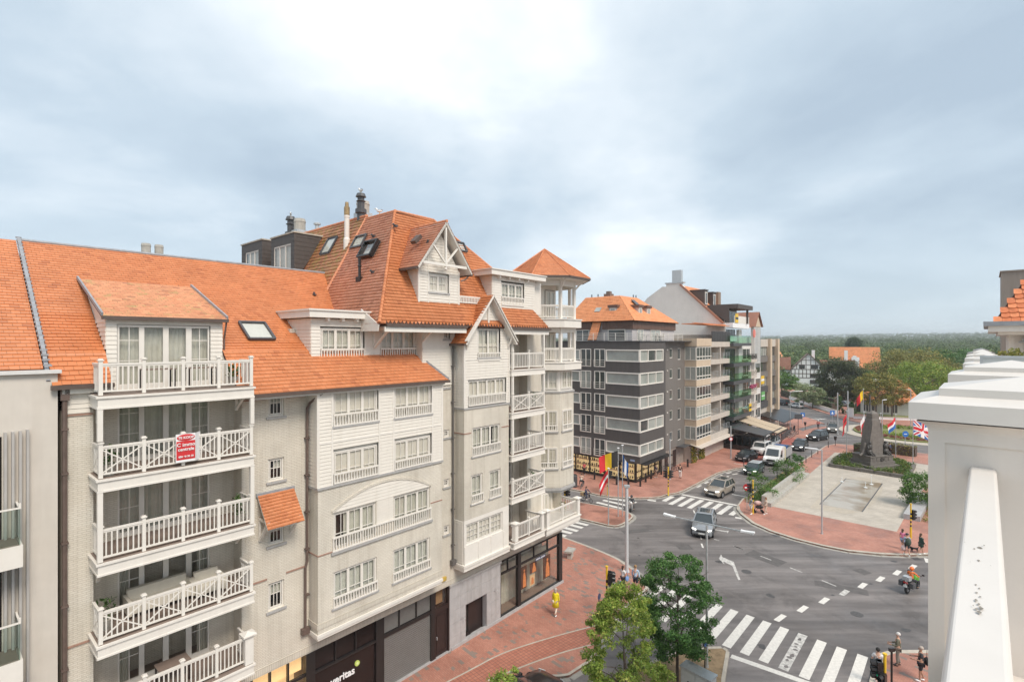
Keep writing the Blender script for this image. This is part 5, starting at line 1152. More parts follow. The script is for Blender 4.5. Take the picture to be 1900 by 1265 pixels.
for u_,c_,z_,h_ in((3.95,.85,13.12,.6),(7.95,.8,10.5,.75),(4.0,.2,7.92,.7),(7.9,.3,15.72,.5),(26.3,.5,13.12,.6),(24.0,.5,10.5,.55),(26.2,.4,7.92,.7),(29.6,.5,5.2,.6)):
 t=thing('potted_plant','potted green plant on the %s'%{13.12:'cross-braced balcony beside the sale board' if u_<9 else 'upper cross-braced right-hand balcony',10.5:'plain third-floor balcony, right end' if u_<9 else 'plain middle right-hand balcony',7.92:'cross-braced second-floor balcony, left end' if u_<9 else 'cross-braced lower right-hand balcony',15.72:'top-floor balcony, right end',5.2:'first-floor corner balcony'}[z_],'plant',tuple(B_m0@Vector(L3(u_,c_,z_))));k=MB();k.lathe([(.13,0),(.18,.32),(.19,.34)],(0,0,0),12);k.build('pot',M['concrete'],t)
 g_=MB();
 for i in range(70):a=WR.uniform(0,6.28);r_=WR.uniform(0,.26);z2=.34+WR.uniform(0,h_);q=Vector((math.cos(a)*r_,math.sin(a)*r_,z2));s_=Vector((WR.uniform(-1,1),WR.uniform(-1,1),WR.uniform(-1,1)))*.08;s2=Vector((WR.uniform(-1,1),WR.uniform(-1,1),WR.uniform(-1,1)))*.05;g_.add([q-s_,q-s2,q+s_,q+s2],[(0,1,2,3)])
 g_.build('leaves',PLANT,t)
# ================================================================ modern neighbour at the left edge
NB=thing('modern_apartment_building','pale rendered modern building with glass balconies and grey fins at the left edge','building',B.location,B.rotation_euler.z)
M['render']=mat('pale render',(.62,.57,.51),.8,.05,1.5,.08,40,streak=.12)
k=MB();k.b(-8,2.80,-9,.12,0,16.42);k.build('wall',M['render'],NB)
k=MB();k.b(-8.1,2.88,-9,.26,16.42,16.52);k.build('parapet_cap',mat('pale coping',(.66,.65,.63),.5,.05),NB)
M['fin']=mat('grey fin',(.44,.42,.40),.5,.06,3)
for x_ in(1.62,1.78,1.94,2.10):
 k=MB();k.b(x_-.03,x_+.03,.10,.30,.5,14.75-(0 if x_>2 else .02));k.build('fin',M['fin'],NB)
k=MB();k.b(-6,1.55,.121,.135,0,14.6);k.build('window_wall',M['dkpanel'],NB)
for z in(11.55,8.25,4.95):
 k=MB();k.b(-6,1.92,.12,1.1,z-.62,z);bal=k.build('balcony',M['white'],NB)
 k=MB();k.b(-5.9,1.84,.15,1.04,z,z+.03);k.build('deck',M['deck'],bal)
 k=MB();k.b(-5.9,1.86,1.03,1.045,z,z+1.05);k.b(1.845,1.86,.2,1.03,z,z+1.05);k.build('glass_panel',M['glass_bal'],bal)
 k=MB();k.b(-5.9,1.88,1.01,1.065,z+1.05,z+1.09);k.b(1.83,1.88,.15,1.01,z+1.05,z+1.09);k.b(1.83,1.88,.98,1.06,z+1.09,z+1.2);k.build('top_rail',M['white'],bal)
# ================================================================ building with mossy roof and dark dormers behind
RB=thing('rear_building','building behind with mossy tiled roof and two dark clad dormers','building',B.location,B.rotation_euler.z)
k=MB();k.b(14.6,30,-24,-5.9,0,18.2);k.build('wall',M['brick_white'],RB)
rl=lambda u:18.15+(u-14.05)*1.80
tiles('roof_tiles',[L3(14.6,-5.85,rl(14.6)),L3(17.9,-5.85,rl(17.9)),L3(17.9,-16.6,rl(17.9)),L3(14.6,-16.6,rl(14.6))],M['tile_moss'],RB,tw=.24,ch=.26,lift=.05,seed=31)
k=MB();k.prism([L3(17.9,-5.85,rl(17.9)),L3(21.5,-5.85,18.2),L3(21.5,-16.6,18.2),L3(17.9,-16.6,rl(17.9))],(0,0,-.1));k.build('rear_slope',M['ridge'],RB)
caps(RB,L3(17.9,-5.9,rl(17.9)+.03),L3(17.9,-16.6,rl(17.9)+.03),.10,.4,M['ridge'])
M['clad']=mat('dark slate cladding',(.085,.072,.066),.6,.12,4)
for c0,c1,zt,w0,w1 in((-13.72,-10.42,24.35,-13.3,-10.9),(-18.6,-15.1,24.5,-17.9,-15.7)):
 uf=15.55;k=MB()
 k.prism([(uf,-c1,21.2),(17.6,-c1,24.3),(17.6,-c1,zt),(uf,-c1,zt)],(0,.06,0));k.prism([(uf,-c0,21.2),(17.6,-c0,24.3),(17.6,-c0,zt),(uf,-c0,zt)],(0,-.06,0))
 k.box(uf,uf+.06,-c1+.06,-w1,21.2,zt);k.box(uf,uf+.06,-w0,-c0-.06,21.2,zt);k.box(uf,uf+.06,-w1,-w0,zt-.62,zt)
 for i in range(11):
  z=21.3+i*.28
  if z<zt:k.box(uf-.012,uf,-c1+.02,-w1,z,z+.02);k.box(uf-.012,uf,-w0,-c0-.02,z,z+.02);k.box(uf+.1+(z-21.2)*.0,17.5,-c1-.012,-c1,z,z+.02)if z>23.9 else k.box(uf,uf+max(.1,(z-21.2)*.62),-c1-.012,-c1,z,z+.02)
 d_=k.build('dormer',M['clad'],RB)
 k=MB();k.box(uf-.06,17.75,-c1-.06,-c0+.06,zt,zt+.09);k.build('flat_roof',M['kerb'],d_)
 k=MB();n=3
 for i in range(n+1):y=-w1+(w1-w0)*i/n;k.box(uf+.02,uf+.08,y-.05,y+.05,21.2,zt-.62)
 k.box(uf+.02,uf+.08,-w1,-w0,zt-.70,zt-.62);wq=k.build('window',M['white'],d_)
 k=MB();k.box(uf+.05,uf+.06,-w1,-w0,21.2,zt-.62);k.build('pane',M['glass'],wq)
 k=MB();k.box(uf+.16,uf+.18,-w1,-w0,21.2,zt-.62);k.build('curtain',M['curtain'],wq)
k=MB();z0,z1=rl(16.75),rl(17.4);nv=Vector((-(z1-z0),0,.65)).normalized()*.1
A_,B_,C_,D_=[Vector(p)+nv for p in((16.7,9.2,rl(16.7)),(16.7,8.1,rl(16.7)),(17.3,8.1,rl(17.3)),(17.3,9.2,rl(17.3)))]
for a,b_ in((A_,B_),(B_,C_),(C_,D_),(D_,A_)):k.bar(a,b_,.09,.1)
o=k.build('roof_window',M['dkgrey'],RB);k=MB();k.quad(A_,B_,C_,D_);k.build('pane',M['glass'],o);k=MB();q=Vector((0,0,-.08));k.quad(A_+q,B_+q,C_+q,D_+q);k.build('blind',M['blind'],o)
def cowl(u,c,z,h,r):
 k=MB();k.lathe([(r*.8,z),(r*.8,z+h*.28),(r*1.15,z+h*.3),(r*1.15,z+h*.44),(r*.7,z+h*.46),(r*.7,z+h*.70),(r,z+h*.72),(r*.7,z+h*.76),(r*.7,z+h*.86),(r*1.1,z+h*.88),(r*.8,z+h)],(u,-c,0),12);k.build('chimney_cowl',M['dkgrey'],RB)
cowl(18.0,-6.7,24.9,1.75,.30);cowl(18.0,-16.0,24.6,2.1,.34)
def stack(u,c,z,h,r,par=None):
 k=MB();k.box(u-r,u+r,-c-r,-c+r,z-.4,z+h*.5);s_=k.build('chimney',M['galv'],par or RB);k=MB();k.lathe([(r*.95,z+h*.5),(r*.95,z+h*.85),(r*1.02,z+h*.86),(r*.9,z+h)],(u,-c,0),14);k.build('chimney_pot',M['concrete'],s_)
stack(18.6,-7.4,24.9,1.5,.42);stack(18.2,-15.0,24.7,1.7,.42)
k=MB();k.lathe([(.14,24.8),(.14,25.5),(.24,25.52),(.24,25.62),(.15,25.66)],(18.0,12.1,0),10);k.build('vent_pipe',M['galv'],RB)
SB=thing('distant_roof','grey and orange roof with twin pots peeping over the long ridge','building',B.location,B.rotation_euler.z)
k=MB();k.b(10,17,-34,-26,0,20.5);k.build('wall',M['brick_white'],SB)
k=MB();k.add([L3(9.6,-25.8,20.9),L3(17.4,-25.8,20.9),L3(17.4,-34,20.9),L3(9.6,-34,20.9),L3(12.8,-29.5,24.6),L3(14.5,-29.5,24.6)],[(0,1,5,4),(1,2,5),(2,3,4,5),(3,0,4)]);k.build('roof',mat('grey slate roof',(.30,.29,.27),.8,.2,2),SB)
stack(12.0,-28.5,23.9,1.5,.35,SB);stack(12.9,-28.5,23.9,1.5,.33,SB)
# ================================================================ gulls
def gull(loc,rz,lab):
 t=thing('gull',lab,'bird',loc,rz);gw,gg=M['whitepaint'],mat('gull grey',(.36,.38,.40),.7,.1)
 k=MB();k.ball((0,0,.20),.10,10,6,sq=(1.9,.8,.85));k.ball((.20,0,.33),.06,8,6);k.tube((.12,0,.24),(.20,0,.32),.06,.045,8);k.build('body',gw,t,smooth=True)
 k=MB();k.add([(.10,.075,.25),(.10,-.075,.25),(-.15,-.07,.26),(-.34,0,.20),(-.15,.07,.26),(0,.0,.295)],[(0,1,5),(1,2,5),(2,3,5),(3,4,5),(4,0,5)]);k.build('wings',gg,t)
 k=MB();k.tube((.25,0,.325),(.33,0,.31),.018,.006,6);k.build('beak',M['yellow'],t);k=MB();k.tube((.02,.03,0),(.0,.03,.14),.010);k.tube((.02,-.03,0),(.0,-.03,.14),.010);k.build('legs',M['yellow'],t)
B_m=Matrix.Translation(B.location)@Matrix.Rotation(B.rotation_euler.z,4,'Z');bw=lambda u,c,z:tuple(B_m@Vector(L3(u,c,z)))
gull(bw(18.0,-6.7,26.65),2.4,'grey gull perched on the taller dark chimney cowl');gull(bw(18.0,-16.0,26.7),2.0,'grey gull perched on the left-hand dark cowl');gull(bw(17.75,-4.35,24.93),3.0,'grey gull standing on the orange hip ridge')
# ================================================================ dark grey corner building
GD,GN=FD,FN
GC=Vector((15.3,61.5))
GB=thing('dark_grey_building','dark grey corner apartment block with white windows and orange mansard roof','building',(GC.x,GC.y,0),math.atan2(GD.y,GD.x))
M['gclad']=mat('dark grey cladding',(.090,.081,.077),.6,.08,1.0,stretch=(3,3,.3),streak=.10)
M['gclad2']=mat('mid grey cladding',(.175,.158,.145),.65,.07,1.0,stretch=(3,3,.3),streak=.10)
M['pane_far']=mat('curtained window glass',(.34,.355,.33),.12,.22,.35,spec=.6)
M['pane_dark']=mat('dark window glass',(.07,.075,.075),.08,.4,.4,spec=.7)
M['zincbrown']=mat('brown zinc cladding',(.135,.075,.055),.5,.12,2,stretch=(2,2,.3))
WZ=[(14.93,16.45),(12.12,13.64),(9.28,10.80),(6.46,7.98),(3.60,5.04)]
GTOP=17.42
k=MB();k.box(.05,7.0,.05,11.5,2.75,GTOP-.02);k.box(7.0,15.5,1.0,12,2.75,GTOP-.02);k.box(1.3,15.5,1.2,12,0,2.75);k.build('core',M['gclad'],GB)
def win2(par,P,d,s0,s1,z0,z1,n=1,pm='pane_far',fw=.10,depth=.06,name='window',fm='white',cut=0.0):
 """window laid against a face: P origin, d direction (2D), outward normal to the right of d"""
 d=Vector((d[0],d[1],0)).normalized();nv=Vector((d.y,-d.x,0));P=Vector((P[0],P[1],0));k=MB()
 def bx_(a,b_,o0,o1,p,q,kk):
  c=[P+d*a+nv*o0,P+d*b_+nv*o0,P+d*b_+nv*o1,P+d*a+nv*o1]
  kk.add([(v.x,v.y,p)for v in c]+[(v.x,v.y,q)for v in c],[(0,3,2,1),(4,5,6,7),(0,1,5,4),(1,2,6,5),(2,3,7,6),(3,0,4,7)])
 bx_(s0,s1,0,depth,z0,z0+fw,k);bx_(s0,s1,0,depth,z1-fw,z1,k);bx_(s0,s0+fw,0,depth-.002,z0+fw,z1-fw,k);bx_(s1-fw,s1,0,depth-.002,z0+fw,z1-fw,k)
 for i in range(1,n):x=s0+(s1-s0)*i/n;bx_(x-fw*.45,x+fw*.45,0,depth-.003,z0+fw,z1-fw,k)
 w_=k.build(name,M[fm],par)
 for i in range(n):
  a=s0+(s1-s0)*i/n;b_=s0+(s1-s0)*(i+1)/n;k=MB();bx_(a+fw*.4,b_-fw*.4,.004,.02,z0+fw*.9,z1-fw*.9,k);k.build('pane',M[pm if not(i==cut-1)else 'pane_dark'],w_)
 return w_
SD=(0,-1)
def skin(name,P,d,L_,z0,z1,holes,m,o0=0.0,th=.12):
 d=Vector((d[0],d[1],0)).normalized();nv=Vector((d.y,-d.x,0));P=Vector((P[0],P[1],0));k=MB()
 us=sorted({0,L_}|{h[0]for h in holes}|{h[1]for h in holes});zs=sorted({z0,z1}|{h[2]for h in holes}|{h[3]for h in holes})
 for a,b_ in zip(us[:-1],us[1:]):
  for p,q in zip(zs[:-1],zs[1:]):
   if any(h[0]<(a+b_)/2<h[1]and h[2]<(p+q)/2<h[3]for h in holes):continue
   c=[P+d*a+nv*o0,P+d*b_+nv*o0,P+d*b_+nv*(o0+th),P+d*a+nv*(o0+th)]
   k.add([(v.x,v.y,p)for v in c]+[(v.x,v.y,q)for v in c],[(0,3,2,1),(4,5,6,7),(0,1,5,4),(1,2,6,5),(2,3,7,6),(3,0,4,7)])
 return k.build(name,m,GB if name.startswith('clad')else None)
LS=11.4
sS=lambda px:LS-along(px,GC,Vector((-GD.y,GD.x)))
hS=[];wl=[]
for z0,z1 in WZ:
 wl+=[(sS(1042)-.9,sS(1077),z0+.10,z1-.02,'w'),(sS(1078),sS(1096.5)+.1,z0-.72,z1+.05,'d'),(sS(1103.5),sS(1122.5)+.1,z0-.72,z1+.05,'d2'),(sS(1125),LS-.02,z0+.02,z1,'c')]
for a in wl:hS.append(a[:4])
skin('cladding',(0,LS),SD,LS,2.75,GTOP,hS,M['gclad'])
hE=[(.02,6.45,z0+.02,z1)for z0,z1 in WZ]
skin('cladding',(-.115,0),(1,0),7.1,2.75,GTOP,hE,M['gclad'])
hE2=[];
xs=[along(x,GC+FN*-.9,GD)for x in(1241,1246.5,1256,1261.5,1270,1279)]
for z0,z1 in WZ:hE2+=[(xs[0]-7,xs[1]-7,z0+.25,z1+.05),(xs[2]-7,xs[3]-7,z0-.05,z1+.05),(xs[4]-7,xs[5]-7+.3,z0+.10,z1+.05)]
skin('cladding',(7.0,.9),(1,0),8.6,2.75,GTOP,hE2,M['gclad2'])
k=MB();k.box(6.95,7.1,-.11,.9,2.75,GTOP);k.build('cladding',M['gclad'],GB)
r_=random.Random(3)
for a in wl:
 s0,s1,z0,z1,t_=a
 if t_=='w':win2(GB,(-.02,LS),SD,s0,s1,z0,z1,2,r_.choice(['pane_far','pane_far','pane_dark']),.12,.16)
 elif t_=='c':win2(GB,(-.02,LS),SD,s0,s1+.12,z0,z1,1,'pane_far',.14,.17)
 else:
  o=win2(GB,(-.02,LS),SD,s0,s1,z0,z1,2,r_.choice(['pane_far','pane_far','pane_dark']),.09,.12,'french_window');k=MB()
  for i in range(4):z=z0+.12+i*.25;k.box(-.24,-.20,LS-s1,LS-s0,z,z+.035)
  k.box(-.24,-.20,LS-s1,LS-s1+.04,z0+.05,z0+.95);k.box(-.24,-.20,LS-s0-.04,LS-s0,z0+.05,z0+.95);k.build('railing',M['white'],o)
for i,a in enumerate(hE):win2(GB,(-.13,-.02),(1,0),a[0]-.02,a[1],a[2],a[3],3,'pane_far',.13,.17,cut=(2 if i==0 else 1 if i==3 else 0))
for j,a in enumerate(hE2):win2(GB,(7.0,.86),(1,0),a[0],a[1],a[2],a[3],1,'pane_dark' if j%3<2 else 'pane_far',.09,.03)
k=MB();k.box(-.25,15.6,-.25,12,GTOP,GTOP+.10);k.build('parapet_cap',M['dkgrey'],GB)
for z0,z1 in WZ:
 k=MB();k.box(9.45,9.62,.68,.8,z1-.25,z1-.05);k.build('wall_lamp',M['white'],GB)
k=MB()
for y in(.95,3.2,5.4,7.6,9.8):k.box(.92,1.08,y-.07,y+.07,.15,2.75)
for x in(2.6,4.4,6.2,7.6):k.box(x-.06,x+.06,.92,1.06,.15,2.75)
k.box(.9,8.2,.9,1.1,0,.35);k.box(.9,1.1,1.1,11.5,0,.35);k.box(.9,8.2,.9,1.1,2.6,2.75);k.box(.9,1.1,1.1,11.5,2.6,2.75)
sh=k.build('shop_front',M['black'],GB)
k=MB();k.box(.99,1.0,1.0,11.5,.35,2.6);k.build('pane',M['glass'],sh);k=MB();k.box(1.0,8.2,.99,1.0,.35,2.6);k.build('pane',M['glass'],sh)
M['lit']=mat('lit display',(.70,.52,.26),.8,.45,2.2,emit=.30)
k=MB();k.box(1.12,1.18,1.3,11.4,.4,2.6);k.box(1.3,8.0,1.12,1.18,.4,2.6);k.build('lit_interior',M['lit'],sh)
k=MB()
for y in np.arange(1.4,11.2,.32):
 for z in(.55,1.25,1.95):h=random.uniform(.15,.42);k.box(1.04,1.10,y,y+random.uniform(.08,.2),z,z+h)
for x in np.arange(1.5,8,.4):
 for z in(.5,1.2):h=random.uniform(.15,.4);k.box(x,x+.15,1.04,1.10,z,z+h)
k.build('displays',M['dkbrown'],sh,kind='stuff')
for z in(1.15,1.88):
 k=MB();k.box(1.03,1.12,1.2,11.4,z,z+.07);k.build('shelf',mat('pink shelf',(.62,.34,.24),.6,.1),sh)
k=MB();k.prism([(-.05,.6,2.62),(-.05,11.4,2.62),(1.0,11.4,2.74),(1.0,.6,2.74)],(0,0,.05));k.build('awning',M['black'],GB)
k=MB();k.prism([(.2,-.75,2.58),(8.0,-.75,2.58),(8.0,.95,2.74),(.2,.95,2.74)],(0,0,.05));k.build('awning',M['black'],GB)
k=MB();k.box(12.6,15.2,-.3,.9,2.72,2.80);k.build('awning',M['dkgrey'],GB)
k=MB();k.box(8.2,15.5,.9,1.02,0,2.75);k.build('wall',mat('dim shop wall',(.28,.24,.21),.7,.2,2),GB)
k=MB();k.box(9.0,10.0,.86,.9,.1,2.3);k.box(11.6,12.7,.86,.9,.1,2.4);k.build('door',M['dkbrown'],GB)
k=MB();k.box(-.14,-.121,.55,1.15,2.95,3.15);k.build('street_sign',mat('pale blue sign',(.30,.38,.55),.5,.05),GB)
k=MB();rails=[((.1,11.3),(.1,.1)),((.1,.1),(7.0,.1)),((7.0,.1),(7.0,1.0)),((7.0,1.0),(15.3,1.0))]
for a,b_ in rails:
 a=Vector(a);b_=Vector(b_);n=max(1,int((b_-a).length/1.4))
 for i in range(5):z=GTOP+.30+i*.19;k.bar((a.x,a.y,z),(b_.x,b_.y,z),.035)
 for i in range(n+1):p=a+(b_-a)*i/n;k.box(p.x-.03,p.x+.03,p.y-.03,p.y+.03,GTOP+.1,GTOP+1.09)
k.build('terrace_railing',M['white'],GB)
k=MB();k.box(1.6,14.2,1.8,11.6,GTOP,19.95);k.build('set_back_storey',mat('pale lilac panel',(.48,.45,.45),.7,.06),GB)
for(x0,x1,y0,y1)in((1.45,1.6,1.6,6.0),(1.45,1.6,7.6,11.6),(1.45,14.4,1.65,1.8)):
 n=int(max(x1-x0,y1-y0)/.45)
 for i in range(n):
  k=MB();f=lambda t,a,b_:a+(b_-a)*t
  if x1-x0>y1-y0:k.box(f(i/n,x0,x1),f((i+1)/n,x0,x1)-.02,y0-random.uniform(0,.012),y1,19.0,20.1)
  else:k.box(x0-random.uniform(0,.012),x1,f(i/n,y0,y1),f((i+1)/n,y0,y1)-.02,19.0,20.1)
  k.build('zinc_panel',M['zincbrown'],GB)
win2(GB,(1.58,11.6),SD,1.5,3.6,17.5,19.0,2,'pane_dark',.1,.08);win2(GB,(1.58,11.6),SD,6.4,8.9,17.5,19.0,1,'pane_dark',.1,.08)
win2(GB,(1.6,1.78),(1,0),1.3,3.0,17.5,19.0,2,'pane_far',.1,.06);win2(GB,(1.6,1.78),(1,0),5.0,8.0,17.5,19.0,2,'pane_far',.1,.06)
rz0,rz1=20.05,23.55
RA=[(1.0,1.2,rz0),(14.4,1.2,rz0),(14.4,11.8,rz0),(1.0,11.8,rz0)];TP=[(4.6,5.2,rz1),(9.6,5.2,rz1),(9.6,10.5,rz1),(4.6,10.5,rz1)]
for i in range(4):tiles('roof_tiles',[RA[i],RA[(i+1)%4],TP[(i+1)%4],TP[i]],M['tile_far'],GB,tw=.30,ch=.30,seed=40+i)
k=MB();k.prism([TP[0],TP[1],TP[2],TP[3]],(0,0,.02));k.build('flat_roof',M['ridge'],GB)
tiles('roof_tiles',[(0.3,6.2,17.6),(.3,7.5,17.6),(1.6,7.5,20.0),(1.6,6.2,20.0)],M['tile_far'],GB,tw=.3,ch=.3,seed=45)
def dorm(x,y,z,face,w=1.1,h=1.5,d=2.0):
 k=MB();f=Vector(face);s_=Vector((-f.y,f.x,0));f=Vector((f.x,f.y,0));P=Vector((x,y,z))
 def bb(a0,a1,b0,b1,z0,z1,kk):
  c=[P+s_*a0+f*b0,P+s_*a1+f*b0,P+s_*a1+f*b1,P+s_*a0+f*b1];kk.add([(v.x,v.y,P.z+z0)for v in c]+[(v.x,v.y,P.z+z1)for v in c],[(0,3,2,1),(4,5,6,7),(0,1,5,4),(1,2,6,5),(2,3,7,6),(3,0,4,7)])
 bb(-w/2,w/2,-d,0,0,h,k);o=k.build('dormer',mat('lilac dormer cheek',(.50,.46,.45),.7,.06),GB)
 k=MB();bb(-w/2-.15,w/2+.15,-d,.15,h,h+.35,k);k.build('dormer_roof',M['zincbrown'],o)
 k=MB();bb(-w*.36,w*.36,.0,.05,.15,h-.05,k);q=k.build('window',M['white'],o);k=MB();bb(-w*.27,w*.27,.05,.06,.27,h-.17,k);k.build('pane',M['pane_far'],q)
dorm(2.45,5.0,20.35,(-1,0));dorm(5.2,2.5,20.4,(0,-1));dorm(7.6,2.5,20.4,(0,-1))
o=MB();o.prism([(2.3,6.9,21.35),(2.3,7.7,21.35),(2.85,7.7,21.9),(2.85,6.9,21.9)],(-.08,0,.08));o.build('roof_window',M['pane_far'],GB)
o=MB();o.prism([(6.0,3.2,22.0),(6.9,3.2,22.0),(6.9,4.3,23.0),(6.0,4.3,23.0)],(0,-.08,.08));o.build('roof_window',M['pane_dark'],GB)
k=MB();k.box(5.2,6.2,7,8,23.5,24.0);k.box(5.5,6.0,7.2,7.8,24.0,24.35);k.build('chimney',mat('brown chimney',(.20,.14,.11),.7,.2),GB)
for x,y in((4.7,9.6),(4.7,8.6),(9.4,5.3),(8.6,5.3)):
 k=MB();k.tube((x,y,23.5),(x,y,23.95),.07);k.build('vent_pipe',M['black'],GB)
for i,(x,y)in enumerate(((3.6,.9),(5.9,.7),(9.4,1.45))):
 k=MB();k.tube((x,y,GTOP+.1),(x,y,GTOP+.75),.04);k.tube((x,y,GTOP+.75),(x,y,GTOP+.79),.45,.45,14);t=k.build('terrace_table',M['white']if i==2 else M['dkgrey']);t.parent=None
 t.matrix_world=Matrix.Translation((GC.x,GC.y,0))@Matrix.Rotation(math.atan2(GD.y,GD.x),4,'Z')
 tag(t,['round dark table on the roof terrace near the glazed corner','round dark table on the roof terrace beside the middle post','white round table at the far end of the roof terrace'][i],'table','tables on the grey building terrace')
# ================================================================ the row beyond
def rowthing(name,lab,s):
 p=GC+GD*s;return thing(name,lab,'building',(p.x,p.y,0),math.atan2(GD.y,GD.x))
M['cream']=mat('cream render',(.58,.46,.34),.8,.06,1.2,streak=.2);M['cream2']=mat('pale concrete',(.54,.48,.42),.8,.07,1.2,streak=.2)
S0=along(1280,GC,GD);S1=along(1308,GC,GD);S2=along(1345,GC,GD);S3=along(1377,GC,GD);S4=along(1406,GC,GD);S5=along(1440,GC,GD)
CB=rowthing('cream_apartment_block','cream apartment block with glazed bays and grey railed balconies',S0);La,Lb=S1-S0,S2-S0
k=MB();k.box(0.05,Lb,.8,12,0,17.0);k.box(La,Lb,.8,12,17,17.6);k.build('wall',M['cream2'],CB)
fz=[14.5+.3,11.7+.3,8.85+.3,6.0+.3,3.2+.3]
for z in fz:
 k=MB();k.box(.1,La-.1,-.9,.8,z-.95,z-.05);k.build('bay_band',M['cream'],CB)
 win2(CB,(.1,-.88),(1,0),0,La-.2,z-.05,z+1.85,5,r_.choice(['pane_dark','pane_far','pane_dark']),.09,.05,'bay_window')
 win2(CB,(.1,.8),(0,-1),0,1.65,z-.05,z+1.85,2,'pane_far',.09,.05,'bay_window')
 k=MB();k.box(.15,La-.15,-.82,.7,z-.05,z+1.85);k.build('bay_core',M['room'],CB)
 k=MB();k.box(.0,La,-.97,-.93,z+.40,z+.52);k.build('bay_transom',M['white'],CB)
 k=MB();k.box(La,Lb-.1,-.85,.8,z-.85,z-.1);bal=k.build('balcony',M['cream2'],CB)
 k=MB()
 for i in range(5):zz=z+.05+i*.2;k.box(La+.05,Lb-.15,-.80,-.77,zz,zz+.035)
 for i in range(7):x=La+.05+(Lb-.2-La)*i/6;k.box(x-.025,x+.025,-.815,-.77,z-.1,z+.92)
 k.build('railing',M['galv'],bal)
 win2(CB,(La,.78),(1,0),.3,(Lb-La)*.46,z-.05,z+1.7,3,'pane_dark',.08,.05);win2(CB,(La,.78),(1,0),(Lb-La)*.54,Lb-La-.4,z-.05,z+1.7,2,'pane_dark',.08,.05)
 k=MB();k.box(La+(Lb-La)*.48,La+(Lb-La)*.52,-.8,.8,z-.1,z+1.9);k.build('pier',M['cream2'],CB)
k=MB();k.box(0,La,-1.0,12,16.75,17.9);k.build('roof_band',M['cream'],CB);k=MB();k.box(La,Lb,-.9,12,16.6,17.4);k.build('roof_band',M['cream2'],CB)
k=MB();n=7
for i in range(n):k.box(La+.4+i*(Lb-La-.5)/n,La+.36+(i+1)*(Lb-La-.5)/n,-.9,-.84,17.42,19.0)
k.build('terrace_screen',M['dkbrown'],CB)
k=MB();k.box(La-1.6,Lb,-.2,3.0,20.1,20.2);k.prism([(La-1.2,-.9,19.9),(Lb-.3,-.9,19.9),(Lb-.3,1.5,20.3),(La-1.2,1.5,20.3)],(0,0,.06));k.build('awning',mat('orange awning',(.62,.22,.09),.7,.1),CB)
k=MB();k.box(0,Lb,-.1,.8,0,2.4);k.build('shop_wall',M['cream2'],CB)
k=MB();k.box(4.6,8.2,-.14,-.08,.1,2.1);k.box(1.6,2.6,-.14,-.08,.1,2.1);k.build('garage_door',mat('pale garage door',(.55,.50,.45),.6,.06),CB)
k=MB();k.prism([(-.2,-1.7,2.35),(Lb,-1.7,2.35),(Lb,-.1,2.75),(-.2,-.1,2.75)],(0,0,.05));k.build('awning',M['cream2'],CB)
WB=rowthing('white_gabled_house','tall house with plain white gable wall, dark dormers and green glass balconies',S2);Lw=S3-S2
k=MB();k.box(0,Lw,.2,14,0,18.6);k.build('wall',M['cream2'],WB)
M['gablewhite']=mat('white gable render',(.66,.64,.61),.8,.04,.8,streak=.1)
def gpx(px,py,x=0.0):
 P=GC+GD*(S2+x);nn=GD;r_=Vector(((px-950)/FPX,1));t=P.dot(nn)/r_.dot(nn);q=r_*t-P;return(x,-q.dot(FN),EYE+(634-py)/FPX*t)
gp=[gpx(*p)for p in((1345,600),(1338,599),(1266,529),(1265,525),(1236,525),(1236,532),(1229,532),(1201,553),(1180,580),(1180,640),(1345,640))]
k=MB();k.prism(gp,(.4,0,0));k.build('gable_wall',M['gablewhite'],WB)
gr1=gpx(1262,529);gr0=gpx(1339,600)
tiles('roof_tiles',[(.4,gr0[1]-.2,gr0[2]-.2),(Lw,gr0[1]-.2,gr0[2]-.2),(Lw,gr1[1],gr1[2]),(.4,gr1[1],gr1[2])],M['tile_far'],WB,tw=.3,ch=.3,seed=50)
k=MB();a=Vector(gr0)+Vector((.1,-.25,.05));b_=Vector(gr1)+Vector((.1,0,.1));k.bar(a,b_,.5,.3);k.build('verge',M['tile_brown'],WB)
k=MB();p=gpx(1250,525);k.box(0,.8,p[1]-1.3,p[1]+.3,p[2],p[2]+2.2);k.box(-.1,.9,gpx(1266,525)[1]-.2,gpx(1236,525)[1]+.2,p[2]-.1,p[2]+.12);k.build('chimney',M['galv'],WB)
ry=lambda z:gr0[1]+(gr1[1]-gr0[1])*(z-gr0[2])/(gr1[2]-gr0[2])
for x,zb_ in((1.2,23.6),(4.6,23.4)):
 zt_=zb_+2.6;yf=ry(zb_);yb=ry(zt_-.1);k=MB();k.prism([(x,yf,zb_),(x,yf,zt_),(x,yb,zt_)],(1.5,0,0));k.box(x-.1,x+1.6,yf-.12,yb,zt_,zt_+.2);o=k.build('dormer',M['clad'],WB);win2(o,(x,yf-.01),(1,0),.2,1.3,zb_+.25,zt_-.25,1,'pane_dark',.14,.06)
yp=ry(20.6);k=MB();k.prism([(.5,yp-1.2,20.5),(.5,yp-1.2,22.9),(.5,ry(22.9),22.9)],(.2,0,0));k.box(.5,Lw-.4,yp-2.6,ry(22.9),22.9,23.6);k.box(.7,Lw-1.4,yp-.2,yp,20.5,22.9);k.box(Lw-1.8,Lw-1.5,yp-2.2,yp-1.9,20.5,22.9);o=k.build('penthouse',M['clad'],WB);win2(o,(.7,yp-.22),(1,0),.3,Lw-2.6,20.6,22.7,3,'pane_dark',.1,.05)
k=MB();k.box(.2,Lw,-1.2,.2,19.7,20.5);k.build('balcony_edge',M['whitepaint'],WB)
k=MB();k.box(1.0,Lw-.2,-1.22,-1.19,20.5,21.7);k.build('glass_panel',M['white'],WB)
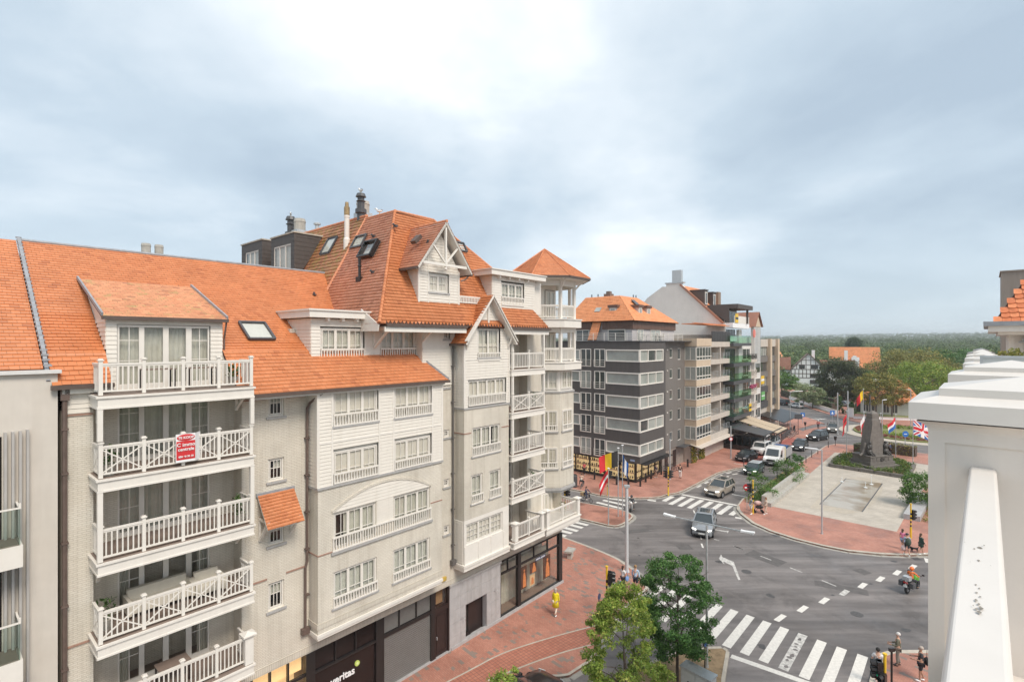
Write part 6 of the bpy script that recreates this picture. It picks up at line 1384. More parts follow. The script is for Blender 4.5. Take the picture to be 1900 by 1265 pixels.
def saleboard(par,x,z,w_,h_,y,cols):
 k=MB();k.box(x,x+w_,y,y+.04,z,z+h_);o=k.build('sale_board',M[cols[0]],par);k=MB();k.box(x+.08,x+w_-.08,y-.012,y,z+h_*.36,z+h_*.62);k.build('board_print',M[cols[1]],o)
saleboard(WB,1.2,20.55,1.5,1.5,-1.3,('yellow','black'))
for z in(17.2,13.9,11.0,8.1,5.2,2.4):
 if z<17:k=MB();k.box(-.3,Lw+.2,-1.5,.2,z-.62,z-.02);bal=k.build('balcony',M['dkgrey'],WB)
 else:k=MB();k.box(-.3,Lw+.2,-1.5,.2,z-.5,z-.02);bal=k.build('balcony',M['dkgrey'],WB)
 k=MB();k.box(-.28,Lw+.18,-1.48,-1.44,z,z+1.2);k.box(-.28,-.24,-1.44,.2,z,z+1.2);k.build('glass_panel',M['glass_green'],bal)
 win2(WB,(0,.18),(1,0),.6,Lw*.62,z,z+2.3,3,'pane_dark',.06,.05,fm='dkgrey');k=MB();k.box(Lw*.72,Lw*.9,-.2,.2,z-.02,z+2.3);k.build('pier',M['white'],WB)
for z in(5.3,2.5):saleboard(WB,Lw-1.3,z,1.3,1.3,-1.58,('yellow','black'))
k=MB();k.box(.2,Lw,.1,.2,17.5,18.4);k.build('wall',M['whitepaint'],WB)
OB=rowthing('narrow_ornate_house','narrow white house with ornate balconies and small gabled turret',S3);Lo=S4-S3
k=MB();k.box(0,Lo,.1,12,0,18.2);k.box(Lo*.58,Lo,-.5,.1,2.2,20.4);k.build('wall',M['gablewhite'],OB)
k=MB();rr=[(Lo*.52,-.9,20.2),(Lo+.4,-.9,20.2)];a=Lo*.52;b_=Lo+.4;m_=(a+b_)/2
k.add([(a,-.9,20.2),(b_,-.9,20.2),(m_,-.9,23.0),(a,9,20.2),(b_,9,20.2),(m_,9,23.0)],[(0,3,5,2),(1,2,5,4),(3,4,5)]);k.build('roof',M['tile_brown'],OB)
k=MB();k.add([(a+.5,-.6,20.2),(b_-.5,-.6,20.2),(m_,-.6,22.4)],[(0,1,2)]);k.build('gable',M['cream'],OB)
k=MB();k.add([(-.8,-.3,20.0),(Lo*.55,-.3,20.0),(Lo*.55,4.5,23.2),(-.8,4.5,23.2)],[(0,1,2,3)]);k.build('roof',M['tile_brown'],OB)
k=MB();k.box(-.5,.9,4,5,21.5,26.5);k.build('chimney',mat('brick chimney',(.26,.19,.14),.8,.2,3),OB)
for i in range(5):k=MB();x=Lo*.62+i*(Lo*.34)/4;k.box(x-.10,x+.10,-.58,-.48,12.6,20.0);k.build('pilaster',M['galv'],OB)
for i,z in enumerate((14.2,11.3,8.4,5.5,2.9)):
 k=MB();k.box(.1,Lo*.56,-1.0,.1,z-.5,z);bal=k.build('balcony',M['cream2'],OB)
 k=MB();n=6
 for j in range(n+1):x=.1+(Lo*.56-.1)*j/n;k.box(x-.03,x+.03,-1.0,-.95,z,z+1.0)
 k.box(.1,Lo*.56,-1.0,-.94,z+.95,z+1.03)
 for j in range(n):x0=.1+(Lo*.56-.1)*j/n;x1=.1+(Lo*.56-.1)*(j+1)/n;k.bar((x0,-.975,z+.08),(x1,-.975,z+.92),.07,.05);k.bar((x0,-.975,z+.92),(x1,-.975,z+.08),.07,.05)
 k.build('railing',M['cream2']if i else M['black'],bal)
 win2(OB,(0,.08),(1,0),.5,Lo*.5,z,z+2.0,2,'pane_dark',.1,.05)
 if i>0:win2(OB,(Lo*.6,-.5),(1,0),.35,Lo*.36,z+.2,z+2.2,2 if i>2 else 1,'pane_dark',.12,.06)
k=MB();c_=(Lo*.28,-1.0,18.9);k.tube((c_[0]+1.0,-1.05,c_[2]),(c_[0]+1.0,-.95,c_[2]),.75,.75,16);k.build('round_sign',mat('coral sign',(.70,.20,.16),.5,.05),OB)
fl=MB();
for i in range(45):x=random.uniform(.6,Lo*.45);fl.ball((x,-1.1+random.uniform(-.2,.1),9.35+random.uniform(-.25,.3)),random.uniform(.10,.18),5,4)
fl=fl.build('flower_box',mat('magenta flowers',(.36,.06,.13),.7,.35,8));fl.matrix_world=Matrix.Translation(OB.location)@Matrix.Rotation(OB.rotation_euler.z,4,'Z');tag(fl,'magenta flowers spilling over a balcony of the narrow ornate house','flowers')
GB2=rowthing('modern_grey_block','modern block of grey panels and pale piers at the end of the row',S4);Lg=S5-S4
k=MB();k.box(0.1,Lg-.1,.1,14,0,17.9);k.box(0.1,Lg-.1,0.0,.1,3.0,4.6);k.build('wall',M['cream2'],GB2)
for a,b_ in((Lg*.47,Lg*.56),(Lg*.90,Lg)):k=MB();k.box(a,b_,-.7,.1,3.2,18.0);k.build('pier',M['cream'],GB2)
for i,z in enumerate((14.9,11.9,8.9,6.0,3.2)):
 for a,b_ in((.1,Lg*.46),(Lg*.565,Lg*.895)):
  win2(GB2,(a,.05),(1,0),0,b_-a,z-.3,z+1.5,4,'pane_dark' if(i+int(a))%2 else 'pane_far',.07,.05,fm='dkgrey')
  k=MB();k.box(a,b_,-.25,.1,z-1.5,z-.32)if z>4 else k.box(a,b_,-.25,.1,2.9,z-.32);k.build('grey_panel',M['gclad2']if i<2 else M['dkgrey'],GB2)
  if i==0:k=MB();k.box(a,b_,-.25,.1,z+1.52,17.9);k.build('grey_panel',M['cream2'],GB2)
saleboard(GB2,1.0,9.2,2.2,1.6,-.33,('yellow','whitepaint'))
k=MB();k.box(1.2,3.6,-.33,-.29,6.1,7.7);o=k.build('sale_board',mat('green board',(.16,.42,.15),.5,.05),GB2);k=MB();k.box(1.4,3.4,-.345,-.331,6.8,7.0);k.build('board_print',M['whitepaint'],o)
k=MB();k.prism([(.5,-4.5,2.2),(Lg+1.5,-4.5,2.2),(Lg+1.5,.0,3.3),(.5,0,3.3)],(0,0,.12));k.build('awning',M['black'],GB2)
k=MB();k.box(Lg*.1,Lg*.8,6,10,17.9,18.5);k.build('roof_plant',M['tile_brown'],GB2)
RT=rowthing('restaurant_terrace','black glazed restaurant terrace with sloping awnings at the foot of the row',S2-1.0);RT['category']='restaurant'
k=MB();k.box(0,11,-6.2,.0,.12,.9);
for x in np.arange(0,11.1,1.57):k.box(x-.05,x+.05,-6.2,-6.1,.9,2.7)
for y in(-6.15,-4.2,-2.2,-.2):k.box(-.05,.05,y-.05,y+.05,.9,2.7);k.box(10.95,11.05,y-.05,y+.05,.9,2.7)
k.box(-.1,11.1,-6.3,-6.0,2.5,2.75);k.box(-.1,.1,-6.0,0,2.5,2.75);k.build('frame',M['black'],RT)
k=MB();k.prism([(0,-6.2,2.75),(5.5,-6.2,2.75),(5.5,0,3.6),(0,0,3.6)],(0,0,.08));k.build('roof',M['dkgrey'],RT)
k=MB();k.box(.05,10.9,-6.16,-6.14,.9,2.5);k.build('pane',M['glass'],RT);k=MB();k.box(.4,10.5,-3,-2.9,.12,2.5);k.build('dark_interior',M['dkpanel'],RT)
for a,b_ in((5.6,8.6),(8.8,12.0)):
 k=MB();k.prism([(a,-6.8,2.5),(b_,-6.8,2.5),(b_,-.2,4.1),(a,-.2,4.1)],(0,0,.07));aw=k.build('awning',mat('tan awning',(.50,.40,.29),.8,.08,2),RT)
 k=MB();k.box(a,b_,-6.85,-6.8,2.2,2.52);k.build('valance',M['dkbrown'],aw)
k=MB()
for i,w_ in enumerate((.22,.30,.16,.26,.20)):k.box(.9+i*.42,.9+i*.42+w_,-6.34,-6.31,2.53,2.70+.05*(i%2))
k.build('lettering',M['whitepaint'],RT,kind='stuff')
k=MB();n=400
for i in range(n):
 x,z=random.uniform(-.2,4.6),random.uniform(.1,2.5);
 if 1.6<x<2.6 and z<2.1:continue
 k.ball((x,-.25-random.uniform(0,.25),z),random.uniform(.06,.14),5,3)
iv=k.build('climbing_plant',leafmat('climber leaf',(.10,.13,.02),(.30,.26,.05),(.36,.16,.05)));iv.matrix_world=Matrix.Translation(CB.location)@Matrix.Rotation(CB.rotation_euler.z,4,'Z');tag(iv,'yellowish climbing plant on the wall below the cream glazed bays','climber')
# ================================================================ trees, hedges, forest, far houses
def leaves(cent,rad,per,size,seed=0,flat=.75,shell=.5):
 """leaf-sized faces spread through clumps: cent (n,3), rad (n,3)"""
 r=np.random.default_rng(seed);n=len(cent);C=np.repeat(cent,per,0);Rd=np.repeat(rad,per,0);m=len(C)
 d=r.normal(size=(m,3));d/=np.linalg.norm(d,axis=1)[:,None];rr=r.uniform(0,1,m)**shell
 P=C+d*Rd*rr[:,None]
 nrm=d*.6+r.normal(size=(m,3))*.6+np.array([0,0,.5]);nrm/=np.linalg.norm(nrm,axis=1)[:,None]
 a=np.cross(nrm,r.normal(size=(m,3)));a/=np.linalg.norm(a,axis=1)[:,None];b_=np.cross(nrm,a)
 s=(size*r.uniform(.6,1.35,m))[:,None]
 V=np.stack([P-a*s*.5,P-b_*s*.32*flat,P+a*s*.6,P+b_*s*.32*flat],1).reshape(-1,3)
 return V,np.arange(m*4).reshape(-1,4)
def crownclumps(h0,h1,rx,n,r,seed,shape='oval',cl=.32):
 rg=np.random.default_rng(seed);c=[];rd=[]
 for i in range(n):
  t=rg.uniform(0,1);z=h0+(h1-h0)*t
  w_={'oval':math.sin(math.pi*(.12+.80*t))**.7,'cone':(1-t)**.8*1.0+.06,'wide':math.sin(math.pi*(.2+.72*t))**.5,'open':math.sin(math.pi*(.10+.82*t))**.8}[shape]
  a=rg.uniform(0,2*math.pi);q=rx*w_*rg.uniform(.25,1.0)**.5*rg.uniform(.85,1.12)
  k_=r*rg.uniform(.55,1.25);c.append((q*math.cos(a),q*math.sin(a),z));rd.append((k_,k_,k_*.62))
 return np.array(c),np.array(rd)
M['bark']=mat('bark',(.10,.075,.06),.9,.25,6,.5,12);M['barkg']=mat('grey bark',(.16,.135,.115),.9,.25,6,.5,12)
LM={'green':leafmat('mid green leaf',(0.053,0.128,0.027),(0.128,0.247,0.053),(0.225,0.315,0.075)),'deep':leafmat('deep green leaf',(0.043,0.108,0.031),(0.108,0.225,0.055),(0.176,0.293,0.088)),'lime':leafmat('yellow green leaf',(0.128,0.210,0.030),(0.285,0.375,0.068),(0.450,0.420,0.105)),'olive':leafmat('olive leaf',(0.146,0.166,0.049),(0.293,0.282,0.078),(0.429,0.312,0.098)),'rust':leafmat('rust tinged leaf',(0.195,0.166,0.049),(0.390,0.254,0.078),(0.624,0.234,0.088)),'dark':leafmat('dark bronze leaf',(0.045,0.072,0.032),(0.101,0.121,0.053),(0.162,0.121,0.072)),'pine':leafmat('dark conifer needle',(0.027,0.060,0.027),(0.063,0.108,0.045),(0.105,0.150,0.060)),'willow':leafmat('silvery leaf',(0.165,0.210,0.105),(0.300,0.352,0.188),(0.405,0.435,0.255)),'hedge':leafmat('hedge leaf',(0.033,0.083,0.021),(0.075,0.150,0.039),(0.120,0.195,0.045)),}
def tree(name,lab,loc,h,rx,h0,m,n=60,per=110,size=.12,r=.55,seed=0,shape='oval',bark='bark',tr=.10,group=None,cat='tree',limbs=9):
 t=thing(name,lab,cat,loc,0,group);rg=random.Random(seed);k=MB()
 k.tube((0,0,-.05),(rg.uniform(-.1,.1),rg.uniform(-.1,.1),h0+.2),tr,tr*.8,8);top=Vector((rg.uniform(-.2,.2),rg.uniform(-.2,.2),h*.86));k.tube((0,0,h0),top,tr*.8,tr*.15,7)
 for i in range(limbs):
  a=rg.uniform(0,2*math.pi);z=h0+(h-h0)*rg.uniform(.02,.6);q=Vector((0,0,z));e=q+Vector((math.cos(a)*rx*.75,math.sin(a)*rx*.75,(h-h0)*rg.uniform(.1,.3)))
  mid=(q+e)/2+Vector((0,0,rg.uniform(0,.15)*rx));k.tube(q,mid,tr*.42,tr*.26,6);k.tube(mid,e,tr*.26,tr*.07,5)
  for j in range(2):f=mid+Vector((rg.uniform(-1,1),rg.uniform(-1,1),rg.uniform(0,1)))*rx*.4;k.tube(mid,f,tr*.16,tr*.04,4)
 k.build('trunk',M[bark],t)
 c,rd=crownclumps(h0*.95,h*.97,rx,n,r,seed,shape);V,Fc=leaves(c,rd,per,size,seed+1)
 raw('crown',V,Fc,LM[m],t);return t
tree('street_tree','dark green young street tree on the dry median strip beside the crossing',(8.42,26.1,.12),6.55,2.15,1.5,'deep',150,160,.125,.40,5,'oval',tr=.085,limbs=14)
tree('street_tree','yellow green young street tree in front of the striped signal pole',(4.95,22.2,.1),6.75,1.72,1.0,'lime',200,150,.11,.33,9,'oval',tr=.075,limbs=14)
tree('street_tree','tip of a light green street tree beside the parked black car',(-.25,18.2,.1),5.8,.95,2.6,'lime',46,110,.10,.26,13,'oval',tr=.06)
def shrub(lab,loc,h,rx,m,seed,n=26,per=70,size=.16,group=None,name='shrub',shape='wide'):return tree(name,lab,loc,h,rx,.25,m,n,per,size,rx*.36,seed,shape,tr=.05,limbs=6,cat='shrub',group=group)
p=G(1412,926);shrub('spreading green shrub behind the no entry sign',(p.x,p.y,.12),2.7,1.7,'green',21,34)
p=G(1460,894);shrub('spreading green shrub in the planter in front of the white van',(p.x,p.y,.12),2.5,2.0,'green',22,40)
p=G(1478,880);shrub('narrow dark shrub at the far end of the plaza planter',(p.x+.6,p.y+1,.12),2.3,.9,'deep',23)
p=G(1712,950);shrub('leafy shrub partly hidden by the white balcony pillar',(p.x+.9,p.y+1.5,.12),3.5,1.7,'green',24,110)
def hedgebox(lab,pts,h,w_,m='hedge',size=.16,dens=90,name='hedge',cat='hedge',z0=.1):
 t=thing(name,lab,cat,(pts[0][0],pts[0][1],0));o=Vector((pts[0][0],pts[0][1]));V=[];rg=np.random.default_rng(len(lab));k=MB()
 for a,b_ in zip(pts[:-1],pts[1:]):
  a=Vector(a)-o;b_=Vector(b_)-o;d=(b_-a);ln=d.length;d/=ln;nv=Vector((-d.y,d.x))
  n=int(dens*(ln*h*2+ln*w_));s=rg.uniform(0,ln,n);f=rg.uniform(0,2*h+w_,n);P=np.zeros((n,3))
  off=np.where(f<h,-w_/2,np.where(f<h+w_,f-h-w_/2,w_/2))+rg.normal(0,.05,n);zz=np.where(f<h,f,np.where(f<h+w_,h,2*h+w_-f))+rg.normal(0,.05,n)
  P[:,0]=a.x+d.x*s+nv.x*off;P[:,1]=a.y+d.y*s+nv.y*off;P[:,2]=z0+zz;V.append(P)
  q=[a-nv*(w_/2-.06),b_-nv*(w_/2-.06),b_+nv*(w_/2-.06),a+nv*(w_/2-.06)];k.prism([(v.x,v.y,0)for v in q],(0,0,z0+h-.06))
 k.build('branches',M['bark'],t);C=np.concatenate(V);Vv,Fc=leaves(C,np.full((len(C),3),.06),1,size,3);raw('foliage',Vv,Fc,LM[m],t);return t
# --- individual trees beyond the roundabout
def far(px,ybase,ytop,wpx,m,lab,seed,shape='oval',n=70,per=120,size=.45,bark='barkg',h0=.25,Y=None,tr=.22):
 Yd=Y or FPX*EYE/(ybase-634.0);X=(px-950)/FPX*Yd;h=EYE-(ytop-634)/FPX*Yd;rx=wpx/2/FPX*Yd
 return tree('tree',lab,(X,Yd,0),h,rx,h*h0,m,n,per,size,rx*.30,seed,shape,bark,tr,cat='tree')
far(1563,742,670,82,'dark','broad dark bronze maple in front of the orange roofed house',51,'wide',190,170,.42,h0=.12,Y=150)
far(1490,765,712,50,'willow','silvery green young tree on the verge, right of the parked white car',52,'oval',40,110,.34,Y=136,tr=.14)
far(1508,767,714,42,'willow','silvery green young tree on the verge nearest the white garden wall',53,'oval',34,110,.34,Y=133,tr=.14)
far(1450,735,690,56,'green','light green tree beside the end of the grey block',54,'wide',50,110,.5,Y=172)
far(1625,790,690,80,'olive','autumn tinted tree with several stems near the roundabout',55,'open',70,130,.36,Y=112,h0=.38,tr=.2)
far(1655,780,700,60,'rust','rust tinged tree beside the tall dark lamp post',56,'open',50,120,.36,Y=118,h0=.35,tr=.2)
far(1715,770,672,120,'lime','large yellow green tree behind the white balcony pillar',57,'wide',110,150,.42,Y=130,h0=.2)
far(1690,760,652,140,'olive','large olive and rust crowned tree behind the roundabout',58,'wide',130,150,.5,Y=160,h0=.2)
far(1640,755,668,90,'olive','olive green tree between the orange roof and the rust tree',59,'wide',80,130,.5,Y=165,h0=.2)
far(1760,760,650,110,'deep','dark green tree at the far right behind the balcony caps',60,'wide',90,130,.5,Y=170,h0=.15)
far(1600,715,690,60,'deep','mid green tree between the bronze maple and the roundabout',61,'wide',50,120,.5,Y=155,h0=.1)
far(1585,690,627,58,'pine','tall dark cedar rising above the orange roof',62,'cone',110,140,.75,Y=290,h0=.15,tr=.5)
far(1475,690,655,40,'lime','bright yellow green tree behind the half-timbered house',63,'oval',40,110,.7,Y=300)
far(1440,690,652,40,'deep','dark tree behind the end of the row',64,'wide',50,110,.7,Y=280)
far(1450,690,664,34,'dark','purple brown bush beside the far orange roof',65,'oval',36,100,.6,Y=240)
far(1512,690,662,46,'pine','dark pine behind the white chimneys',66,'wide',60,110,.7,Y=330)
far(1545,690,668,40,'olive','olive bush at the left of the orange roof',67,'oval',36,100,.6,Y=250)
far(1625,690,650,46,'green','green tree at the right of the orange roof',68,'oval',50,110,.7,Y=300)
far(1800,690,648,60,'deep','dark tree in the distance below the neighbour eaves',69,'wide',60,110,.7,Y=220)
far(1870,690,650,60,'green','green tree in the distance behind the frosted screen',70,'wide',60,110,.7,Y=220)
# --- forest and hills
def hillz(x,y):
 d_=math.hypot(x,y);return max(0.0,(d_-420)/1500.0)**1.1*21*(1+.22*math.sin(x*.0021+1.0)*math.cos(y*.0016))
xs_=np.linspace(-900,3600,46);ys_=np.linspace(200,3000,36);V=[];Fc=[]
for j,y in enumerate(ys_):
 for i,x in enumerate(xs_):V.append((x,y,hillz(x,y)-.05 if math.hypot(x,y)>430 else-.3))
for j in range(len(ys_)-1):
 for i in range(len(xs_)-1):a=j*len(xs_)+i;Fc.append((a,a+1,a+1+len(xs_),a+len(xs_)))
raw('hills',V,Fc,M['ground'],None,'structure')
rg=np.random.default_rng(77);cc=[];rr_=[]
for i in range(5200):
 y=205+(2350-205)*rg.uniform(0,1)**1.35;ang=rg.uniform(.05,1.15);x=y*ang
 d_=math.hypot(x,y);s=rg.uniform(.75,1.3);hz_=hillz(x,y);ht=rg.uniform(7.5,15.0)
 if d_<300:ht=rg.uniform(6,12)
 nb=5 if y<700 else 3
 for k_ in range(nb):
  cc.append((x+rg.normal(0,2.3)*s,y+rg.normal(0,2.3)*s,hz_+ht*rg.uniform(.55,.98)));q=rg.uniform(1.6,3.0)*s;rr_.append((q*1.15,q*1.15,q*.8))
cc=np.array(cc);rr_=np.array(rr_);near=cc[:,1]<700
LM['wood']=leafmat('distant wood leaf',(.075,.125,.045),(.15,.205,.075),(.22,.23,.095),.2,.045)
V1,F1=leaves(cc[near],rr_[near],46,1.25,5);V2,F2_=leaves(cc[~near],rr_[~near],24,2.3,6)
raw('forest',np.concatenate([V1,V2]),np.concatenate([F1,F2_+len(V1)]),LM['wood'],None,'stuff')
# --- hedges, walls
def PX3(*a):return[tuple(v)for v in PX(*a)]
hedgebox('long clipped hedge running behind the low white garden wall',PX3((1452,735),(1500,748),(1548,763)),1.9,1.2,size=.3,dens=14)
hedgebox('clipped hedge left of the driveway',PX3((1480,742),(1552,757)),2.4,1.5,size=.3,dens=14)
hedgebox('tall clipped hedge in front of the half-timbered house',PX3((1445,712),(1530,716)),4.6,2.0,'green',.4,9)
hedgebox('long low dark hedge at the edge of the lawn',PX3((1588,764),(1700,768),(1860,772)),2.0,1.4,size=.3,dens=14)
for px,py,hh,lab in((1558,768,4.4,'narrow conical yew at the left of the driveway'),(1580,770,3.1,'narrow conical yew at the right of the driveway')):
 p=G(px,py);tree('conical_yew',lab,(p.x,p.y,.1),hh,1.0,.2,'hedge',40,70,.22,.4,px,'cone',tr=.08,limbs=3,cat='shrub')
def wall_(lab,pts,h,w_):
 t=thing('garden_wall',lab,'wall',(pts[0][0],pts[0][1],0));o=Vector(pts[0]);k=MB();c_=MB()
 for a,b_ in zip(pts[:-1],pts[1:]):a=Vector(a)-o;b_=Vector(b_)-o;k.bar((a.x,a.y,h/2),(b_.x,b_.y,h/2),w_,h);c_.bar((a.x,a.y,h+.05),(b_.x,b_.y,h+.05),w_+.12,.1)
 k.build('wall',M['whitepaint'],t);c_.build('coping',M['kerb'],t)
wall_('low white garden wall along the far pavement',PX3((1465,741),(1500,753),(1552,769)),1.0,.3);wall_('short white gate pier right of the driveway',PX3((1573,774),(1583,775)),2.2,.8)
wall_('low white wall in front of the long dark hedge',PX3((1584,777),(1700,781),(1880,786)),.6,.3)
# --- far houses
def house(name,lab,px,ybase,Y,rz=0.0):
 X=(px-950)/FPX*Y;return thing(name,lab,'house',(X,Y,0),rz),Y/FPX
M['timber']=mat('dark timber framing',(.13,.105,.09),.8,.1)
hs,s=house('half_timbered_house','white half-timbered house with brown roofs and gable',1500,700,200,R(-28));W_=12
k=MB();k.box(-W_/2,W_/2,0,11,0,6.6);k.prism([(-W_/2,0,6.6),(W_/2,0,6.6),(0,0,12.6)],(0,11,0));k.box(-16,-W_/2,2,9,0,6.4);k.box(W_/2,16,3,10,0,6.2);k.prism([(-15,1.95,6.4),(-10.5,1.95,6.4),(-12.7,1.95,9.4)],(0,1,0));k.build('wall',M['whitepaint'],hs)
def slope(par,a,b_,c,d,m='tile_brown',t_=.3,tw=.4,seed=0):return tiles('roof_tiles',[a,b_,c,d],M[m],par,tw=tw,ch=t_,seed=seed)
slope(hs,(-W_/2-.5,-.5,6.1),(0,-.5,12.8),(0,11,12.8),(-W_/2-.5,11,6.1));slope(hs,(W_/2+.5,-.5,6.1),(0,-.5,12.8),(0,11,12.8),(W_/2+.5,11,6.1))
slope(hs,(-16.3,1.6,6.2),(-6,1.6,6.2),(-6,5.5,11.3),(-13.5,5.5,10.6));slope(hs,(6,2.6,6.0),(16,2.6,6.0),(16,6.5,10.2),(4,6.5,10.2))
k=MB()
for z in(3.3,4.9,6.6):k.box(-W_/2,W_/2,-.06,-.003,z-.13,z+.13)
for x in np.linspace(-W_/2+.15,W_/2-.15,10):k.box(x-.12,x+.12,-.055,-.003,3.43,6.47 if abs(x)>.1 else 6.47)
for x in(-4,-2.4,-.8,.8,2.4,4):k.box(x-.11,x+.11,-.055,-.003,6.73,6.7+(6-abs(x))*.92)
for z,hw in((8.4,4.2),(10.2,2.4)):k.box(-hw,hw,-.05,-.003,z-.1,z+.1)
k.build('timber_frame',M['timber'],hs)
for a,b_,z0,z1 in((-3.2,-1.2,6.9,8.3),(.9,3.2,6.9,8.3),(.6,3.2,3.6,4.8),(-9,-7.4,3.8,5.2),(-11.5,-10,3.6,5.0),(.5,3.0,1.0,2.6)):
 win2(hs,(0,-.06 if a>-6 else 1.95),(1,0),a,b_,z0,z1,2,'pane_dark',.15,.06,fm='tile_brown' if False else 'dkbrown')
k=MB();k.prism([(-W_/2-.6,-.55,6.0),(-W_/2-.2,-.55,6.0),(.2,-.55,12.9),(-.2,-.55,12.9)],(0,.1,0));k.prism([(W_/2+.6,-.55,6.0),(W_/2+.2,-.55,6.0),(-.2,-.55,12.9),(.2,-.55,12.9)],(0,.1,0));k.build('bargeboards',M['timber'],hs)
for x,y in((1.5,9.5),(12.5,7.5)):k=MB();k.box(x,x+1.1,y,y+1.1,9,14.0);k.build('chimney',M['whitepaint'],hs)
hs,s=house('orange_roofed_house','house with a broad bright orange roof and white gable chimney',1585,700,205,R(-32))
k=MB();k.box(-8.6,8.6,0,10,0,8.5);k.box(-1,1.6,-3,0,0,11.2);k.build('wall',M['whitepaint'],hs)
slope(hs,(-8.6,-.6,8.0),(8.8,-.6,8.0),(8.6,5,15.2),(-8.6,5,15.2),'tile_far');slope(hs,(1.2,-4.8,5.5),(9.5,-4.8,5.5),(8.8,-.6,8.6),(1.2,-.6,8.6),'tile_far');slope(hs,(-8.5,-3.5,7.5),(-.8,-3.5,7.5),(-.8,0,11.4),(-8.5,0,10.5),'tile_far')
k=MB();k.prism([(-.9,-3.05,8),(1.4,-3.05,8),(1.4,-3.05,10.2),(.6,-3.05,11.8),(-.4,-3.05,12),(-.9,-3.05,11)],(0,.5,0));k.build('gable',M['whitepaint'],hs)
hs,s=house('white_cottage','white cottage with orange tiled eaves behind the autumn trees',1640,778,122,R(-35))
k=MB();k.box(-4.6,7,0,8,0,3.6);k.build('wall',M['gablewhite'],hs);slope(hs,(-5,-.7,3.3),(7.4,-.7,3.3),(5,4,6.6),(-3,4,6.6),'tile_far');
for a,b_ in((-4.2,-2.9),(-2.5,-1.2),(-.2,1.1),(1.4,2.7)):win2(hs,(0,-.03),(1,0),a,b_,.5,2.9,2,'pane_dark',.12,.05)
k=MB();k.box(-2,-1,3,4,6,8.3);k.build('chimney',M['whitepaint'],hs)
hs,s=house('small_far_house','far house with orange roof at the left edge of the wood',1446,690,260,0)
k=MB();k.box(-9,3,0,9,0,8.0);k.build('wall',M['whitepaint'],hs);slope(hs,(-9.5,-.6,7.6),(3.4,-.6,7.6),(2,4.5,13.4),(-8,4.5,13.4),'tile_far')
k=MB();k.box(-1010,3910,-160,3210,-1.2,62);hz_o=k.build('haze',[]);hz_o['kind']='stuff'
hm_=bpy.data.materials.new('haze');hm_.use_nodes=True;t=hm_.node_tree;t.nodes.remove(t.nodes['Principled BSDF']);pv_=t.nodes.new('ShaderNodeVolumePrincipled');pv_.inputs['Color'].default_value=(.90,.94,.97,1);pv_.inputs['Density'].default_value=.00030;pv_.inputs['Anisotropy'].default_value=.2
t.links.new(pv_.outputs[0],t.nodes['Material Output'].inputs['Volume']);hz_o.data.materials.clear();hz_o.data.materials.append(hm_)
# ================================================================ street furniture
def gp(px,py,z=.12):p=G(px,py,z);return(p.x,p.y,z)
def pole(name,lab,cat,loc,h,r,m='greypole',cap=True,group=None):
 t=thing(name,lab,cat,loc,0,group);k=MB();k.tube((0,0,0),(0,0,h),r,r*.8,12);k.tube((0,0,0),(0,0,.12),r*1.5,r*1.3,12);k.build('pole',M[m],t);return t
t=pole('camera_pole','thick grey pole on the pavement corner beside the waiting couple','pole',gp(1163,1060),6.45,.14)
k=MB();k.b(-.2,.2,-.16,.16,6.35,6.5);k.tube((.1,-.1,5.6),(.22,-.1,5.6),.06);k.build('pole_top',M['galv'],t)
t=pole('street_lamp','double armed pale street lamp rising behind the dark green tree','street lamp',(10.35,27.2,.12),7.55,.07,'galv');d=Vector((3.5,-2.7,0)).normalized()
k=MB();k.bar(d*-1.75+Vector((0,0,7.62)),d*1.75+Vector((0,0,7.62)),.055);k.build('arm',M['galv'],t)
for s_ in(-1,1):
 k=MB();a=d*s_*1.7+Vector((0,0,7.63));b_=d*s_*2.35+Vector((0,0,7.68));k.bar(a,b_,.20,.07);k.bar(a+Vector((0,0,.05)),b_*.98+Vector((0,0,.06+.0)),.12,.05);k.build('lamp_head',M['whitepaint'],t)
def lamp(px,py,ptop,lab,arm,r=.07,hd=.6):
 x,y,z=gp(px,py);h=EYE-(ptop-634)/FPX*y-z;t=pole('street_lamp',lab,'street lamp',(x,y,z),h,r,'galv',group='single armed street lamps');a=Vector((*arm,0))
 k=MB();k.bar((0,0,h-.04),a+Vector((0,0,h)),.06);k.bar(a*.3+Vector((0,0,h+.02)),a+a.normalized()*hd*.5+Vector((0,0,h+.06)),.22,.08);k.build('lamp_head',M['whitepaint'],t);return t
lamp(1525,990,834,'tall street lamp with a short flat head on the plaza brick edge',(-.9,.5));lamp(1466,797,726,'street lamp with a long arm beside the far street',(2.4,.4));lamp(1637,822,742,'street lamp behind the monument, in front of the autumn trees',(.5,.1));lamp(1690,798,723,'street lamp at the far right beside the dark tall mast',(-.4,.1));
t=pole('lamp_post','grey post with a round red and white sign on the wide brick pavement','post',gp(1356,850),4.8,.10,'galv')
k=MB();k.tube((-.05,-.14,2.9),(-.05,-.18,2.9),.28,.28,16);sg=k.build('sign_disc',M['red'],t);k=MB();k.tube((-.05,-.181,2.9),(-.05,-.19,2.9),.19,.19,16);k.build('disc_centre',M['whitepaint'],sg)
pole('lamp_post','slim grey post at the end of the row beside the black awning','post',gp(1430,800),4.6,.10,'galv');pole('lamp_post','slim grey post before the grey building side entrance','post',gp(1243,889),5.1,.09,'galv')
t=pole('mast','tall dark mast between the autumn trees','mast',(61.5,88,.1),8.2,.14,'dkgrey')
for px,py,tp in((1554,805,728),(1573,800,725)):
 x,y,z=gp(px,py);pole('wooden_mast','tall pale mast left of the driveway' if px<1560 else 'tall pale mast right of the driveway','mast',(x,y,z),EYE-(tp-634)/FPX*y-z,.13,'galv')
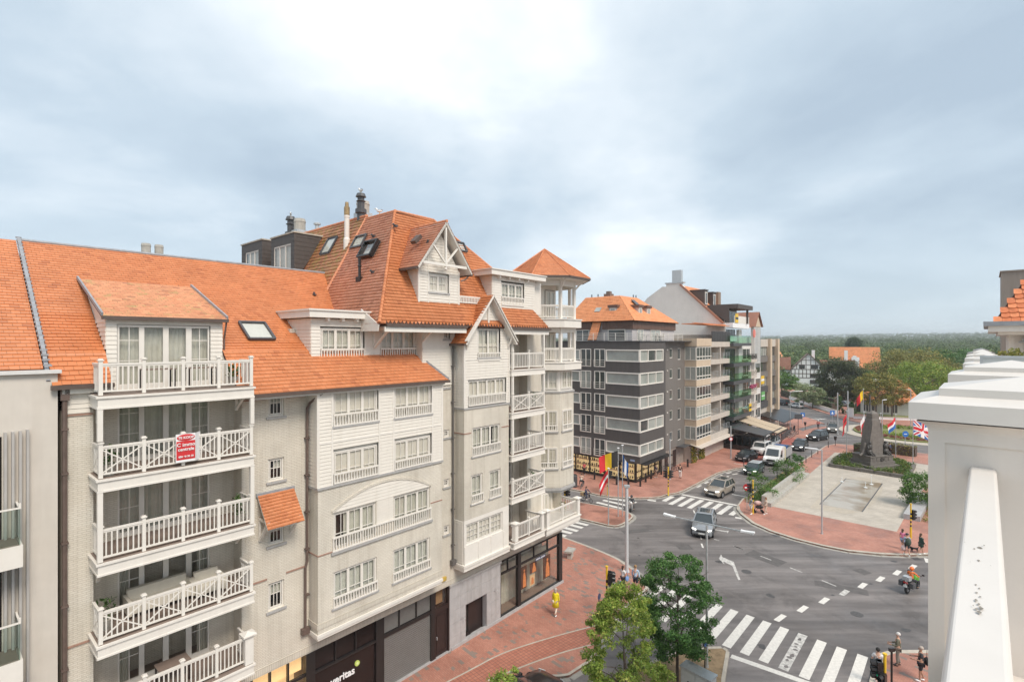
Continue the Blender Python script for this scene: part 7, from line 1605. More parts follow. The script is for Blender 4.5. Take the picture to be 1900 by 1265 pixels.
def striped(t,h,r=.055,y0=1.0):
 k=MB();k.tube((0,0,0),(0,0,y0),r*1.45,r*1.45,12);k.tube((0,0,h-.6),(0,0,h),r*1.1,r*1.1,12);k.tube((0,0,h),(0,0,h+.05),r*1.7,r*1.6,12);k.build('pole',M['yellow'],t)
 n=8;s=(h-.6-y0)/n
 for i in range(n):k=MB();k.tube((0,0,y0+s*i),(0,0,y0+s*(i+1)),r,r,12);k.build('band',M['black']if i%2==0 else M['yellow'],t)
M['greenlamp']=mat('lit green lamp',(.02,.75,.35),.3,0,emit=1.6);M['deadlamp']=mat('dark lens',(.05,.05,.05),.3,.1)
def signal(lab,loc,h,rz,heads=((0,.0),),lit=False):
 t=thing('traffic_light',lab,'traffic light',loc,0,'yellow and black striped traffic lights');striped(t,h)
 for k_,(a,z0)in enumerate(heads):
  f=Vector((math.cos(rz+a),math.sin(rz+a),0));s=Vector((-f.y,f.x,0));c=f*.22+Vector((0,0,h-.75-z0));k=MB();k.bar(c+Vector((0,0,-.42)),c+Vector((0,0,.42)),.28,.22,up=f);k.bar((0,0,c.z+.2),tuple(c+Vector((0,0,.2))),.05);hd=k.build('signal_head',M['black'],t)
  for j,z in enumerate((.27,0,-.27)):
   k=MB();p=c+f*.12+Vector((0,0,z));k.tube(p,p+f*.015,.09,.09,12);k.build('lens',M['greenlamp']if(lit and j==2)else M['deadlamp'],hd);k=MB();k.tube(p+Vector((0,0,.03)),p+f*.2+Vector((0,0,.0)),.115,.10,12,cap=False);k.build('hood',M['black'],hd)
 return t
signal('striped traffic light in front of the waiting couple, half hidden by the yellow green tree',(5.96,32.2,.12),3.15,R(-10),((0,0),(.5,.0)))
signal('striped traffic light with twin heads at the corner of the dark grey building',gp(1240,919),3.15,R(0),((0,0),(2.7,0)))
signal('striped traffic light behind the red and white flag',gp(1128,919),3.1,R(20),((0,0),))
signal('striped traffic light beside the no entry sign',gp(1397,953),3.35,R(150),((0,0),))
signal('striped traffic light among the walkers by the white pillar',gp(1690,998),3.0,R(10),((0,.2),))
signal('striped traffic light showing green at the lower right crossing',(16.75,23.0,.12),3.25,R(165),((0,0),(-.4,-.0),(.8,.45)),True)
signal('striped traffic light rising behind the first-floor corner balcony',(5.3,51.3,.12),3.05,R(-20),((0,0),(1.6,0)))
t=thing('sign_post','slim black post beside the lower right traffic light','post',(17.35,23.4,.12));k=MB();k.tube((0,0,0),(0,0,3.2),.045);k.build('pole',M['black'],t);k=MB();k.box(-.12,.12,-.05,.05,3.15,3.3);k.build('bracket',M['black'],t)
t=thing('no_entry_sign','round red no entry sign on a grey post beside the plaza kerb','sign',gp(1386,944));k=MB();k.tube((0,0,0),(0,0,2.6),.035);k.build('pole',M['galv'],t)
k=MB();k.tube((-.02,-.05,2.25),(-.04,-.08,2.25),.36,.36,24);sg=k.build('sign_disc',M['red'],t);k=MB();k.box(-.27,.22,-.105,-.088,2.18,2.32);k.build('white_bar',M['whitepaint'],sg)
k=MB();k.tube((0,-.05,1.55),(.02,-.07,1.55),.26,.26,20);k.build('round_plate',M['dkgrey'],t)
t=thing('round_sign','round blue sign seen edge on beside the dark green tree','sign',(9.75,25.9,.14));k=MB();k.tube((0,0,0),(0,0,2.3),.03);k.build('pole',M['black'],t);k=MB();k.tube((.03,-.02,2.2),(.06,-.05,2.2),.33,.33,24);k.build('sign_disc',M['dkgrey'],t);k=MB();k.tube((.062,-.052,2.2),(.07,-.06,2.2),.28,.28,24);k.build('blue_face',M['blue'],t)
t=thing('round_sign','small dark round sign on a low post left of the striped signal pole','sign',(5.45,32.1,.12));k=MB();k.tube((0,0,0),(0,0,1.5),.035);k.build('pole',M['dkgrey'],t);k=MB();k.tube((0,-.04,1.35),(.03,-.06,1.35),.2,.2,18);k.build('sign_disc',M['navy'],t)
for px,py,lab in((1544,792,'square blue sign on a post before the driveway'),(1489,786,'small blue sign by the far zebra crossing')):
 x,y,z=gp(px,py);t=thing('blue_sign',lab,'sign',(x,y,z));k=MB();k.tube((0,0,0),(0,0,3.2 if px>1500 else 2.2),.05);k.build('pole',M['galv'],t);k=MB();zz=2.9 if px>1500 else 1.9;k.box(-.45,.45,-.09,-.05,zz-.45,zz+.45);sg=k.build('sign_plate',M['blue'],t);k=MB();k.add([(-.25,-.1,zz-.25),(.25,-.1,zz-.25),(0,-.1,zz+.28)],[(0,1,2)]);k.build('white_triangle',M['whitepaint'],sg)
x,y,z=gp(1700,845);t=thing('roundabout_sign','round blue arrow sign in front of the roundabout bed','sign',(64.5,84,.1));k=MB();k.tube((0,0,0),(0,0,2.2),.05);k.build('pole',M['galv'],t);k=MB();k.tube((0,-.05,2.2),(0,-.09,2.2),.5,.5,20);sg=k.build('sign_disc',M['blue'],t);k=MB();k.box(-.25,.25,-.105,-.092,2.15,2.25);k.build('white_arrow',M['whitepaint'],sg)
x,y,z=gp(1481,806);t=thing('dark_sign_board','dark square notice board on a post beside the parked scooter','sign',(x,y,z));k=MB();k.tube((0,0,0),(0,0,3.6),.05);k.build('pole',M['dkgrey'],t);k=MB();k.box(-.7,.7,-.1,-.04,2.9,3.8);k.build('board',M['dkgrey'],t)
BL=[(1103,889),(1123,896),(1144,899),(1166,902),(1188,902),(1198,894),(1208,888),(1218,883),(1227,880),(1276,866)]
blab=['at the left end before the lit display windows','second from the left before the lit display windows','third from the left before the lit display windows','fourth from the left, nearest the shop glass corner','at the glass corner of the grey building','first round the glass corner, street side','second round the glass corner, street side','third round the glass corner, street side','fourth round the glass corner, near the man in navy','alone beside the parked bicycles']
b0=None
for(px,py),lb in zip(BL,blab):
 lb='black square bollard '+lb
 if b0 is None:b0=thing('bollard',lb,'bollard',gp(px,py),0,'black bollards round the grey corner building');k=MB();k.box(-.10,.10,-.10,.10,0,1.05);k.box(-.085,.085,-.085,.085,1.05,1.09);k.build('shaft',M['black'],b0)
 else:dup(b0,gp(px,py),0,lb)
s0_=None
for i,(px,py)in enumerate(((1495.5,858),(1506,848),(1517.6,842),(1537,830),(1442,890),(1380,865),(1462,803),(1462,790))):
 lb='slim grey kerb post '+['nearest the white van','second along the plaza kerb','third along the plaza kerb','fourth along the plaza kerb, nearest the moving black car','in the plaza planting by the green car','in front of the parked black saloon','on the far pavement by the scooter','on the far pavement beyond the scooter'][i]
 if s0_ is None:s0_=thing('kerb_post',lb,'bollard',gp(px,py),0,'slim grey kerb posts');k=MB();k.tube((0,0,0),(0,0,1.0),.06,.05,8);k.tube((0,0,1.0),(0,0,1.04),.065,.065,8);k.build('shaft',M['dkgrey'],s0_)
 else:dup(s0_,gp(px,py),0,lb)
for i,(px,py)in enumerate(((1550,826),(1446,790),(1494,797))):
 t=thing('litter_bin','dark litter bin on a post '+['at the plaza tip near the moving black car','on the far pavement by the end of the row','leaning near the crossing surface'][i],'bin',gp(px,py),0,'dark street bins on posts');k=MB();k.tube((0,0,0),(0,0,1.2),.05);k.build('pole',M['dkgrey'],t);k=MB();k.lathe([(.15,.9),(.24,1.5),(.25,1.52)],(0,0,0),10);k.build('bucket',M['black'],t)
t=thing('bench','grey concrete block bench behind the corner of the cream building','bench',gp(1052,1034));dq=FD;k=MB()
k.prism([(-.25,-.35,.5),(.35,-.5,.5),(.75,.35,.5),(.15,.6,.5)],(0,0,.14));k.build('seat',M['concrete'],t);k=MB();k.prism([(.0,-.25,.0),(.3,-.32,0),(.55,.3,0),(.22,.4,0)],(0,0,.5));k.build('leg',M['concrete'],t)
a=Vector(gp(1431,941));b_=Vector(gp(1502,883));d=(b_-a).normalized();nv=Vector((-d.y,d.x,0));t=thing('plaza_bench','long grey stone bench with a high back along the plaza edge','bench',a);ln=(b_-a).length;n=8
for i in range(n):
 k=MB();p0=d*(ln*i/n+.01);p1=d*(ln*(i+1)/n-.01);k.prism([tuple(p0),tuple(p1),tuple(p1+nv*.55),tuple(p0+nv*.55)],(0,0,.42));k.build('seat_block',M['concrete'],t)
 k=MB();k.prism([tuple(p0+nv*.56),tuple(p1+nv*.56),tuple(p1+nv*.95),tuple(p0+nv*.95)],(0,0,1.05));k.build('back_block',M['concrete'],t)
so_=sheet('planting_soil',[tuple((a+nv*.96).to_2d()),tuple((b_+nv*.96).to_2d()),tuple((b_+nv*3.1).to_2d()),tuple((a+nv*2.6).to_2d())],.20,M['soil'])
rg=np.random.default_rng(8);n=260;s=rg.uniform(0,ln,n);q=rg.uniform(1.0,2.7,n);C=np.array([(a+d*x+nv*y).to_tuple()for x,y in zip(s,q)]);C[:,2]=.28+rg.uniform(0,.25,n);V,Fc=leaves(C,np.full((n,3),.22),22,.12,9);raw('planter_greenery',V,Fc,LM['green'],None,'stuff')
a=Vector(gp(1676,962));b_=Vector(gp(1702,920));d=(b_-a).normalized();nv=Vector((d.y,-d.x,0));t=thing('plaza_bench','low grey stone bench at the right side of the plaza by the pillar','bench',a);ln=(b_-a).length
for i in range(4):
 k=MB();p0=d*(ln*i/4+.01);p1=d*(ln*(i+1)/4-.01);k.prism([tuple(p0),tuple(p1),tuple(p1+nv*1.3),tuple(p0+nv*1.3)],(0,0,.5));k.build('seat_block',M['bluestone'],t)
n=200;C=np.array([(a+d*rg.uniform(0,ln+1)+nv*rg.uniform(1.5,5)).to_tuple()for _ in range(n)]);C[:,2]=.3;V,Fc=leaves(C,np.full((n,3),.28),22,.14,10);raw('bed_greenery',V,Fc,LM['olive'],None,'stuff')
# ---------------------------------------------------------------- war memorial
mo=thing('war_memorial','grey stone obelisk memorial with dark bronze figures on a stepped base','monument',gp(1619,866),R(14))
mo.scale=(.95,.95,.83);M['mstone']=mat('weathered grey stone',(.165,.148,.132),.8,.16,2.5,.15,30,streak=.35);M['bronze']=mat('dark bronze',(.055,.05,.045),.5,.25,6)
k=MB();k.box(-3.2,3.2,-2.6,2.6,0,.35);k.box(-2.7,2.7,-2.1,2.1,.35,.7);k.build('steps',M['mstone'],mo)
k=MB();k.box(-2.2,2.2,-1.6,1.6,.7,1.25);k.box(-2.0,2.0,-1.45,1.45,1.25,2.05);k.box(-2.1,2.1,-1.55,1.55,2.05,2.22)
for x in(-1.4,-.7,.7,1.4):k.box(x-.25,x+.25,-1.5,-1.45,1.4,1.95)
k.build('plinth',M['mstone'],mo);k=MB();k.tube((0,-1.46,1.6),(0,-1.56,1.6),.35,.30,8);k.build('emblem',M['bronze'],mo)
lv_=[(1.0,2.22),(.95,3.5),(.88,5.0),(.80,6.5),(.72,7.9),(.62,8.1),(.60,8.9)]
for(r0,z0),(r1,z1)in zip(lv_[:-1],lv_[1:]):
 k=MB();k.add([(-r0,-r0*.8,z0+.01),(r0,-r0*.8,z0+.01),(r0,r0*.8,z0+.01),(-r0,r0*.8,z0+.01),(-r1,-r1*.8,z1),(r1,-r1*.8,z1),(r1,r1*.8,z1),(-r1,r1*.8,z1)],[(0,3,2,1),(4,5,6,7),(0,1,5,4),(1,2,6,5),(2,3,7,6),(3,0,4,7)]);k.build('obelisk_block',M['mstone'],mo)
k=MB();k.add([(-.60,-.48,8.9),(.60,-.48,8.9),(.60,.48,8.9),(-.60,.48,8.9),(0,0,9.45)],[(0,1,4),(1,2,4),(2,3,4),(3,0,4)]);k.build('obelisk_tip',M['mstone'],mo)
for s_ in(-1,1):
 k=MB();k.prism([(s_*.95,-.7,2.22),(s_*1.55,-.7,2.22),(s_*1.30,-.7,4.2),(s_*.80,-.7,7.4),(s_*.72,-.7,7.4)],(0,1.4,0));k.build('buttress',M['mstone'],mo)
 k=MB();cx=s_*1.45;k.ball((cx,-.75,2.75),.48,10,6,sq=(1,.9,1.1));k.ball((cx-s_*.05,-.8,3.55),.40,10,6,sq=(.9,.75,1.3));k.ball((cx-s_*.05,-.85,4.25),.20,8,6);k.tube((cx-.2,-.9,2.7),(cx-.1,-1.35,2.45),.17,.13);k.tube((cx+.2,-.9,2.7),(cx+.25,-1.35,2.45),.17,.13);k.tube((cx-.1,-1.35,2.45),(cx-.1,-1.4,2.2),.12);k.tube((cx+.25,-1.35,2.45),(cx+.25,-1.4,2.2),.12);k.tube((cx+s_*.3,-.8,3.85),(cx+s_*.5,-1.1,3.2),.12,.09);k.build('bronze_figure',M['bronze'],mo,smooth=True)
 k=MB();pr=[(s_*2.0,-.3,2.2),(s_*2.6,-.2,2.0),(s_*3.0,0,1.6),(s_*2.9,.2,1.4)];k.path([(s_*1.7,-.3,4.2),(s_*1.85,-.3,3.2),(s_*2.15,-.3,2.5),(s_*2.6,-.3,2.15)],.16);k.build('scroll',M['mstone'],mo)
kq_=PX((1540,867),(1683,890),(1696,868),(1640,853),(1560,848));k=MB();t=thing('memorial_kerb','low grey stone kerb framing the planted bed round the memorial','kerb',(kq_[0].x,kq_[0].y,.12));o=Vector(kq_[0])
for a,b_ in zip(kq_,kq_[1:]+kq_[:1]):
 a=a-o;b_=b_-o;n=max(2,int((b_-a).length/1.6))
 for i in range(n):p0=a+(b_-a)*(i/n+.004);p1=a+(b_-a)*((i+1)/n-.004);k=MB();k.bar((p0.x,p0.y,.22),(p1.x,p1.y,.22),.42,.44);k.build('kerb_block',M['mstone'],t)
sheet('planting_soil',kq_,.30,M['soil']);n=420;C=[]
cx_=sum((p for p in kq_),Vector((0,0)))/5;mc=mo.location.to_2d()
for _ in range(2600):
 i=rg.integers(0,5);w_=rg.dirichlet((1,1,1));p=kq_[i]*w_[0]+kq_[(i+1)%5]*w_[1]+cx_*w_[2]
 if(p-mc).length>2.9 and len(C)<n:C.append((p.x,p.y,.45+rg.uniform(0,.35)))
V,Fc=leaves(np.array(C),np.full((len(C),3),.34),30,.17,12);raw('bed_shrubs',V,Fc,leafmat('bed leaf',(.05,.11,.02),(.14,.20,.04),(.28,.24,.08)),None,'stuff')
hedgebox('dark box planter hedge behind the memorial at the right',[tuple(p)for p in PX((1648,841),(1700,848))],1.5,1.4,'olive',.2,40);hedgebox('dark clipped planting block left of the memorial',[tuple(p)for p in PX((1588,838),(1606,841))],1.3,1.6,'deep',.2,40)
n=500;C=np.array([(rc.x+r_*math.cos(a_),rc.y+r_*math.sin(a_),.45)for r_,a_ in zip(rg.uniform(7.4,8.9,n),rg.uniform(0,2*math.pi,n))]);V,Fc=leaves(C,np.full((n,3),.25),16,.2,14);raw('roundabout_flowers',V,Fc,leafmat('flower bed',(.20,.05,.04),(.42,.16,.13),(.16,.18,.05)),None,'stuff')
n=500;C=np.array([(rc.x+r_*math.cos(a_),rc.y+r_*math.sin(a_),.6)for r_,a_ in zip(rg.uniform(4.8,7.2,n),rg.uniform(0,2*math.pi,n))]);V,Fc=leaves(C,np.full((n,3),.3),16,.22,15);raw('roundabout_greenery',V,Fc,LM['lime'],None,'stuff')
for i,(px,py)in enumerate(((1606,905),(1617,899),(1562,894))):
 x,y,z=gp(px,py);t=thing('fountain_jet',['short water jet in the middle of the shallow pool','taller water jet at the right of the shallow pool','low water jet at the far edge of the shallow pool'][i],'fountain',(x,y,.13));k=MB();k.tube((0,0,0),(0,0,[.6,1.1,.5][i]),.04,.02,6);k.ball((0,0,[.6,1.1,.5][i]),.07,6,4);k.ball((0,0,.05),.22,8,4,sq=(1,1,.25));k.build('water',mat('white water',(.80,.82,.82),.2,.05),t)
# ---------------------------------------------------------------- flags
def flag(lab,loc,h,cols,dirv,w_=1.9,ht=1.3,droop=.5,vertical=True,seed=0,top=.25,group='flagpoles',hang=0.0):
 t=thing('flagpole',lab,'flagpole',loc,0,group);k=MB();k.tube((0,0,0),(0,0,h),.055,.035,10);k.build('pole',M['galv'],t);k=MB();k.tube((0,0,h),(0,0,h+.06),.12,.12,10);k.build('cap',M['whitepaint'],t)
 d=Vector((*dirv,0)).normalized();s=Vector((-d.y,d.x,0));rg_=random.Random(seed);ph=rg_.uniform(0,6)
 nx,nz=18,8;P={}
 for i in range(nx+1):
  for j in range(nz+1):
   u=i/nx;v=j/nz;x=w_*u*(1-.45*droop*v*.3);wob=.12*math.sin(u*7+ph+v*1.5)*(.3+u);z=h-top-ht*v-droop*w_*(u**1.25)*.9;P[i,j]=d*(.05+x*(1-droop*.55))+s*wob+Vector((0,0,z))
 nb=len(cols)
 for b_ in range(nb):
  k=MB()
  if vertical:
   for i in range(nx*b_//nb,nx*(b_+1)//nb):
    for j in range(nz):k.quad(P[i,j],P[i+1,j],P[i+1,j+1],P[i,j+1])
  else:
   for j in range(round(nz*b_/nb),round(nz*(b_+1)/nb)):
    for i in range(nx):k.quad(P[i,j],P[i+1,j],P[i+1,j+1],P[i,j+1])
  k.build('flag_band',M[cols[b_]],t,smooth=True)
 return t
M['flagyellow']=mat('flag yellow',(.82,.55,.02),.8,.05);M['flagred']=mat('flag red',(.62,.03,.04),.8,.06);M['flagblack']=mat('flag black',(.035,.033,.032),.8,.1);M['flagblue']=mat('flag blue',(.03,.14,.46),.8,.08)
x,y,z=gp(1129,973);flag('flagpole with a hanging red, white and red flag on the brick island',(x,y,z),5.3,('flagred','whitepaint','flagred'),(-.9,.2),1.7,1.15,.95,False,1,.1)
x,y,z=gp(1147,958);flag('flagpole with the black, yellow and red flag blowing left',(x,y,z),6.75,('flagblack','flagyellow','flagred'),(-1,.1),2.3,1.55,.35,True,2,.25)
x,y,z=gp(1155,957);flag('flagpole with a hanging blue and white flag behind the tricolour',(x,y,z),7.0,('flagblue','whitepaint','flagblue'),(.5,-.4),1.1,1.6,.9,True,3,.95)
fl_=[(1571,850,762,('flagred','poster_a','flagred'),'dark red and white striped flag left of the memorial',.95,False),(1604,835,764,('whitepaint','whitepaint','flagred'),'white flag with a red edge close to the memorial',.95,False),(1634,840,767,('whitepaint','galv'),'pale flag just right of the memorial',.95,True),(1662,855,769,('flagred','whitepaint','flagblue'),'red, white and blue flag right of the memorial',.5,False)]
for px,py,tp,cs_,lb,dr,vt in fl_:
 x,y,z=gp(px,py);flag('flagpole with a '+lb,(x,y,z),EYE-(tp-634)/FPX*y-z,cs_,(-.7,-.3),2.2,1.5,dr,vt,px,.4,'flagpoles round the memorial')
x,y,z=gp(1694,862);t=flag('flagpole with a blue flag of crossed white and red stripes beside the pillar',(x,y,z),EYE-(776-634)/FPX*y-z,('flagblue',),(1,-.1),3.2,2.0,.35,True,9,.3,'flagpoles round the memorial')
fb=[c for c in t.children if c.name.startswith('flag_band')][0];vs=[v.co.copy()for v in fb.data.vertices]
def fpt(u,v):
 i=min(17,int(u*18));j=min(7,int(v*8));q=(i*8+j)*4;a_,b_,c_,d_=vs[q:q+4];fu=u*18-i;fv=v*8-j;return a_*(1-fu)*(1-fv)+b_*fu*(1-fv)+c_*fu*fv+d_*(1-fu)*fv
def fstripe(p0,p1,w_,m,off):
 k=MB();n=16;nrm=Vector((0,-1,0));p0=Vector(p0);p1=Vector(p1);dd=(p1-p0).normalized();pp=Vector((-dd.y,dd.x))*w_/2
 for s_ in(-1,1):
  for i in range(n):
   a_=p0+(p1-p0)*i/n;b_=p0+(p1-p0)*(i+1)/n;cl=lambda q:(min(.999,max(0,q.x)),min(.999,max(0,q.y)));k.quad(*[fpt(*cl(q))+nrm*off*s_ for q in(a_-pp,b_-pp,b_+pp,a_+pp)])
 k.build('flag_stripe',M[m],t)
for a_,b_ in(((0,0),(1,1)),((0,1),(1,0))):fstripe(a_,b_,.22,'whitepaint',.012);fstripe(a_,b_,.08,'flagred',.018)
fstripe((0,.5),(1,.5),.34,'whitepaint',.024);fstripe((.5,0),(.5,1),.2,'whitepaint',.024);fstripe((0,.5),(1,.5),.2,'flagred',.03);fstripe((.5,0),(.5,1),.12,'flagred',.03)
x,y,z=60.5,92,.1;flag('flagpole with a red and yellow flag beside the tall dark mast',(64.5,94,.1),8.6,('flagyellow','flagred'),(-1,0),2.0,1.6,.8,True,12,.2,'flagpoles round the memorial')
sb=thing('sale_board','red and white for sale board hung on the fourth-floor cross-braced balcony','sign',tuple(B_m@Vector(L3(5.98,1.30,13.75))),math.atan2(FD.y,FD.x))
k=MB();k.box(-.30,.30,-.02,.02,-.48,.48);k.build('board',M['whitepaint'],sb);k=MB();k.prism([(-.285,-.026,-.40),(.285,-.026,-.40),(.285,-.026,.24),(-.285,-.026,.24)],(0,.006,0));k.build('red_field',M['red'],sb)
k=MB();k.ball((0,-.03,.36),.1,14,6,sq=(2.8,.08,1.15));k.build('red_oval',M['red'],sb)
k=MB();k.prism([(.31,-.02,-.48),(.52,.22,-.48),(.52,.22,.48),(.31,-.02,.48)],(0,.01,0));k.build('board_wing',M['whitepaint'],sb)
for body,sz,zz in(('TE KOOP',.115,.32),('C immo',.17,.06),('centrale',.15,-.09),('050 60 30 10',.085,-.32)):
 text(body,sz,sb,(0,-.045,zz),'whitepaint','CENTER',.003,.003)
def furn(name,lab,cat,u,c,z,kind):
 t=thing(name,lab,cat,tuple(B_m@Vector(L3(u,c,z))),math.atan2(FD.y,FD.x));m_=M['dkbrown']if kind!='white' else M['whitepaint']
 k=MB();k.box(-.5,.5,-.3,.3,.68,.72);k.build('top',M['deck']if kind=='table' else m_,t)
 for x in(-.45,.45):
  for y in(-.25,.25):k=MB();k.box(x-.025,x+.025,y-.025,y+.025,0,.68);k.build('leg',m_,t)
furn('balcony_table','dark wooden table on the top-floor balcony, left part','table',5.4,.35,15.75,'table');furn('balcony_table','dark wooden table on the top-floor balcony, right part','table',6.75,.35,15.75,'table');furn('balcony_table','dark table on the lowest left-hand balcony','table',5.9,.2,5.23,'table')
def sofa(lab,u,c,z,w_):
 t=thing('sofa',lab,'sofa',tuple(B_m@Vector(L3(u,c,z))),math.atan2(FD.y,FD.x));sm_=mat('pale outdoor cushion',(.62,.58,.50),.9,.06);k=MB();k.box(-w_/2,w_/2,-.35,.35,.15,.42);k.build('seat',sm_,t);k=MB();k.box(-w_/2,w_/2,.25,.42,.42,.78);k.build('backrest',sm_,t);k=MB();k.box(-w_/2-.1,-w_/2,-.35,.42,.1,.6);k.box(w_/2,w_/2+.1,-.35,.42,.1,.6);k.build('armrests',sm_,t)
sofa('pale cushioned sofa on the cross-braced second-floor balcony',5.6,-.15,7.96,1.8);sofa('pale armchair on the cross-braced second-floor balcony',7.1,.1,7.96,.8)
# ================================================================ vehicles
M['tyre']=mat('tyre rubber',(.022,.022,.023),.85,.15);M['rim']=mat('alloy rim',(.38,.38,.39),.35,.1,metal=.7);M['carglass']=mat('car glass',(.045,.055,.06),.06,.1,.8,spec=.8);M['plate']=mat('number plate',(.75,.75,.72),.5,.03);M['headl']=mat('headlamp',(.80,.80,.78),.12,.03);M['headon']=mat('lit headlamp',(1,.96,.85),.2,0,emit=2.0);M['taill']=mat('tail lamp',(.45,.02,.02),.25,.05);M['plastic']=mat('black plastic',(.03,.03,.031),.6,.1)
def paint(n,c,metal=.3):return mat(n,c,.28,.02,1.5,metal=metal,coat=.6)
def car(name,lab,cat,loc,heading,Ln,W_,H_,pm,kind='suv',lit=False,roofm=None,group=None):
 """body lofted from cross-sections along x (front at +x), with wheel arches, glasshouse, lamps, mirrors, plates and wheels"""
 t=thing(name,lab,cat,loc,math.atan2(heading[1],heading[0]),group);h=Ln/2;w_=W_/2;gc=.20;wr=.335 if kind!='hatch' else .31
 belt={'suv':.60,'saloon':.62,'hatch':.60,'wagon':.60,'jeep':.60,'van':.56}[kind]*H_;hoodz={'suv':.60,'saloon':.58,'hatch':.60,'wagon':.56,'jeep':.60,'van':.55}[kind]*H_
 st=[(-h,.45*H_,.86,gc+.2),(-h+.10,belt-.06,.94,gc+.06),(-h+.5,belt+.02,1.0,gc),(-.2,belt,1.0,gc),(h*.36,belt-.01,1.0,gc),(h*.42,hoodz+.03,.99,gc),(h*.70,hoodz-.02,.96,gc),(h-.16,hoodz-.12,.88,gc+.02),(h-.03,hoodz-.30,.80,gc+.08),(h,hoodz-.42,.74,gc+.14)]
 if kind=='jeep':st[-3:]=[(h-.16,hoodz-.04,.92,gc+.06),(h-.05,hoodz-.08,.92,gc+.08),(h,hoodz-.14,.90,gc+.12)]
 k=MB();ring=[]
 for x,z,f,g in st:
  y=w_*f;zz=[(-y*.93,g),(-y,g+.12),(-y,(g+z)/2),(-y*.985,z-.10),(-y*.93,z-.015),(-y*.45,z+.02),(0,z+.03),(y*.45,z+.02),(y*.93,z-.015),(y*.985,z-.10),(y,(g+z)/2),(y,g+.12),(y*.93,g)];ring.append([(x,a,b_)for a,b_ in zz])
 n=len(ring[0]);vs=[p for r_ in ring for p in r_];fs=[(i*n+j,i*n+(j+1)%n,(i+1)*n+(j+1)%n,(i+1)*n+j)for i in range(len(ring)-1)for j in range(n)]+[tuple(range(n)),tuple(range((len(ring)-1)*n,len(ring)*n))]
 k.add(vs,fs);body=k.build('body',pm,t,smooth=False);body.data.polygons.foreach_set('use_smooth',[True]*len(body.data.polygons))
 gl={'suv':(-h+.18,-h+.62,h*.02,h*.40),'hatch':(-h+.14,-h+.5,h*.10,h*.44),'wagon':(-h+.12,-h+.6,-h*.02,h*.40),'saloon':(-h+.75,-h+1.45,-h*.05,h*.42),'jeep':(-h+.10,-h+.2,h*.22,h*.36),'van':(-h+.05,-h+.3,h*.35,h*.72)}[kind]
 rz=H_-.02;x0,x1,x2,x3=gl;wb,wt=w_*.93,w_*(.74 if kind not in('jeep','van')else .84);zb=belt-.02;zt=rz-.07
 k=MB();k.add([(x0,-wb,zb),(x3,-wb,zb),(x3,wb,zb),(x0,wb,zb),(x1,-wt,zt),(x2,-wt,zt),(x2,wt,zt),(x1,wt,zt)],[(0,1,5,4),(1,2,6,5),(2,3,7,6),(3,0,4,7),(4,5,6,7)]);k.build('glasshouse',M['carglass'],t)
 k=MB();k.add([(x1-.05,-wt-.02,zt),(x2+.06,-wt-.02,zt),(x2+.06,wt+.02,zt),(x1-.05,wt+.02,zt),(x1+.06,-wt*.86,rz),(x2-.12,-wt*.86,rz),(x2-.12,wt*.86,rz),(x1+.06,wt*.86,rz)],[(0,3,2,1),(0,1,5,4),(1,2,6,5),(2,3,7,6),(3,0,4,7),(4,5,6,7)]);k.build('roof',roofm or pm,t)
 k=MB()
 for s_ in(-1,1):
  k.bar((x3+.01,s_*(wb-.01),zb),(x2+.05,s_*(wt+.0),zt),.09,.06);k.bar((x0,s_*wb,zb),(x1-.03,s_*wt,zt),.16,.06);xm=(x0+x3)/2-.05;k.bar((xm,s_*(wb+.005),zb),(xm-.05,s_*(wt+.01),zt),.08,.05)
  if kind in('suv','wagon','van'):xm=x0+(x3-x0)*.24;k.bar((xm,s_*(wb+.005),zb),(xm+.08,s_*(wt+.01),zt),.07,.05)
 k.build('pillars',pm,t)
 if kind in('suv','wagon'):
  k=MB()
  for s_ in(-1,1):k.bar((x1+.15,s_*wt*.88,rz+.035),(x2-.15,s_*wt*.88,rz+.035),.045,.05)
  k.build('roof_rails',M['rim'],t)
  k=MB();k.box(x1+.35,x2-.25,-wt*.62,wt*.62,rz,rz+.006);k.build('sunroof',M['carglass'],t)
 ax=(h-.88,-h+.82)
 for i,x in enumerate(ax):
  for s_ in(-1,1):
   k=MB();k.tube((x,s_*(w_-.20),wr),(x,s_*(w_+.015),wr),wr,wr,18);wh=k.build('wheel',M['tyre'],t);k=MB();k.tube((x,s_*(w_+.012),wr),(x,s_*(w_+.022),wr),wr*.66,wr*.62,14)
   k.build('rim',M['rim'],wh);k=MB()
   n_=10;pts=[]
   for j in range(n_+1):a_=math.pi*j/n_;pts.append((x+math.cos(a_)*(wr+.075),s_*(w_+.008),wr+math.sin(a_)*(wr+.075)))
   for a_,b_ in zip(pts[:-1],pts[1:]):k.bar(a_,b_,.07,.035,up=(0,1,0))
   k.build('arch_trim',M['plastic'],t)
 k=MB();k.box(-h*.55,h*.52,-w_-.012,-w_+.02,gc,gc+.13);k.box(-h*.55,h*.52,w_-.02,w_+.012,gc,gc+.13);k.box(h-.14,h+.012,-w_*.70,w_*.70,gc+.06,gc+.20);k.box(-h-.012,-h+.12,-w_*.8,w_*.8,gc+.12,gc+.26);k.build('sill_trim',M['plastic'],t)
 zg=hoodz-.30;k=MB();k.box(h-.10,h+.016,-w_*.46,w_*.46,zg-.12,zg+.06);k.build('grille',M['plastic'],t)
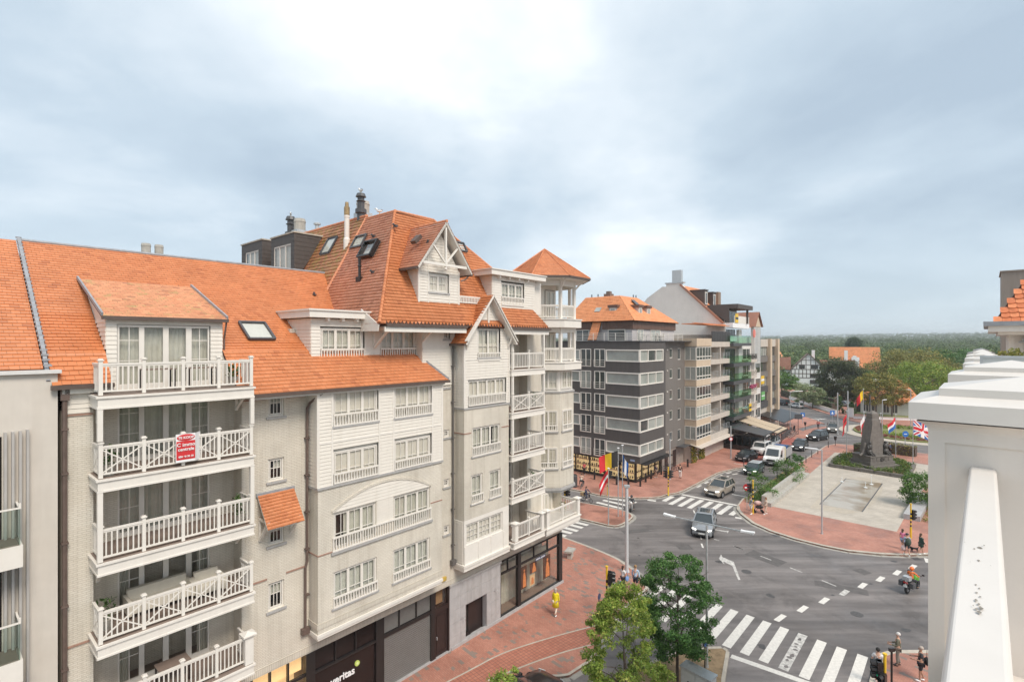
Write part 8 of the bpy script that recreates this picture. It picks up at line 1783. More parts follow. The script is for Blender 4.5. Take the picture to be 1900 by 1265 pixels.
 for s_ in(-1,1):
  k=MB();k.prism([(h-.03,s_*w_*.50,zg+.02),(h-.16,s_*w_*.86,zg+.05),(h-.15,s_*w_*.87,zg+.17),(h-.03,s_*w_*.52,zg+.13)],(.03,0,0));k.build('headlight',M['headon']if lit else M['headl'],t)
  k=MB();k.box(-h-.012,-h+.1,s_*w_*.60-.13,s_*w_*.60+.13,belt-.28,belt-.10);k.build('tail_light',M['taill'],t)
  k=MB();k.box(x3-.22,x3-.02,s_*(w_+.03)-.09,s_*(w_+.03)+.09,belt-.01,belt+.13);k.build('mirror',pm,t)
  for xd in(x0+(x3-x0)*.30,(x0+x3)/2+.35):k=MB();k.box(xd-.09,xd+.09,s_*(w_+.004)-.012,s_*(w_+.004)+.012,belt-.15,belt-.12);k.build('handle',M['rim'],t)
 k=MB();k.box(h-.02,h+.024,-.26,.26,gc+.20,gc+.31);k.box(-h-.026,-h+.02,-.26,.26,gc+.30,gc+.41);k.build('plate',M['plate'],t)
 k=MB();k.box(-h*.9,h*.9,-w_*.85,w_*.85,gc-.03,gc+.05);k.build('underbody',M['plastic'],t)
 return t
hd=(-.69,-.72)
car('car','champagne beige SUV waiting at the stop line of the far crossing','car',(23.85,58.75,.005),(-.70,-.71),4.68,1.88,1.66,paint('champagne paint',(.40,.34,.28)),'suv',True)
car('car','silver grey SUV crossing the junction towards the viewer','car',(17.75,47.3,.005),(-.44,-.9),4.6,1.87,1.64,paint('silver grey paint',(.30,.315,.33)),'suv',True)
car('car','dark green small car with a pale roof queuing behind the no entry sign','car',(32.1,67.9,.005),(-.66,-.75),3.9,1.74,1.48,paint('dark green paint',(.02,.055,.04)),'hatch',True,M['galv'])
car('car','dark grey car following behind the flatbed','car',(46.6,82.9,.005),(-.66,-.75),4.3,1.8,1.6,paint('dark grey paint',(.05,.052,.056)),'suv',True)
car('car','black SUV driving away from the roundabout','car',(54.3,91.0,.005),(-.85,-.52),4.6,1.88,1.66,paint('black paint',(.014,.014,.016)),'suv',True)
car('car','beige grey SUV leaving the roundabout','car',(62.3,99.5,.005),(-.52,-.85),4.5,1.85,1.62,paint('warm grey paint',(.26,.24,.215)),'suv',True)
car('parked_car','black saloon car parked at the kerb of the wide brick pavement','car',(34.5,75.3,.135),(-.72,-.69),4.7,1.82,1.43,paint('black saloon paint',(.016,.016,.018)),'saloon')
car('parked_car','boxy white off-road car parked behind the black saloon','car',(38.6,79.4,.135),(-.70,-.71),4.4,1.88,1.82,paint('white car paint',(.70,.68,.66),0),'jeep')
car('parked_car','silver people carrier parked behind the boxy white car','car',(42.6,84.2,.135),(-.68,-.73),4.5,1.85,1.78,paint('silver paint',(.46,.48,.50)),'wagon')
car('parked_car','white hatchback parked by the far verge','car',(75.0,135.0,.01),(-.25,.97),4.0,1.74,1.5,paint('far white paint',(.62,.62,.60),0),'hatch',group='cars parked along the far street')
car('parked_car','black estate car parked behind the white hatchback on the far street','car',(74.6,141.5,.01),(-.25,.97),4.7,1.85,1.6,paint('far black paint',(.02,.02,.024)),'wagon',group='cars parked along the far street')
car('parked_car','silver car parked at the far end of the street by the grey block','car',(75.3,148.5,.01),(-.2,.97),4.3,1.8,1.5,paint('far silver paint',(.36,.38,.40)),'wagon',group='cars parked along the far street')
car('parked_car','silver car standing in the driveway between the yews','car',(89.5,137.0,.1),(.3,-.95),4.3,1.8,1.5,paint('driveway silver paint',(.40,.42,.44)),'wagon',group='cars in the driveway');car('parked_car','dark grey car standing in the driveway behind the left yew','car',(86.5,141.0,.1),(.3,-.95),4.3,1.8,1.5,paint('driveway dark paint',(.05,.055,.06)),'saloon',group='cars in the driveway')
c_=org_+FD*18.6+FN*6.05;car('parked_car','black car in the kerbside bay below the cream building, mostly below the frame','car',(c_.x,c_.y,.005),tuple(FD),4.5,1.82,1.5,paint('black hatch paint',(.012,.012,.014)),'wagon')
vn=thing('flatbed_van','white high-roofed van cab with a grey boarded flatbed behind','van',(38.0,73.6,.005),math.atan2(-.75,-.66));wp=paint('van white',(.74,.73,.71),0)
k=MB();w_=1.0;pf=[(2.9,.35),(2.95,.85),(2.75,1.15),(2.15,1.35),(1.45,2.25),(1.05,2.45),(-.3,2.5),(-.3,.35)];k.prism([(x,-w_,z)for x,z in pf],(0,2*w_,0));k.build('cab',wp,vn)
k=MB();k.box(-.9,-.32,-w_-.02,w_+.02,.5,2.3);k.build('cream_panel',mat('cream panel',(.62,.56,.40),.7,.06),vn)
k=MB();k.add([(2.19,-.82,1.40),(2.19,.82,1.40),(1.52,.74,2.20),(1.52,-.74,2.20)],[(0,1,2,3)]);k.v=[(a+.025,b_,c+.03)for a,b_,c in k.v];k.build('windscreen',M['carglass'],vn)
for s_ in(-1,1):
 k=MB();k.add([(1.95,s_*(w_+.006),1.38),(.75,s_*(w_+.006),1.38),(.75,s_*(w_+.006),2.1),(1.5,s_*(w_+.006),2.1)],[(0,1,2,3)]);k.build('side_window',M['carglass'],vn)
 k=MB();k.box(1.75,1.9,s_*(w_+.12)-.1,s_*(w_+.12)+.1,1.3,1.65);k.build('mirror',M['plastic'],vn);k=MB();k.prism([(2.80,s_*.52,1.0),(2.62,s_*.94,1.02),(2.60,s_*.95,1.2),(2.72,s_*.55,1.15)],(.05,0,0));k.build('headlight',M['headon']if s_<0 else M['headl'],vn)
k=MB();k.box(2.85,2.98,-.95,.95,.35,.62);k.box(2.78,2.965,-.55,.55,.72,1.0);k.build('bumper',M['plastic'],vn);k=MB();k.box(2.98,2.995,-.26,.26,.42,.53);k.build('plate',M['plate'],vn)
k=MB();k.box(-4.3,-1.0,-1.05,1.05,.75,.85);bed=k.build('flatbed',M['galv'],vn)
for i in range(4):
 for s_ in(-1,1):k=MB();k.box(-4.3,-1.0,s_*1.05-.02,s_*1.05+.02,.87+i*.29,1.14+i*.29);k.build('side_board',M['galv'],bed)
 k=MB();k.box(-4.34,-4.3,-1.05,1.05,.87+i*.29,1.14+i*.29);k.build('tail_board',M['galv'],bed)
k=MB();k.box(-3.2,-1.3,-.8,.8,.87,2.2);k.ball((-2.2,0,2.1),.5,10,6,sq=(1.5,1.2,.5));k.build('load',mat('blue tarpaulin',(.04,.09,.22),.7,.3,4),vn);k=MB();k.box(-.3,-.9+.6,-.9,.9,.3,.5);k.box(-4.2,2.4,-.5,.5,.4,.75);k.build('chassis',M['plastic'],vn)
for x in(2.0,-2.4,-3.3):
 for s_ in(-1,1):k=MB();k.tube((x,s_*.78,.35),(x,s_*1.02,.35),.35,.35,16);wh=k.build('wheel',M['tyre'],vn);k=MB();k.tube((x,s_*1.02,.35),(x,s_*1.03,.35),.2,.18,12);k.build('rim',M['rim'],wh)
def wheel(t,x,r,w_,z=None,spokes=False):
 k=MB();n=20
 for i in range(n):
  a_,b_=2*math.pi*i/n,2*math.pi*(i+1)/n;k.tube((x+math.cos(a_)*r,0,r+w_/2+math.sin(a_)*r),(x+math.cos(b_)*r,0,r+w_/2+math.sin(b_)*r),w_/2,w_/2,6,cap=False)
 wh=k.build('wheel',M['tyre'],t);k=MB()
 if spokes:
  for i in range(7):a_=math.pi*i/7;k.tube((x+math.cos(a_)*r,0,r+w_/2+math.sin(a_)*r),(x-math.cos(a_)*r,0,r+w_/2-math.sin(a_)*r),.008,.008,4)
 else:k.tube((x,-w_*.35,r+w_/2),(x,w_*.35,r+w_/2),r*.7,r*.7,14)
 k.build('rim',M['rim'],wh);return wh
mt=thing('motorcycle','black and green touring motorcycle with panniers, ridden across the junction','motorcycle',(27.95,35.75,.005),math.atan2(.5,.87));wheel(mt,-.72,.26,.15);wheel(mt,.74,.26,.12)
k=MB();k.ball((.22,0,.66),.24,10,6,sq=(1.3,.62,.8));k.ball((.55,0,.80),.22,10,6,sq=(1.0,.85,1.1));k.build('fairing',mat('lime fairing',(.18,.52,.06),.3,.05,coat=.5),mt,smooth=True)
k=MB();k.ball((.05,0,.52),.26,10,6,sq=(1.5,.7,.9));k.bar((-.72,.10,.34),(-.1,.10,.5),.06);k.bar((-.72,-.10,.34),(-.1,-.10,.5),.06);k.tube((.74,.10,.34),(.52,.10,.98),.03);k.tube((.74,-.10,.34),(.52,-.10,.98),.03);k.build('engine',M['plastic'],mt,smooth=False)
k=MB();k.ball((-.35,0,.82),.22,10,6,sq=(1.7,.75,.4));k.build('seat',M['black'],mt,smooth=True)
for s_ in(-1,1):k=MB();k.box(-.95,-.5,s_*.33-.11,s_*.33+.11,.52,.86);k.build('pannier',M['dkgrey'],mt)
k=MB();k.box(-.95,-.55,-.2,.2,.95,1.22);k.build('top_case',M['galv'],mt);k=MB();k.box(-1.0,-.96,-.12,.12,.78,.88);k.build('tail_light',M['taill'],mt);k=MB();k.box(-1.02,-.99,-.1,.1,.52,.68);k.build('plate',M['plate'],mt)
k=MB();k.tube((.5,-.38,1.05),(.5,.38,1.05),.02);k.box(.5,.56,.36,.5,1.1,1.2);k.box(.5,.56,-.5,-.36,1.1,1.2);k.build('handlebar',M['black'],mt);k=MB();k.add([(.62,-.2,1.0),(.62,.2,1.0),(.50,.16,1.32),(.50,-.16,1.32)],[(0,1,2,3)]);k.build('windscreen',M['glass'],mt)
def moped(lab,loc,rz,pm,name='moped'):
 t=thing(name,lab,'moped',loc,rz);wheel(t,-.55,.2,.11);wheel(t,.6,.2,.10);k=MB();k.ball((-.35,0,.55),.22,10,6,sq=(1.6,.8,1.0));k.bar((-.1,0,.28),(.35,0,.28),.32,.06);k.prism([(.33,-.2,.3),(.42,-.2,.3),(.62,-.2,.95),(.52,-.2,.95)],(0,.4,0));k.ball((.58,0,.98),.14,8,6);k.build('body',pm,t,smooth=False);k=MB();k.ball((-.3,0,.78),.2,10,6,sq=(1.7,.75,.35));k.build('seat',M['black'],t);k=MB();k.tube((.52,-.32,1.08),(.52,.32,1.08),.02);k.tube((.6,0,.3),(.54,0,1.05),.03);k.build('handlebar',M['black'],t);return t
g=gp(1172,947,0);moped('white moped passing behind the thick grey pole',g,R(250),paint('white moped',(.75,.74,.72),0));g=gp(1470,800);moped('dark motor scooter parked on the far pavement by the notice board',g,R(20),M['dkgrey'])
def bike(lab,loc,rz,m='black',group=None,cargo=False):
 t=thing('bicycle',lab,'bicycle',loc,rz,group);wheel(t,-.52,.32,.04,spokes=True);wheel(t,.55,.32 if not cargo else .24,.04,spokes=True);k=MB();A_=(-.52,0,.34);Bq=(-.12,0,.30);Cq_=(-.22,0,.82);D_=(.38,0,.80);E_=(.55,0,.34)
 for a_,b_ in((A_,Bq),(A_,Cq_),(Bq,Cq_),(Bq,D_),(Cq_,D_),(D_,E_),(D_,(.36,0,1.02))):k.tube(a_,b_,.018,.018,6)
 k.build('frame',M[m],t);k=MB();k.ball((-.24,0,.90),.1,8,4,sq=(1.4,.8,.4));k.build('saddle',M['black'],t);k=MB();k.tube((.33,-.28,1.03),(.33,.28,1.03),.015);k.build('handlebar',M['black'],t)
 if cargo:k=MB();k.prism([(-.75,-.25,.62),(-.35,-.25,.62),(-.35,-.25,.95),(-.75,-.25,.95)],(0,.5,0));k.build('cargo_box',mat('tan crate',(.50,.36,.20),.7,.1),t)
 return t
g=gp(1080,906,0);bike('bicycle ridden by the person in the pale top',(g[0],g[1],.005),R(70),'dkgrey');g=gp(1089,931,0);bike('cargo bicycle with a tan crate ridden on the side street',(g[0],g[1],.005),R(-50),'black',cargo=True)
for i,(x_,rz)in enumerate(((8.6,.3),(9.3,.4),(10.1,.35))):
 p=GC+GD*x_+GN*-.2;bike('bicycle leaning by the grey building entrance, '+['nearest the glass shop','in the middle of three','farthest from the glass shop'][i],(p.x,p.y,.12),math.atan2(GD.y,GD.x)+1.2+rz,'dkgrey','bicycles by the grey building entrance')
for i in range(6):
 p=Vector((49.0+i*.75,91.5+i*.9));bike('bicycle parked at the restaurant fence, '+['first from the silver people carrier','second in the row','third in the row','fourth in the row','fifth in the row','last in the row, by the roundabout'][i],(p.x,p.y,.12),R(150),('dkgrey','galv','black')[i%3],'bicycles parked at the restaurant fence')
for i in range(4):
 p=Vector((47.0+i*.9,92.2+i*1.1));t=thing('closed_parasol','tied beige parasol of the restaurant terrace, '+['nearest the silver people carrier','second in the row','third in the row','last in the row'][i],'parasol',(p.x,p.y,.12),0,'tied parasols of the restaurant');k=MB();k.tube((0,0,0),(0,0,2.7),.03);k.tube((0,0,0),(0,0,.1),.25,.25,10);k.build('pole',M['galv'],t);k=MB();k.lathe([(.05,1.0),(.20,1.15),(.13,1.9),(.05,2.65)],(0,0,0),8);k.build('canopy',mat('beige canvas',(.46,.40,.33),.9,.1),t)
t=thing('terrace_fence','dark slatted fence along the restaurant parking row','fence',(46.0,88.0,.12),math.atan2(.78,.62));
for i in range(8):k=MB();k.box(i*1.15,i*1.15+1.05,-.03,.03,.1,1.1);k.build('panel',M['dkgrey'],t);k=MB();k.box(i*1.15-.09,i*1.15-.01,-.05,.05,0,1.2);k.build('post',M['black'],t)
t=thing('dustbin','tall grey cylindrical bin beside the turret of the cream building','bin',gp(1066,903));k=MB();k.lathe([(.32,0),(.34,.1),(.34,1.35),(.30,1.4)],(0,0,0),14);k.build('body',M['dkgrey'],t);k=MB();k.lathe([(.31,1.4),(.2,1.52)],(0,0,0),14);k.build('lid',M['black'],t)
t=thing('utility_cabinet','pale grey utility cabinet behind the trunk of the dark green tree','cabinet',(8.95,24.6,.14),R(-48));k=MB();k.box(-.75,.75,-.3,.3,0,1.45);k.build('body',mat('cabinet grey',(.50,.51,.49),.5,.05),t);k=MB();k.box(-.8,.8,-.35,.35,1.45,1.52);k.build('lid',M['galv'],t)
for x in(-.35,.35):k=MB();k.box(x-.33,x+.33,-.315,-.3,.1,1.38);k.build('door',mat('cabinet door',(.52,.53,.51),.5,.04),t);k=MB();k.box(x-.03,x+.03,-.335,-.315,.7,.95);k.build('handle',M['black'],t)
# ================================================================ people
DG=None
def skinned(name,pts,edges,rad,m,parent,sub=1):
 me=bpy.data.meshes.new(name);me.from_pydata([tuple(p)for p in pts],edges,[]);o=bpy.data.objects.new('tmp',me);COL.objects.link(o)
 sk=o.modifiers.new('s','SKIN');sk.use_smooth_shade=True;sv=me.skin_vertices[0].data
 for i,r in enumerate(rad):r=r if isinstance(r,tuple)else(r,r);sv[i].radius=r;sv[i].use_root=(i==0)
 if sub:o.modifiers.new('u','SUBSURF').levels=sub
 dg=bpy.context.evaluated_depsgraph_get();dg.update();nm=bpy.data.meshes.new_from_object(o.evaluated_get(dg));bpy.data.objects.remove(o);nm.name=name
 nm.materials.clear();nm.materials.append(m);n=bpy.data.objects.new(name,nm);COL.objects.link(n);n.parent=parent;return n
SK=mat('skin',(.52,.31,.22),.6,.06);SK2=mat('tanned skin',(.42,.24,.165),.6,.06)
def person(lab,loc,face,H_=1.75,top=(.5,.5,.5),legs=(.1,.1,.12),shorts=False,hair=(.06,.04,.03),stride=.0,sleeves='short',coat=0.0,bald=False,hat=None,arms=((.12,-.1),(.12,.1)),seated=False,bag=None,skin=None,lean=0.0,elbow=(0,0),helmet=None,group=None,female=False,child=False):
 """face: heading in plan; x forward, y left. One skinned body with head, arms, hands with five fingers and legs; clothing as child meshes"""
 s=H_/1.75;t=thing('person',lab,'person',loc,math.atan2(face[1],face[0]),group);sk=skin or SK
 sw=.185 if not female else .165;hipz=.93;st=stride
 def foot(sd):
  y=sd*.095
  if seated:return[(.0,y,hipz),(.40,y+sd*.14,hipz-.10),(.28,y+sd*.16,hipz-.50),(.44,y+sd*.17,hipz-.53)]
  a_=st*sd;return[(0,y,hipz-.03),(a_*.20+.03,y,.50),(a_*.42-(.06 if a_<0 else 0),y*.95,.085+(.07 if a_<-.1 else 0)),(a_*.42+.16-(.06 if a_<0 else 0),y*1.15,.035+(.01 if a_<-.1 else 0))]
 P=[(0,0,hipz),(lean*.25,0,1.10),(lean*.6,0,1.30),(lean*.85,0,1.42),(lean+.0,0,1.50),(lean+.015,0,1.57),(lean+.02,0,1.65),(lean+.01,0,1.72)];Rr=[(.135,.105),(.125,.095),(.145,.10),(.10,.08),(.052,.055),(.068,.078),(.074,.092),(.05,.06)]
 E_=[(0,1),(1,2),(2,3),(3,4),(4,5),(5,6),(6,7)]
 nose=len(P);P.append((lean+.115,0,1.615));Rr.append(.018);E_.append((6,nose))
 tp=[];te=[];tr_=[];lp=[(0,0,hipz)];le=[];lr=[(.15,.12)]
 tp+=[P[0],P[1],P[2],P[3],(lean*.95,0,1.475)];te+=[(0,1),(1,2),(2,3),(3,4)];tr_+=[(.155,.125),(.145,.115),(.165,.12),(.125,.10),(.066,.066)]
 hands=[]
 for k_,sd in enumerate((1,-1)):
  fw,sp=arms[k_];sh=(lean*.85,sd*sw,1.41);bend=elbow[k_]
  if seated:el=(lean+.18,sd*(sw+.12),1.18);wr=(lean+.42,sd*(sw+.08),1.12)
  else:el=(sh[0]+fw*.45-.02,sd*(sw+.05),1.13);a_=bend;wr=(el[0]+math.sin(a_)*.25+fw*.3,sd*(sw+.05-abs(math.sin(a_))*.06),1.13-math.cos(a_)*.25)
  d=(Vector(wr)-Vector(el)).normalized();pl=Vector(wr)+d*.075;i0=len(P);P+=[sh,el,wr,tuple(pl)];Rr+=[.052,.040,(.028,.024),(.036,.017)];E_+=[(3,i0),(i0,i0+1),(i0+1,i0+2),(i0+2,i0+3)]
  q=Vector((0,1,0)).cross(d).normalized()if abs(d.y)<.9 else Vector((1,0,0));side=q
  for f in range(4):
   b_=pl+side*(f-1.5)*.017+d*.012;l_=(.062,.074,.070,.055)[f];m_=b_+d*l_*.55;e_=m_+d*l_*.4+Vector((0,-sd*.018,0));j=len(P);P+=[tuple(b_),tuple(m_),tuple(e_)];Rr+=[.009,.0085,.0075];E_+=[(i0+3,j),(j,j+1),(j+1,j+2)]
  b_=Vector(wr)+d*.03+side*.03;e_=b_+side*.022+d*.035;j=len(P);P+=[tuple(b_),tuple(e_)];Rr+=[.011,.009];E_+=[(i0+2,j),(j,j+1)]
  j=len(tp);tp+=[(sh[0],sh[1]*.98,sh[2]+.01)];tr_+=[.068];te+=[(3,j)]
  if sleeves=='long':tp+=[el,tuple(Vector(el)*.12+Vector(wr)*.88)];tr_+=[.054,.042];te+=[(j,j+1),(j+1,j+2)]
  elif sleeves=='short':tp+=[tuple(Vector(sh)*.35+Vector(el)*.65)];tr_+=[.060];te+=[(j,j+1)]
  h_,kn,an,to_=foot(sd);i0=len(P);P+=[h_,kn,an,to_];Rr+=[.088,.055,.038,(.036,.026)];E_+=[(0,i0),(i0,i0+1),(i0+1,i0+2),(i0+2,i0+3)]
  j=len(lp);lp+=[h_];lr+=[.105];le+=[(0,j)]
  if shorts:lp+=[tuple(Vector(h_)*.12+Vector(kn)*.88)];lr+=[.088];le+=[(j,j+1)]
  else:lp+=[kn,tuple(Vector(an)+Vector((0,0,.03)))];lr+=[.072,.055];le+=[(j,j+1),(j+1,j+2)]
  hands.append(Vector(wr));k=MB();an=Vector(an);to_=Vector(to_);mid=(an+to_)/2;mid.z=min(an.z,to_.z)+.015 if not seated else an.z-.04
  k.ball(tuple(mid*s),.06*s,8,5,sq=(2.2,.85,.8));so=k.build('shoe',M['whitepaint']if(shorts or H_<1.71)else M['dkbrown'],t,smooth=True)
 sc=lambda L_:[tuple(Vector(p)*s)for p in L_];rs=lambda L_:[tuple(x*s for x in r)if isinstance(r,tuple)else r*s for r in L_]
 skinned('body',sc(P),E_,rs(Rr),sk,t)
 tm=mat('garment',top,.8,.08,8);lm=mat('legwear',legs,.8,.08,8)
 skinned('shirt' if not coat else 'jacket',sc(tp),te,rs(tr_),tm,t);skinned('shorts' if shorts else 'trousers',sc(lp),le,rs(lr),lm,t)
 if coat:
  k=MB();zb=hipz-coat;prof=[(.20+coat*.12,zb),(.185,hipz-.05),(.165,1.15),(.17,1.33),(.12,1.44)];k.lathe([(r*s,z*s)for r,z in prof],(lean*.4*s,0,0),12);k.v=[(v[0]*.82,v[1],v[2])for v in k.v];k.build('coat',tm,t,smooth=True)
 hm=mat('hair',hair,.7,.1)
 if helmet:k=MB();k.ball(((lean+.01)*s,0,1.665*s),.145*s,12,8,sq=(1.08,.95,1.0));k.build('helmet',mat('helmet',helmet,.3,.03,coat=.5),t,smooth=True)
 elif hat:k=MB();k.ball(((lean+.0)*s,0,1.70*s),.112*s,12,8,sq=(1.05,.95,.75));k.lathe([(.15*s,1.685*s),(.15*s,1.695*s)],((lean+.03)*s,0,0),12);k.build('cap',mat('cap',hat,.8,.05),t,smooth=True)
 elif not bald:
  k=MB();k.ball(((lean-.012)*s,0,1.685*s),.105*s,12,8,sq=(1.02,.93,.95));
  if female:k.ball(((lean-.06)*s,0,1.58*s),.085*s,10,6,sq=(.7,1.0,1.3))
  k.build('hair',hm,t,smooth=True)
 k=MB()
 for sd in(1,-1):k.ball(((lean+.088)*s,sd*.030*s,1.655*s),.011*s,6,4)
 k.build('eyes',M['black'],t)
 k=MB()
 for sd in(1,-1):k.ball(((lean+.01)*s,sd*.080*s,1.64*s),.022*s,6,4,sq=(.7,.5,1.2))
 k.build('ears',sk,t)
 return t
def carried(name,lab,cat,t,off,size,col,strap=True):
 o=thing(name,lab,cat,tuple(Matrix.Translation(t.location)@Matrix.Rotation(t.rotation_euler.z,4,'Z')@Vector(off)),t.rotation_euler.z);m=mat('bag fabric',col,.8,.08)
 k=MB();k.ball((0,0,0),1,10,6,sq=size);k.build('bag',m,o,smooth=True)
 if strap:k=MB();k.bar((0,-size[1]*.5,size[2]*.8),(0,-size[1]*.2,size[2]*.8+.4),.03,.015);k.build('strap',m,o)
 return o
g=lambda px,py:gp(px,py)
person('person in a long bright yellow raincoat walking along the brick pavement',g(1031,1140),(.45,.89),1.68,(.80,.66,.02),(.75,.62,.50),False,(.45,.40,.36),.55,'long',.38,skin=SK,female=True)
person('man in a pale blue shirt and navy shorts waiting at the pavement corner',g(1179,1096),(.5,.85),1.80,(.42,.55,.72),(.025,.03,.05),True,(.30,.18,.08),.15,'long',elbow=(.3,.2))
w1_=person('woman in a white top and dark trousers waiting beside the thick grey pole',g(1156,1094),(.8,.5),1.68,(.75,.74,.74),(.075,.06,.07),False,(.07,.035,.025),.1,'short',female=True,elbow=(.5,.2))
carried('shoulder_bag','pale blue shoulder bag of the woman at the pavement corner','bag',w1_,(.12,-.27,.86),(.17,.09,.2),(.20,.33,.60))
person('small child in blue clothes beside the woman at the pavement corner',g(1149,1099),(.6,.8),1.02,(.03,.18,.42),(.03,.12,.32),True,(.10,.05,.03),.05,'short')
person('person in a red top looking at the lit display windows',g(1084,881),(.5,.87),1.68,(.62,.10,.12),(.02,.02,.024),False,(.06,.04,.03),.1,'short',female=True)
b1=gp(1080,906,0);person('cyclist in a pale top riding on the side street pavement',(b1[0]-.1,b1[1],.0),(.34,.94),1.75,(.62,.56,.48),(.025,.025,.03),False,(.10,.07,.05),0,'short',seated=True,lean=.14)
b1=gp(1089,931,0);person('rider in dark blue with long hair on the cargo bicycle',(b1[0]-.12,b1[1]+.1,.0),(.64,-.77),1.68,(.035,.05,.10),(.04,.05,.09),False,(.025,.02,.02),0,'long',seated=True,lean=.12,female=True)
person('man in a navy jacket standing at the glass shop corner',g(1217,886),(-.6,.75),1.78,(.025,.035,.07),(.30,.22,.17),True,(.05,.04,.03),.1,'long')
person('person in a black top and white trousers by the parked bicycles',g(1262,887),(.3,.9),1.76,(.018,.018,.02),(.72,.70,.68),False,(.03,.025,.02),.15,'long')
person('man in a grey vest and white shorts with a pushchair at the plaza corner',g(1393,954),(.9,.1),1.82,(.22,.27,.30),(.70,.68,.65),True,(.20,.13,.08),.15,'short',elbow=(.9,.9))
person('woman in a cream outfit beside the pushchair',g(1421,954),(-.95,-.1),1.70,(.66,.52,.42),(.64,.50,.40),False,(.22,.13,.07),.35,'long',female=True,elbow=(.8,.8))
p=gp(1406,950);t=thing('pushchair','black pushchair with a pale pink hood at the plaza corner','pushchair',p,R(-10));k=MB();k.ball((.0,0,.95),.36,12,8,sq=(1.0,.75,.62));k.build('hood',mat('pink hood',(.64,.42,.38),.8,.05),t,smooth=True);k=MB();k.ball((.15,0,.55),.3,10,6,sq=(1.4,.75,.6));k.build('seat',M['black'],t,smooth=True)
k=MB();k.bar((-.5,-.22,1.0),(.4,-.22,.2),.03);k.bar((-.5,.22,1.0),(.4,.22,.2),.03);k.bar((-.5,-.22,1.0),(-.5,.22,1.0),.03);k.bar((-.3,-.22,.2),(.1,-.22,.6),.03);k.bar((-.3,.22,.2),(.1,.22,.6),.03);k.build('frame',M['dkgrey'],t)
for x,y in((.42,.2),(.42,-.2),(-.32,.25),(-.32,-.25)):k=MB();k.tube((x,y-.03,.13),(x,y+.03,.13),.13,.13,12);k.build('wheel',M['tyre'],t)
person('person in a pink top striding past the striped signal',g(1675,1019),(.8,.55),1.70,(.72,.22,.36),(.25,.32,.45),True,(.10,.06,.04),.7,'short',female=True)
wk=person('walker with a dark green backpack near the kerb',g(1683,1030),(.3,.9),1.78,(.36,.42,.50),(.06,.06,.07),True,(.05,.035,.03),.4,'short',hat=(.05,.05,.06))
carried('backpack','dark green backpack worn by the walker near the kerb','backpack',wk,(-.24,0,1.18),(.17,.21,.33),(.06,.085,.065),False)
carried('shopping_bag','white and red shopping bag held by the walker near the kerb','bag',wk,(-.1,.30,.62),(.12,.16,.22),(.68,.50,.48))
dw=person('woman in a dark green coat walking a small black dog',g(1709,1028),(.9,-.1),1.70,(.035,.07,.055),(.05,.05,.055),True,(.11,.06,.035),.5,'long',.25,female=True,elbow=(.9,.5))
p=gp(1696,1023);t=thing('dog','small black dog beside the woman in the dark green coat','dog',p,R(175));k0=[(-.22,0,.26),(0,0,.27),(.2,0,.29),(.29,0,.38),(.37,0,.42),(.46,0,.40),(-.30,0,.32),(-.36,0,.42)];e0_=[(0,1),(1,2),(2,3),(3,4),(4,5),(0,6),(6,7)];r0_=[.075,.08,.095,.06,.062,.03,.028,.018]
for x,y in((.18,.06),(.18,-.06),(-.22,.06),(-.22,-.06)):
 i=len(k0);f=x>0;k0+=[(x,y,.2),(x+(0 if f else-.05),y,.11),(x+.01,y,.02)];r0_+=[.042 if f else .05,.026,.024];e0_+=[(2 if f else 0,i),(i,i+1),(i+1,i+2)]
for y in(.04,-.04):i=len(k0);k0+=[(.35,y,.48)];r0_+=[.02];e0_+=[(4,i)]
skinned('body',k0,e0_,r0_,mat('black fur',(.016,.015,.015),.85,.2),t)
person('man in a white T-shirt with short black hair at the lower right crossing',(18.55,25.95,.12),(.55,.83),1.78,(.70,.70,.71),(.05,.055,.06),True,(.015,.013,.012),.1,'short')
person('older man in an olive hooded jacket and grey trousers at the lower right crossing',(20.62,27.35,.12),(-.75,.55),1.76,(.145,.14,.10),(.22,.20,.175),False,(.62,.60,.58),.05,'long',elbow=(1.5,1.3))
m3=person('man in dark clothes and shorts looking down at his hands at the lower right crossing',(20.85,26.1,.12),(-.8,.45),1.76,(.035,.036,.042),(.022,.022,.03),True,(.42,.36,.31),.15,'short',elbow=(1.5,1.5),skin=SK2)
carried('shoulder_bag','large black shoulder bag on the man in dark clothes','bag',m3,(-.27,-.12,1.02),(.15,.27,.19),(.015,.015,.017))
person('motorcyclist in a bright orange jacket and orange helmet',(27.80,35.67,-.10),(.87,.5),1.78,(.82,.20,.045),(.03,.03,.035),False,(0,0,0),0,'long',seated=True,lean=.10,helmet=(.85,.18,.03))
b1=gp(1172,947,0);person('rider with a dark helmet on the white moped',(b1[0],b1[1],-.16),(math.cos(R(250)),math.sin(R(250))),1.74,(.06,.065,.075),(.03,.03,.035),False,(0,0,0),0,'long',seated=True,lean=.04,helmet=(.03,.03,.035))
person('person in a red jacket beside the beige grey SUV at the roundabout',(61.0,102.0,.01),(-.5,-.85),1.78,(.45,.05,.07),(.05,.05,.06),False,(.75,.72,.70),.3,'long',helmet=(.75,.75,.74))
person('person in blue standing by the planter behind the memorial',g(1651,842),(.8,-.2),1.75,(.08,.12,.25),(.03,.03,.04),False,(.05,.04,.03),.2,'long')
